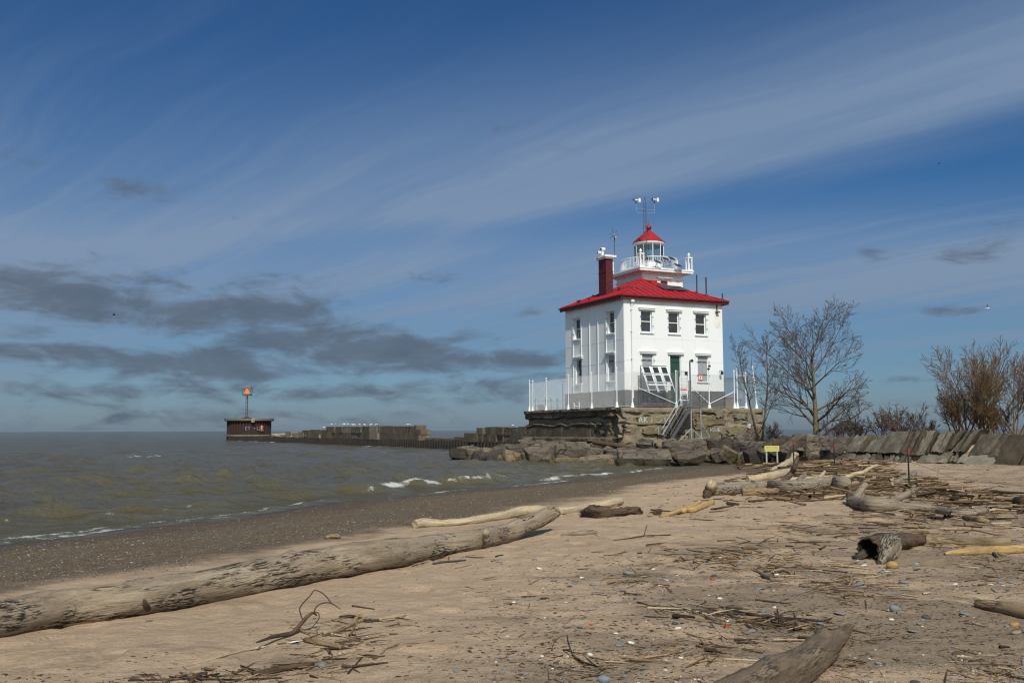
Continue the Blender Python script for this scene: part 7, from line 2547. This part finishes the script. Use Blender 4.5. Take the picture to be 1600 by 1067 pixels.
lying('stick', 'straight pale twig below the yellow-brown split log', [(1498, 886), (1515, 887), (1530, 888)], [.9, 1.1, .9], 'wood_pale', seed=26)
lying('stick', 'light stick in the patch below the stump', [(1330, 896), (1350, 897), (1370, 898)], [1.4, 1.7, 1.3], 'wood_pale', seed=27)
lying('stick', 'second light stick in the patch below the stump', [(1340, 905), (1358, 903), (1378, 900)], [1.2, 1.5, 1.2], 'wood_pale', seed=28)
stick('standing_twig', 'thin bare twig sticking up from the sand right of the log tip', [(1006, 838), (1008, 830), (1011, 820)], [.9, .8, .6], 'wood_brown', (1006, 838), seed=29)
lying('stick', 'thin crooked twig lying by the standing twig', [(958, 845), (980, 842), (1005, 838), (1025, 837), (1048, 836)], [.7, 1, .9], 'wood_brown', seed=30)
fe = G(463, 1005)
ft = thing('feather', 'small white feather lying by the lower left tangle', 'feather', fe + Vector((0, 0, .012)), .5)
mb = MB(); V = [(-.05 + .1 * f, s * .016 * math.sin(math.pi * min(1, f + .12)) * (1 + .15 * ((i * 7) % 3)), .006 * math.sin(f * 3)) for i, f in enumerate(np.linspace(0, 1, 8)) for s in (-1, 0, 1)]
mb.add(V, [(i * 3 + j, i * 3 + j + 1, (i + 1) * 3 + j + 1, (i + 1) * 3 + j) for i in range(7) for j in range(2)]); mb.obj('vane', M['white_clean'], ft)
mb = MB(); mb.tube([(-.075, 0, .002), (.05, 0, .008)], .0015, 4); mb.obj('quill', M['white_clean'], ft)

# ------------------------------------------------------------------ stones and shingle
def octa(sub):
    bm = bmesh.new()
    bmesh.ops.create_icosphere(bm, subdivisions=sub, radius=1.0)
    V = np.array([v.co[:] for v in bm.verts]); F = np.array([[v.index for v in f.verts] for f in bm.faces])
    bm.free()
    return V, F


def scatter_mesh(name, T, X, Y, Z, S3, rot, tint, mat):
    V0, F0 = T
    n = len(X)
    c, s = np.cos(rot), np.sin(rot)
    Vx = V0[None, :, 0] * S3[:, 0:1]; Vy = V0[None, :, 1] * S3[:, 1:2]; Vz = V0[None, :, 2] * S3[:, 2:3]
    V = np.stack([X[:, None] + Vx * c[:, None] - Vy * s[:, None], Y[:, None] + Vx * s[:, None] + Vy * c[:, None], Z[:, None] + Vz], -1).reshape(-1, 3)
    F = (F0[None] + (np.arange(n) * len(V0))[:, None, None]).reshape(-1, 3)
    me = bpy.data.meshes.new(name)
    me.vertices.add(len(V)); me.vertices.foreach_set('co', V.astype(np.float32).ravel())
    me.loops.add(F.size); me.loops.foreach_set('vertex_index', F.ravel().astype(np.int32))
    me.polygons.add(len(F)); me.polygons.foreach_set('loop_start', np.arange(0, F.size, 3, dtype=np.int32))
    me.polygons.foreach_set('use_smooth', np.ones(len(F), bool))
    me.update(calc_edges=True)
    at = me.attributes.new('tint', 'FLOAT', 'POINT')
    at.data.foreach_set('value', np.repeat(tint, len(V0)).astype(np.float32))
    me.materials.append(mat)
    return link(name, me)


V8 = (np.array([(1, 0, 0), (-1, 0, 0), (0, 1, 0), (0, -1, 0), (0, 0, 1), (0, 0, -1.0)]), np.array([(0, 2, 4), (2, 1, 4), (1, 3, 4), (3, 0, 4), (2, 0, 5), (1, 2, 5), (3, 1, 5), (0, 3, 5)]))
# shingle band
n = 60000
px = nr.uniform(-60, 1180, n); ysd = nr.uniform(0, 1, n)
py = 728 + 260 * ysd ** 1.25
dirs = np.array([pixdir(a, b)[:] for a, b in zip(px, py)])
tt = (.3 - EYE) / dirs[:, 2]
X, Y = dirs[:, 0] * tt, dirs[:, 1] * tt
d = shore_d(X, Y)
nz = vnoise(X * .5, Y * .5, 0, 5) + .5 * vnoise(X * .25, d * 1.4, 0, 6)
ok = (d > .7) & (d < 8.4 + nz) & (nz > nr.uniform(-1.1, .5, n)) & (Y < 62)
X, Y, d = X[ok], Y[ok], d[ok]
n = len(X)
sz = nr.uniform(.0035, .011, n) * (1 + .7 * (nr.random(n) < .06)) * np.clip(.7 + Y / 45, .7, 1.6)
S3 = np.stack([sz * nr.uniform(.8, 1.5, n), sz * nr.uniform(.8, 1.3, n), sz * .55], 1)
tint = np.where(nr.random(n) < .16, nr.uniform(.82, 1.0, n), nr.uniform(0, .72, n))
tag(scatter_mesh('shingle', V8, X, Y, ground_z(X, Y) + sz * .25, S3, nr.uniform(0, 6.28, n), tint, M['pebble']), kind='stuff')
# pebbles on the trampled sand
n = 16000
px = nr.uniform(520, 1640, n); py = 800 + 300 * nr.random(n) ** .85
dirs = np.array([pixdir(a, b)[:] for a, b in zip(px, py)])
tt = (.6 - EYE) / dirs[:, 2]
X, Y = dirs[:, 0] * tt, dirs[:, 1] * tt
nz = vnoise(X * .6, Y * .8, 0, 15) + .6 * vnoise(X * 1.7, Y * 1.7, 0, 16)
w = np.clip((px - 560) / 500, 0, 1) * np.clip((py - 790) / 90, 0, 1)
ok = (nr.uniform(-.9, 1.1, n) < nz) & (nr.random(n) < .12 + .88 * w) & (nr.random(n) < .75)
X, Y = X[ok], Y[ok]
n = len(X)
sz = .0035 + .011 * nr.random(n) ** 3.2
S3 = np.stack([sz * nr.uniform(.9, 1.7, n), sz * nr.uniform(.8, 1.3, n), sz * .5], 1)
tint = np.where(nr.random(n) < .12, nr.uniform(.85, 1.0, n), nr.uniform(0.05, .66, n))
tag(scatter_mesh('pebbles', octa(1), X, Y, ground_z(X, Y) + sz * .12, S3, nr.uniform(0, 6.28, n), tint, M['pebble']), kind='stuff')

# chips and crumbs of bark over the upper beach
n = 70000
px = nr.uniform(-20, 1660, n); py = 703 + 400 * nr.random(n) ** 1.25
dirs = np.array([pixdir(a, b)[:] for a, b in zip(px, py)])
tt = (.6 - EYE) / dirs[:, 2]
X, Y = dirs[:, 0] * tt, dirs[:, 1] * tt
nz = vnoise(X * .45, Y * .6, 0, 77) + .6 * vnoise(X * 1.6, Y * 2.0, 0, 78) + .35 * vnoise(X * 6, Y * 6, 0, 79)
w = np.where(px > 850, .25, -.55) + np.where(py < 810, .35, 0)
ok = (nz + w > nr.uniform(-.15, 1.3, n)) & (shore_d(X, Y) > 9.3) & (wall_e(X, Y) < -1)
X, Y, far_ = X[ok], Y[ok], (py < 815)[ok]
n = len(X)
L = (.004 + .026 * nr.random(n) ** 2.8) * np.where(far_, 2.6, 1.0)
S3 = np.stack([L, L * nr.uniform(.14, .5, n), L * nr.uniform(.08, .25, n)], 1)
tint = np.where(far_, nr.uniform(0, 1, n), nr.uniform(0, .5, n))
tag(scatter_mesh('bark_chips', V8, X, Y, ground_z(X, Y) + L * .08, S3, nr.normal(0, .8, n), tint, M['litter']), kind='stuff')

stone_meshes = []
for k in range(8):
    V0, F0 = octa(2)
    q = V0 * (1 + .16 * fbm(V0[:, 0] * 1.3 + k * 7, V0[:, 1] * 1.3, V0[:, 2] * 1.3, k, 2)[:, None])
    q[:, 2] = np.tanh(q[:, 2] * 1.3) * .8
    me = bpy.data.meshes.new('stone')
    me.from_pydata(q.tolist(), [], F0.tolist())
    me.polygons.foreach_set('use_smooth', [True] * len(me.polygons))
    stone_meshes.append(me)
_sm = {}


def stone(px, py, wpx, mat, label, group=None, flat=.38, asp=.75, rot=None):
    p = G(px, py)
    w = wpx * p.y / FPX / 2
    k = rng.randrange(8)
    key = (k, mat)
    if key not in _sm:
        me = stone_meshes[k].copy()
        me.materials.append(M[mat])
        _sm[key] = me
    o = link('stone', _sm[key])
    o.location = (p.x, p.y, p.z + w * flat * .30)
    o.scale = (w, w * asp, w * flat)
    o.rotation_euler = (rng.uniform(-.25, .25), rng.uniform(-.25, .25), rot if rot is not None else rng.uniform(-.5, .5))
    tag(o, label, 'stone', group)


for q in [
    (1398, 953, 17, 'stone_blue', 'largest round blue-grey stone left of the tan log end', None, .9), (1389, 954, 8, 'stone_tan', 'brown stone touching the largest blue-grey stone', None, .8), (1448, 966, 15, 'stone_dark', 'dark grey stone standing right of the largest blue-grey stone', None, .7), (1442, 969, 7, 'stone_tan', 'tan pebble leaning on the dark grey stone', None, .7),
    (1436, 975, 9, 'stone_blue', 'small blue stone below the dark grey stone', None, .6), (1427, 987, 21, 'stone_blue', 'long flat greenish-grey stone right of the bottom log tip', None, .22), (1508, 959, 18, 'stone_blue', 'flat blue-grey stone left of the tan log end', None, .25), (1393, 968, 9, 'stone_white', 'whitish stone below the largest blue-grey stone', None, .5),
    (1588, 989, 17, 'stone_tan', 'tan stone near the right edge', None, .5), (1573, 978, 9, 'stone_blue', 'blue stone beside the orange-brown leaf at right', None, .5), (1585, 976, 15, 'stone_ochre', 'orange-brown lump near the right edge', None, .5), (1492, 913, 9, 'stone_white', 'white stone above the dark grey stone', None, .5), (1549, 914, 10, 'stone_white', 'white flat stone below the yellow-brown log', None, .35),
    (1312, 959, 19, 'stone_blue', 'flat blue stone above the bottom log tip', None, .25), (1284, 975, 15, 'stone_blue', 'flat light stone just behind the bottom log tip', None, .3), (1340, 915, 24, 'stone_grey', 'long pale grey stone in the debris patch below the stump', None, .4), (1412, 911, 17, 'stone_grey', 'grey stone with dark top right of the debris patch', None, .4),
    (1114, 906, 9, 'stone_red', 'red brick pebble in the middle of the pebbly sand', None, .6), (1134, 980, 12, 'stone_red', 'red brick pebble below the long reddish stick', None, .5), (923, 976, 8, 'stone_red', 'red brick pebble left of the twig streak', None, .5), (943, 1064, 22, 'stone_blue', 'round blue stone at the bottom edge', None, .8), (502, 1041, 14, 'stone_grey', 'grey round stone at the end of the thick dark stick', None, .8),
    (983, 897, 20, 'stone_blue', 'blue-grey slaty stone in the debris streak', None, .5), (1055, 975, 12, 'stone_dark', 'dark stone at the left end of the reddish stick', None, .6), (968, 1008, 16, 'stone_grey', 'pale grey shell-like stone in the lower middle', None, .4), (986, 1005, 12, 'stone_white', 'white stone beside the pale grey one', None, .6), (922, 1023, 10, 'stone_white', 'white stone above the springy twig', None, .6),
    (842, 888, 9, 'stone_white', 'whitish stone on bare sand right of the long log', None, .6), (838, 937, 8, 'stone_grey', 'grey stone in the scattered litter', None, .6), (1176, 985, 18, 'stone_blue', 'pale green-grey flat stone below the red brick pebble', None, .25), (1270, 1001, 8, 'stone_white', 'upright white stone against the bottom log', None, 1.1), (1195, 1027, 20, 'stone_blue', 'thin flat pale stone left of the bottom log', None, .2),
    (713, 1049, 11, 'stone_grey', 'grey stone alone on the sand at bottom centre', None, .6), (1185, 920, 12, 'stone_blue', 'blue flat stone in the middle of the pebbly sand', None, .35), (1210, 949, 7, 'stone_white', 'bright white stone above the dark twig streak', None, .6), (1373, 1037, 12, 'stone_blue', 'blue-grey stone right of the bottom log', None, .5),
    (1485, 1018, 10, 'stone_blue', 'small blue object beside a flat brown piece', None, .4), (1497, 1022, 20, 'wood_brown', 'flat brown piece of bark at lower right', None, .3), (1430, 1066, 16, 'stone_dark', 'dark stone at the lower right bottom edge', None, .4)]:
    stone(*q[:6], flat=q[6])
desc_ = {'stone_grey': 'grey flat stone', 'stone_blue': 'blue-grey slate pebble', 'stone_white': 'white pebble', 'stone_tan': 'tan pebble', 'stone_dark': 'dark pebble'}
cnt = 0
while cnt < 190:
    px, py = rng.uniform(780, 1620), 830 + 235 * rng.random() ** .8
    p = G(px, py)
    if float(vnoise(p.x * .6, p.y * .8, 0, 15)) < rng.uniform(-.6, .5): continue
    mt = rng.choice(['stone_grey', 'stone_grey', 'stone_blue', 'stone_blue', 'stone_white', 'stone_tan', 'stone_dark'])
    stone(px, py, rng.uniform(5, 11.5), mt, f'small {desc_[mt]} lying on the littered sand of the foreground', f'small {desc_[mt]}s on the foreground sand', rng.uniform(.25, .6))
    cnt += 1

# ------------------------------------------------------------------ sign, stakes, rope
g1_, g2_ = G(1198.5, 728), G(1217, 726)
Ysg = (g1_.y + g2_.y) / 2
sx0, sx1 = P(1194.5, 700, Ysg), P(1217.5, 700, Ysg)
sgn = thing('beach_sign', 'small yellow notice board on two grey posts below the rocks', 'sign', ((sx0.x + sx1.x) / 2, Ysg, gz((sx0.x + sx1.x) / 2, Ysg)), .02)
bz_ = sgn.location.z
z1_, z0_ = zpix(696.4, sx0.x, Ysg) - bz_, zpix(705.0, sx0.x, Ysg) - bz_
w_ = (sx1.x - sx0.x)
mb = MB(); mb.box(-w_ / 2, w_ / 2, -.012, .012, z0_, z1_); mb.obj('board', M['sign_yellow'], sgn)
for dx in (-.34, .34):
    mb = MB(); mb.box(w_ * dx * 1.08 - .035, w_ * dx * 1.08 + .035, .014, .06, -.25, z1_ - .02); mb.obj('post', M['grey_metal'], sgn)
lettering('BEACH CLOSED', .082, M['ink'], sgn, (0, -.0145, z0_ + (z1_ - z0_) * .68), (1, 0, 0), depth=.002)
lettering('ALL SWIMMING PROHIBITED', .058, M['ink'], sgn, (0, -.0145, z0_ + (z1_ - z0_) * .30), (1, 0, 0), depth=.002)
heads = []
for (px, yb, yt, lab) in ((1421, 758, 700, 'dark iron stake with red top standing in the debris, nearest of the three'), (1304.5, 733, 694, 'dark iron stake with red top at the foot of the leaning slabs'), (1240.5, 719, 687, 'dark iron stake with red top beside the yellow sign')):
    b = G(px, yb)
    hh = zpix(yt, b.x, b.y) - b.z
    o = thing('marker_stake', lab, 'stake', b, .3, 'red-topped stakes along the debris')
    mb = MB(); mb.box(-.013, .013, -.014, .014, -.3, hh - .18); mb.box(-.019, .019, .015, .02, -.1, hh - .18); mb.obj('stake', M['black'], o)
    mb = MB(); mb.box(-.019, .019, -.019, .022, hh - .179, hh); mb.obj('red_top', M['red_plain'], o)
    heads.append(b + Vector((0, 0, hh * .62)))
pts = [G(1700, 772) + Vector((0, 0, .05)), G(1600, 761) + Vector((0, 0, .04)), G(1540, 754) + Vector((0, 0, .03)), G(1490, 748) + Vector((0, 0, .04)), heads[0], G(1380, 744) + Vector((0, 0, .25)), heads[1], heads[1].lerp(heads[2], .5) - Vector((0, 0, .35)), heads[2]]
Q = catmull(np.array([p[:] for p in pts]), 60)
mb = MB(); mb.tube(Q - Q[0], .0055, 5); o = mb.obj('boundary_rope', M['black']); o.location = Q[0]
tag(o, 'thin dark rope slung between the red-topped stakes and trailing right', 'rope')

# ------------------------------------------------------------------ gulls
def gull_parts(root, flying, mats=None):
    wm, gm = M['white_clean'], M['shutter']
    mb = MB()
    prof = [(.01, -.26), (.035, -.2), (.075, -.05), (.085, .05), (.06, .15), (.045, .19), (.05, .24), (.03, .28), (.012, .30)]
    Vv, Ff = [], []
    for (r, x) in prof:
        for k in range(8):
            a = k * math.pi / 4
            Vv.append((x, r * math.cos(a), r * math.sin(a) + (.05 * max(0, x) if flying else .25 * max(0, x))))
    for i in range(len(prof) - 1):
        for k in range(8):
            Ff.append((i * 8 + k, i * 8 + (k + 1) % 8, (i + 1) * 8 + (k + 1) % 8, (i + 1) * 8 + k))
    mb.add(Vv, Ff)
    mb.add([(-.20, -.03, .0), (-.20, .03, .0), (-.36, .06, -.01), (-.36, -.06, -.01)], [(0, 1, 2, 3)])
    mb.obj('body', wm, root, True)
    hz_ = .03 if flying else .09
    mb = MB(); mb.tube([(.29, 0, hz_), (.35, 0, hz_ - .012)], [.014, .004], 5); mb.obj('beak', M['orange'], root)
    if flying:
        return
    for s in (-1, 1):
        mb = MB(); mb.tube([(0, s * .03, -.06), (.0, s * .03, -.17)], .008, 4); mb.obj('leg', M['orange'], root)
        mb = MB(); mb.add([(.10, s * .08, .05), (-.05, s * .092, .0), (-.36, s * .03, .0), (-.1, s * .07, .07)], [(0, 1, 2, 3)]); mb.obj('folded_wing', gm, root)


proto = None
for i, (px, py) in enumerate([(504.5, 667), (507.5, 667), (519, 662.5), (524, 662.5), (533, 662), (536, 662), (539.5, 662.5), (542, 662), (552.5, 663), (555, 663), (560, 662), (563, 663), (578.5, 663), (586.5, 663), (588.5, 663), (591, 663.5), (635.5, 663), (640, 663), (546, 663), (571, 663), (800, 664.5)]):
    Yk = pier_Y(px) + 1.2
    q = P(px, py + .6, Yk)
    o = proto.copy() if proto else thing('gull', '', 'gull', (0, 0, 0))
    if proto:
        COL.objects.link(o)
        for ch in proto.children:
            c = ch.copy(); COL.objects.link(c); c.parent = o
    else:
        proto = o
        gull_parts(o, False)
    o.location = q
    o.rotation_euler = (0, 0, rng.uniform(0, 6.28))
    o.scale = (1.15, 1.15, 1.15)
    tag(o, 'white gull standing on the block rows of the pier' if i < 20 else 'single gull on the blocks nearest the lighthouse', 'gull', 'gulls standing on the pier')
for (px, py, Y, span, wa, yaw, lab, dark) in ((178, 492, 150, .62, .55, .4, 'dark bird flying low over the lake at far left', True), (1543, 482, 110, .62, 1.15, 2.6, 'white gull flying with raised wings above the right shrubs', False), (1536.5, 379, 170, .5, .3, 1.0, 'tiny white gull high above the right shrubs', False), (1467, 256, 240, .5, .5, .2, 'tiny dark bird highest in the right sky', True)):
    o = thing('flying_gull', lab, 'bird', P(px, py, Y), yaw, 'birds in flight')
    gull_parts(o, True)
    for s in (-1, 1):
        mb = MB()
        e1, e2 = Vector((0.03, s * span * .5 * math.cos(wa), span * .5 * math.sin(wa))), Vector((-.08, s * span * (.5 * math.cos(wa) + .5 * math.cos(wa * .5)), span * (.5 * math.sin(wa) + .5 * math.sin(wa * .5))))
        A0, A1 = Vector((.1, s * .05, .03)), Vector((-.09, s * .05, .03))
        mb.add([A0, e1 + Vector((.05, 0, 0)), e1 - Vector((.11, 0, 0)), A1, e2], [(0, 1, 2, 3), (1, 4, 2)])
        tz = Vector((0, 0, .012))
        mb.add([A0 + tz, e1 + Vector((.05, 0, 0)) + tz, e1 - Vector((.11, 0, 0)) + tz, A1 + tz, e2 + tz * .2], [(3, 2, 1, 0), (2, 4, 1)])
        mb.obj('wing', M['black'] if dark else M['shutter'], o)
    if dark:
        for ch in o.children:
            if ch.name.startswith('body'):
                ch.data.materials.clear(); ch.data.materials.append(M['rust_dark'])
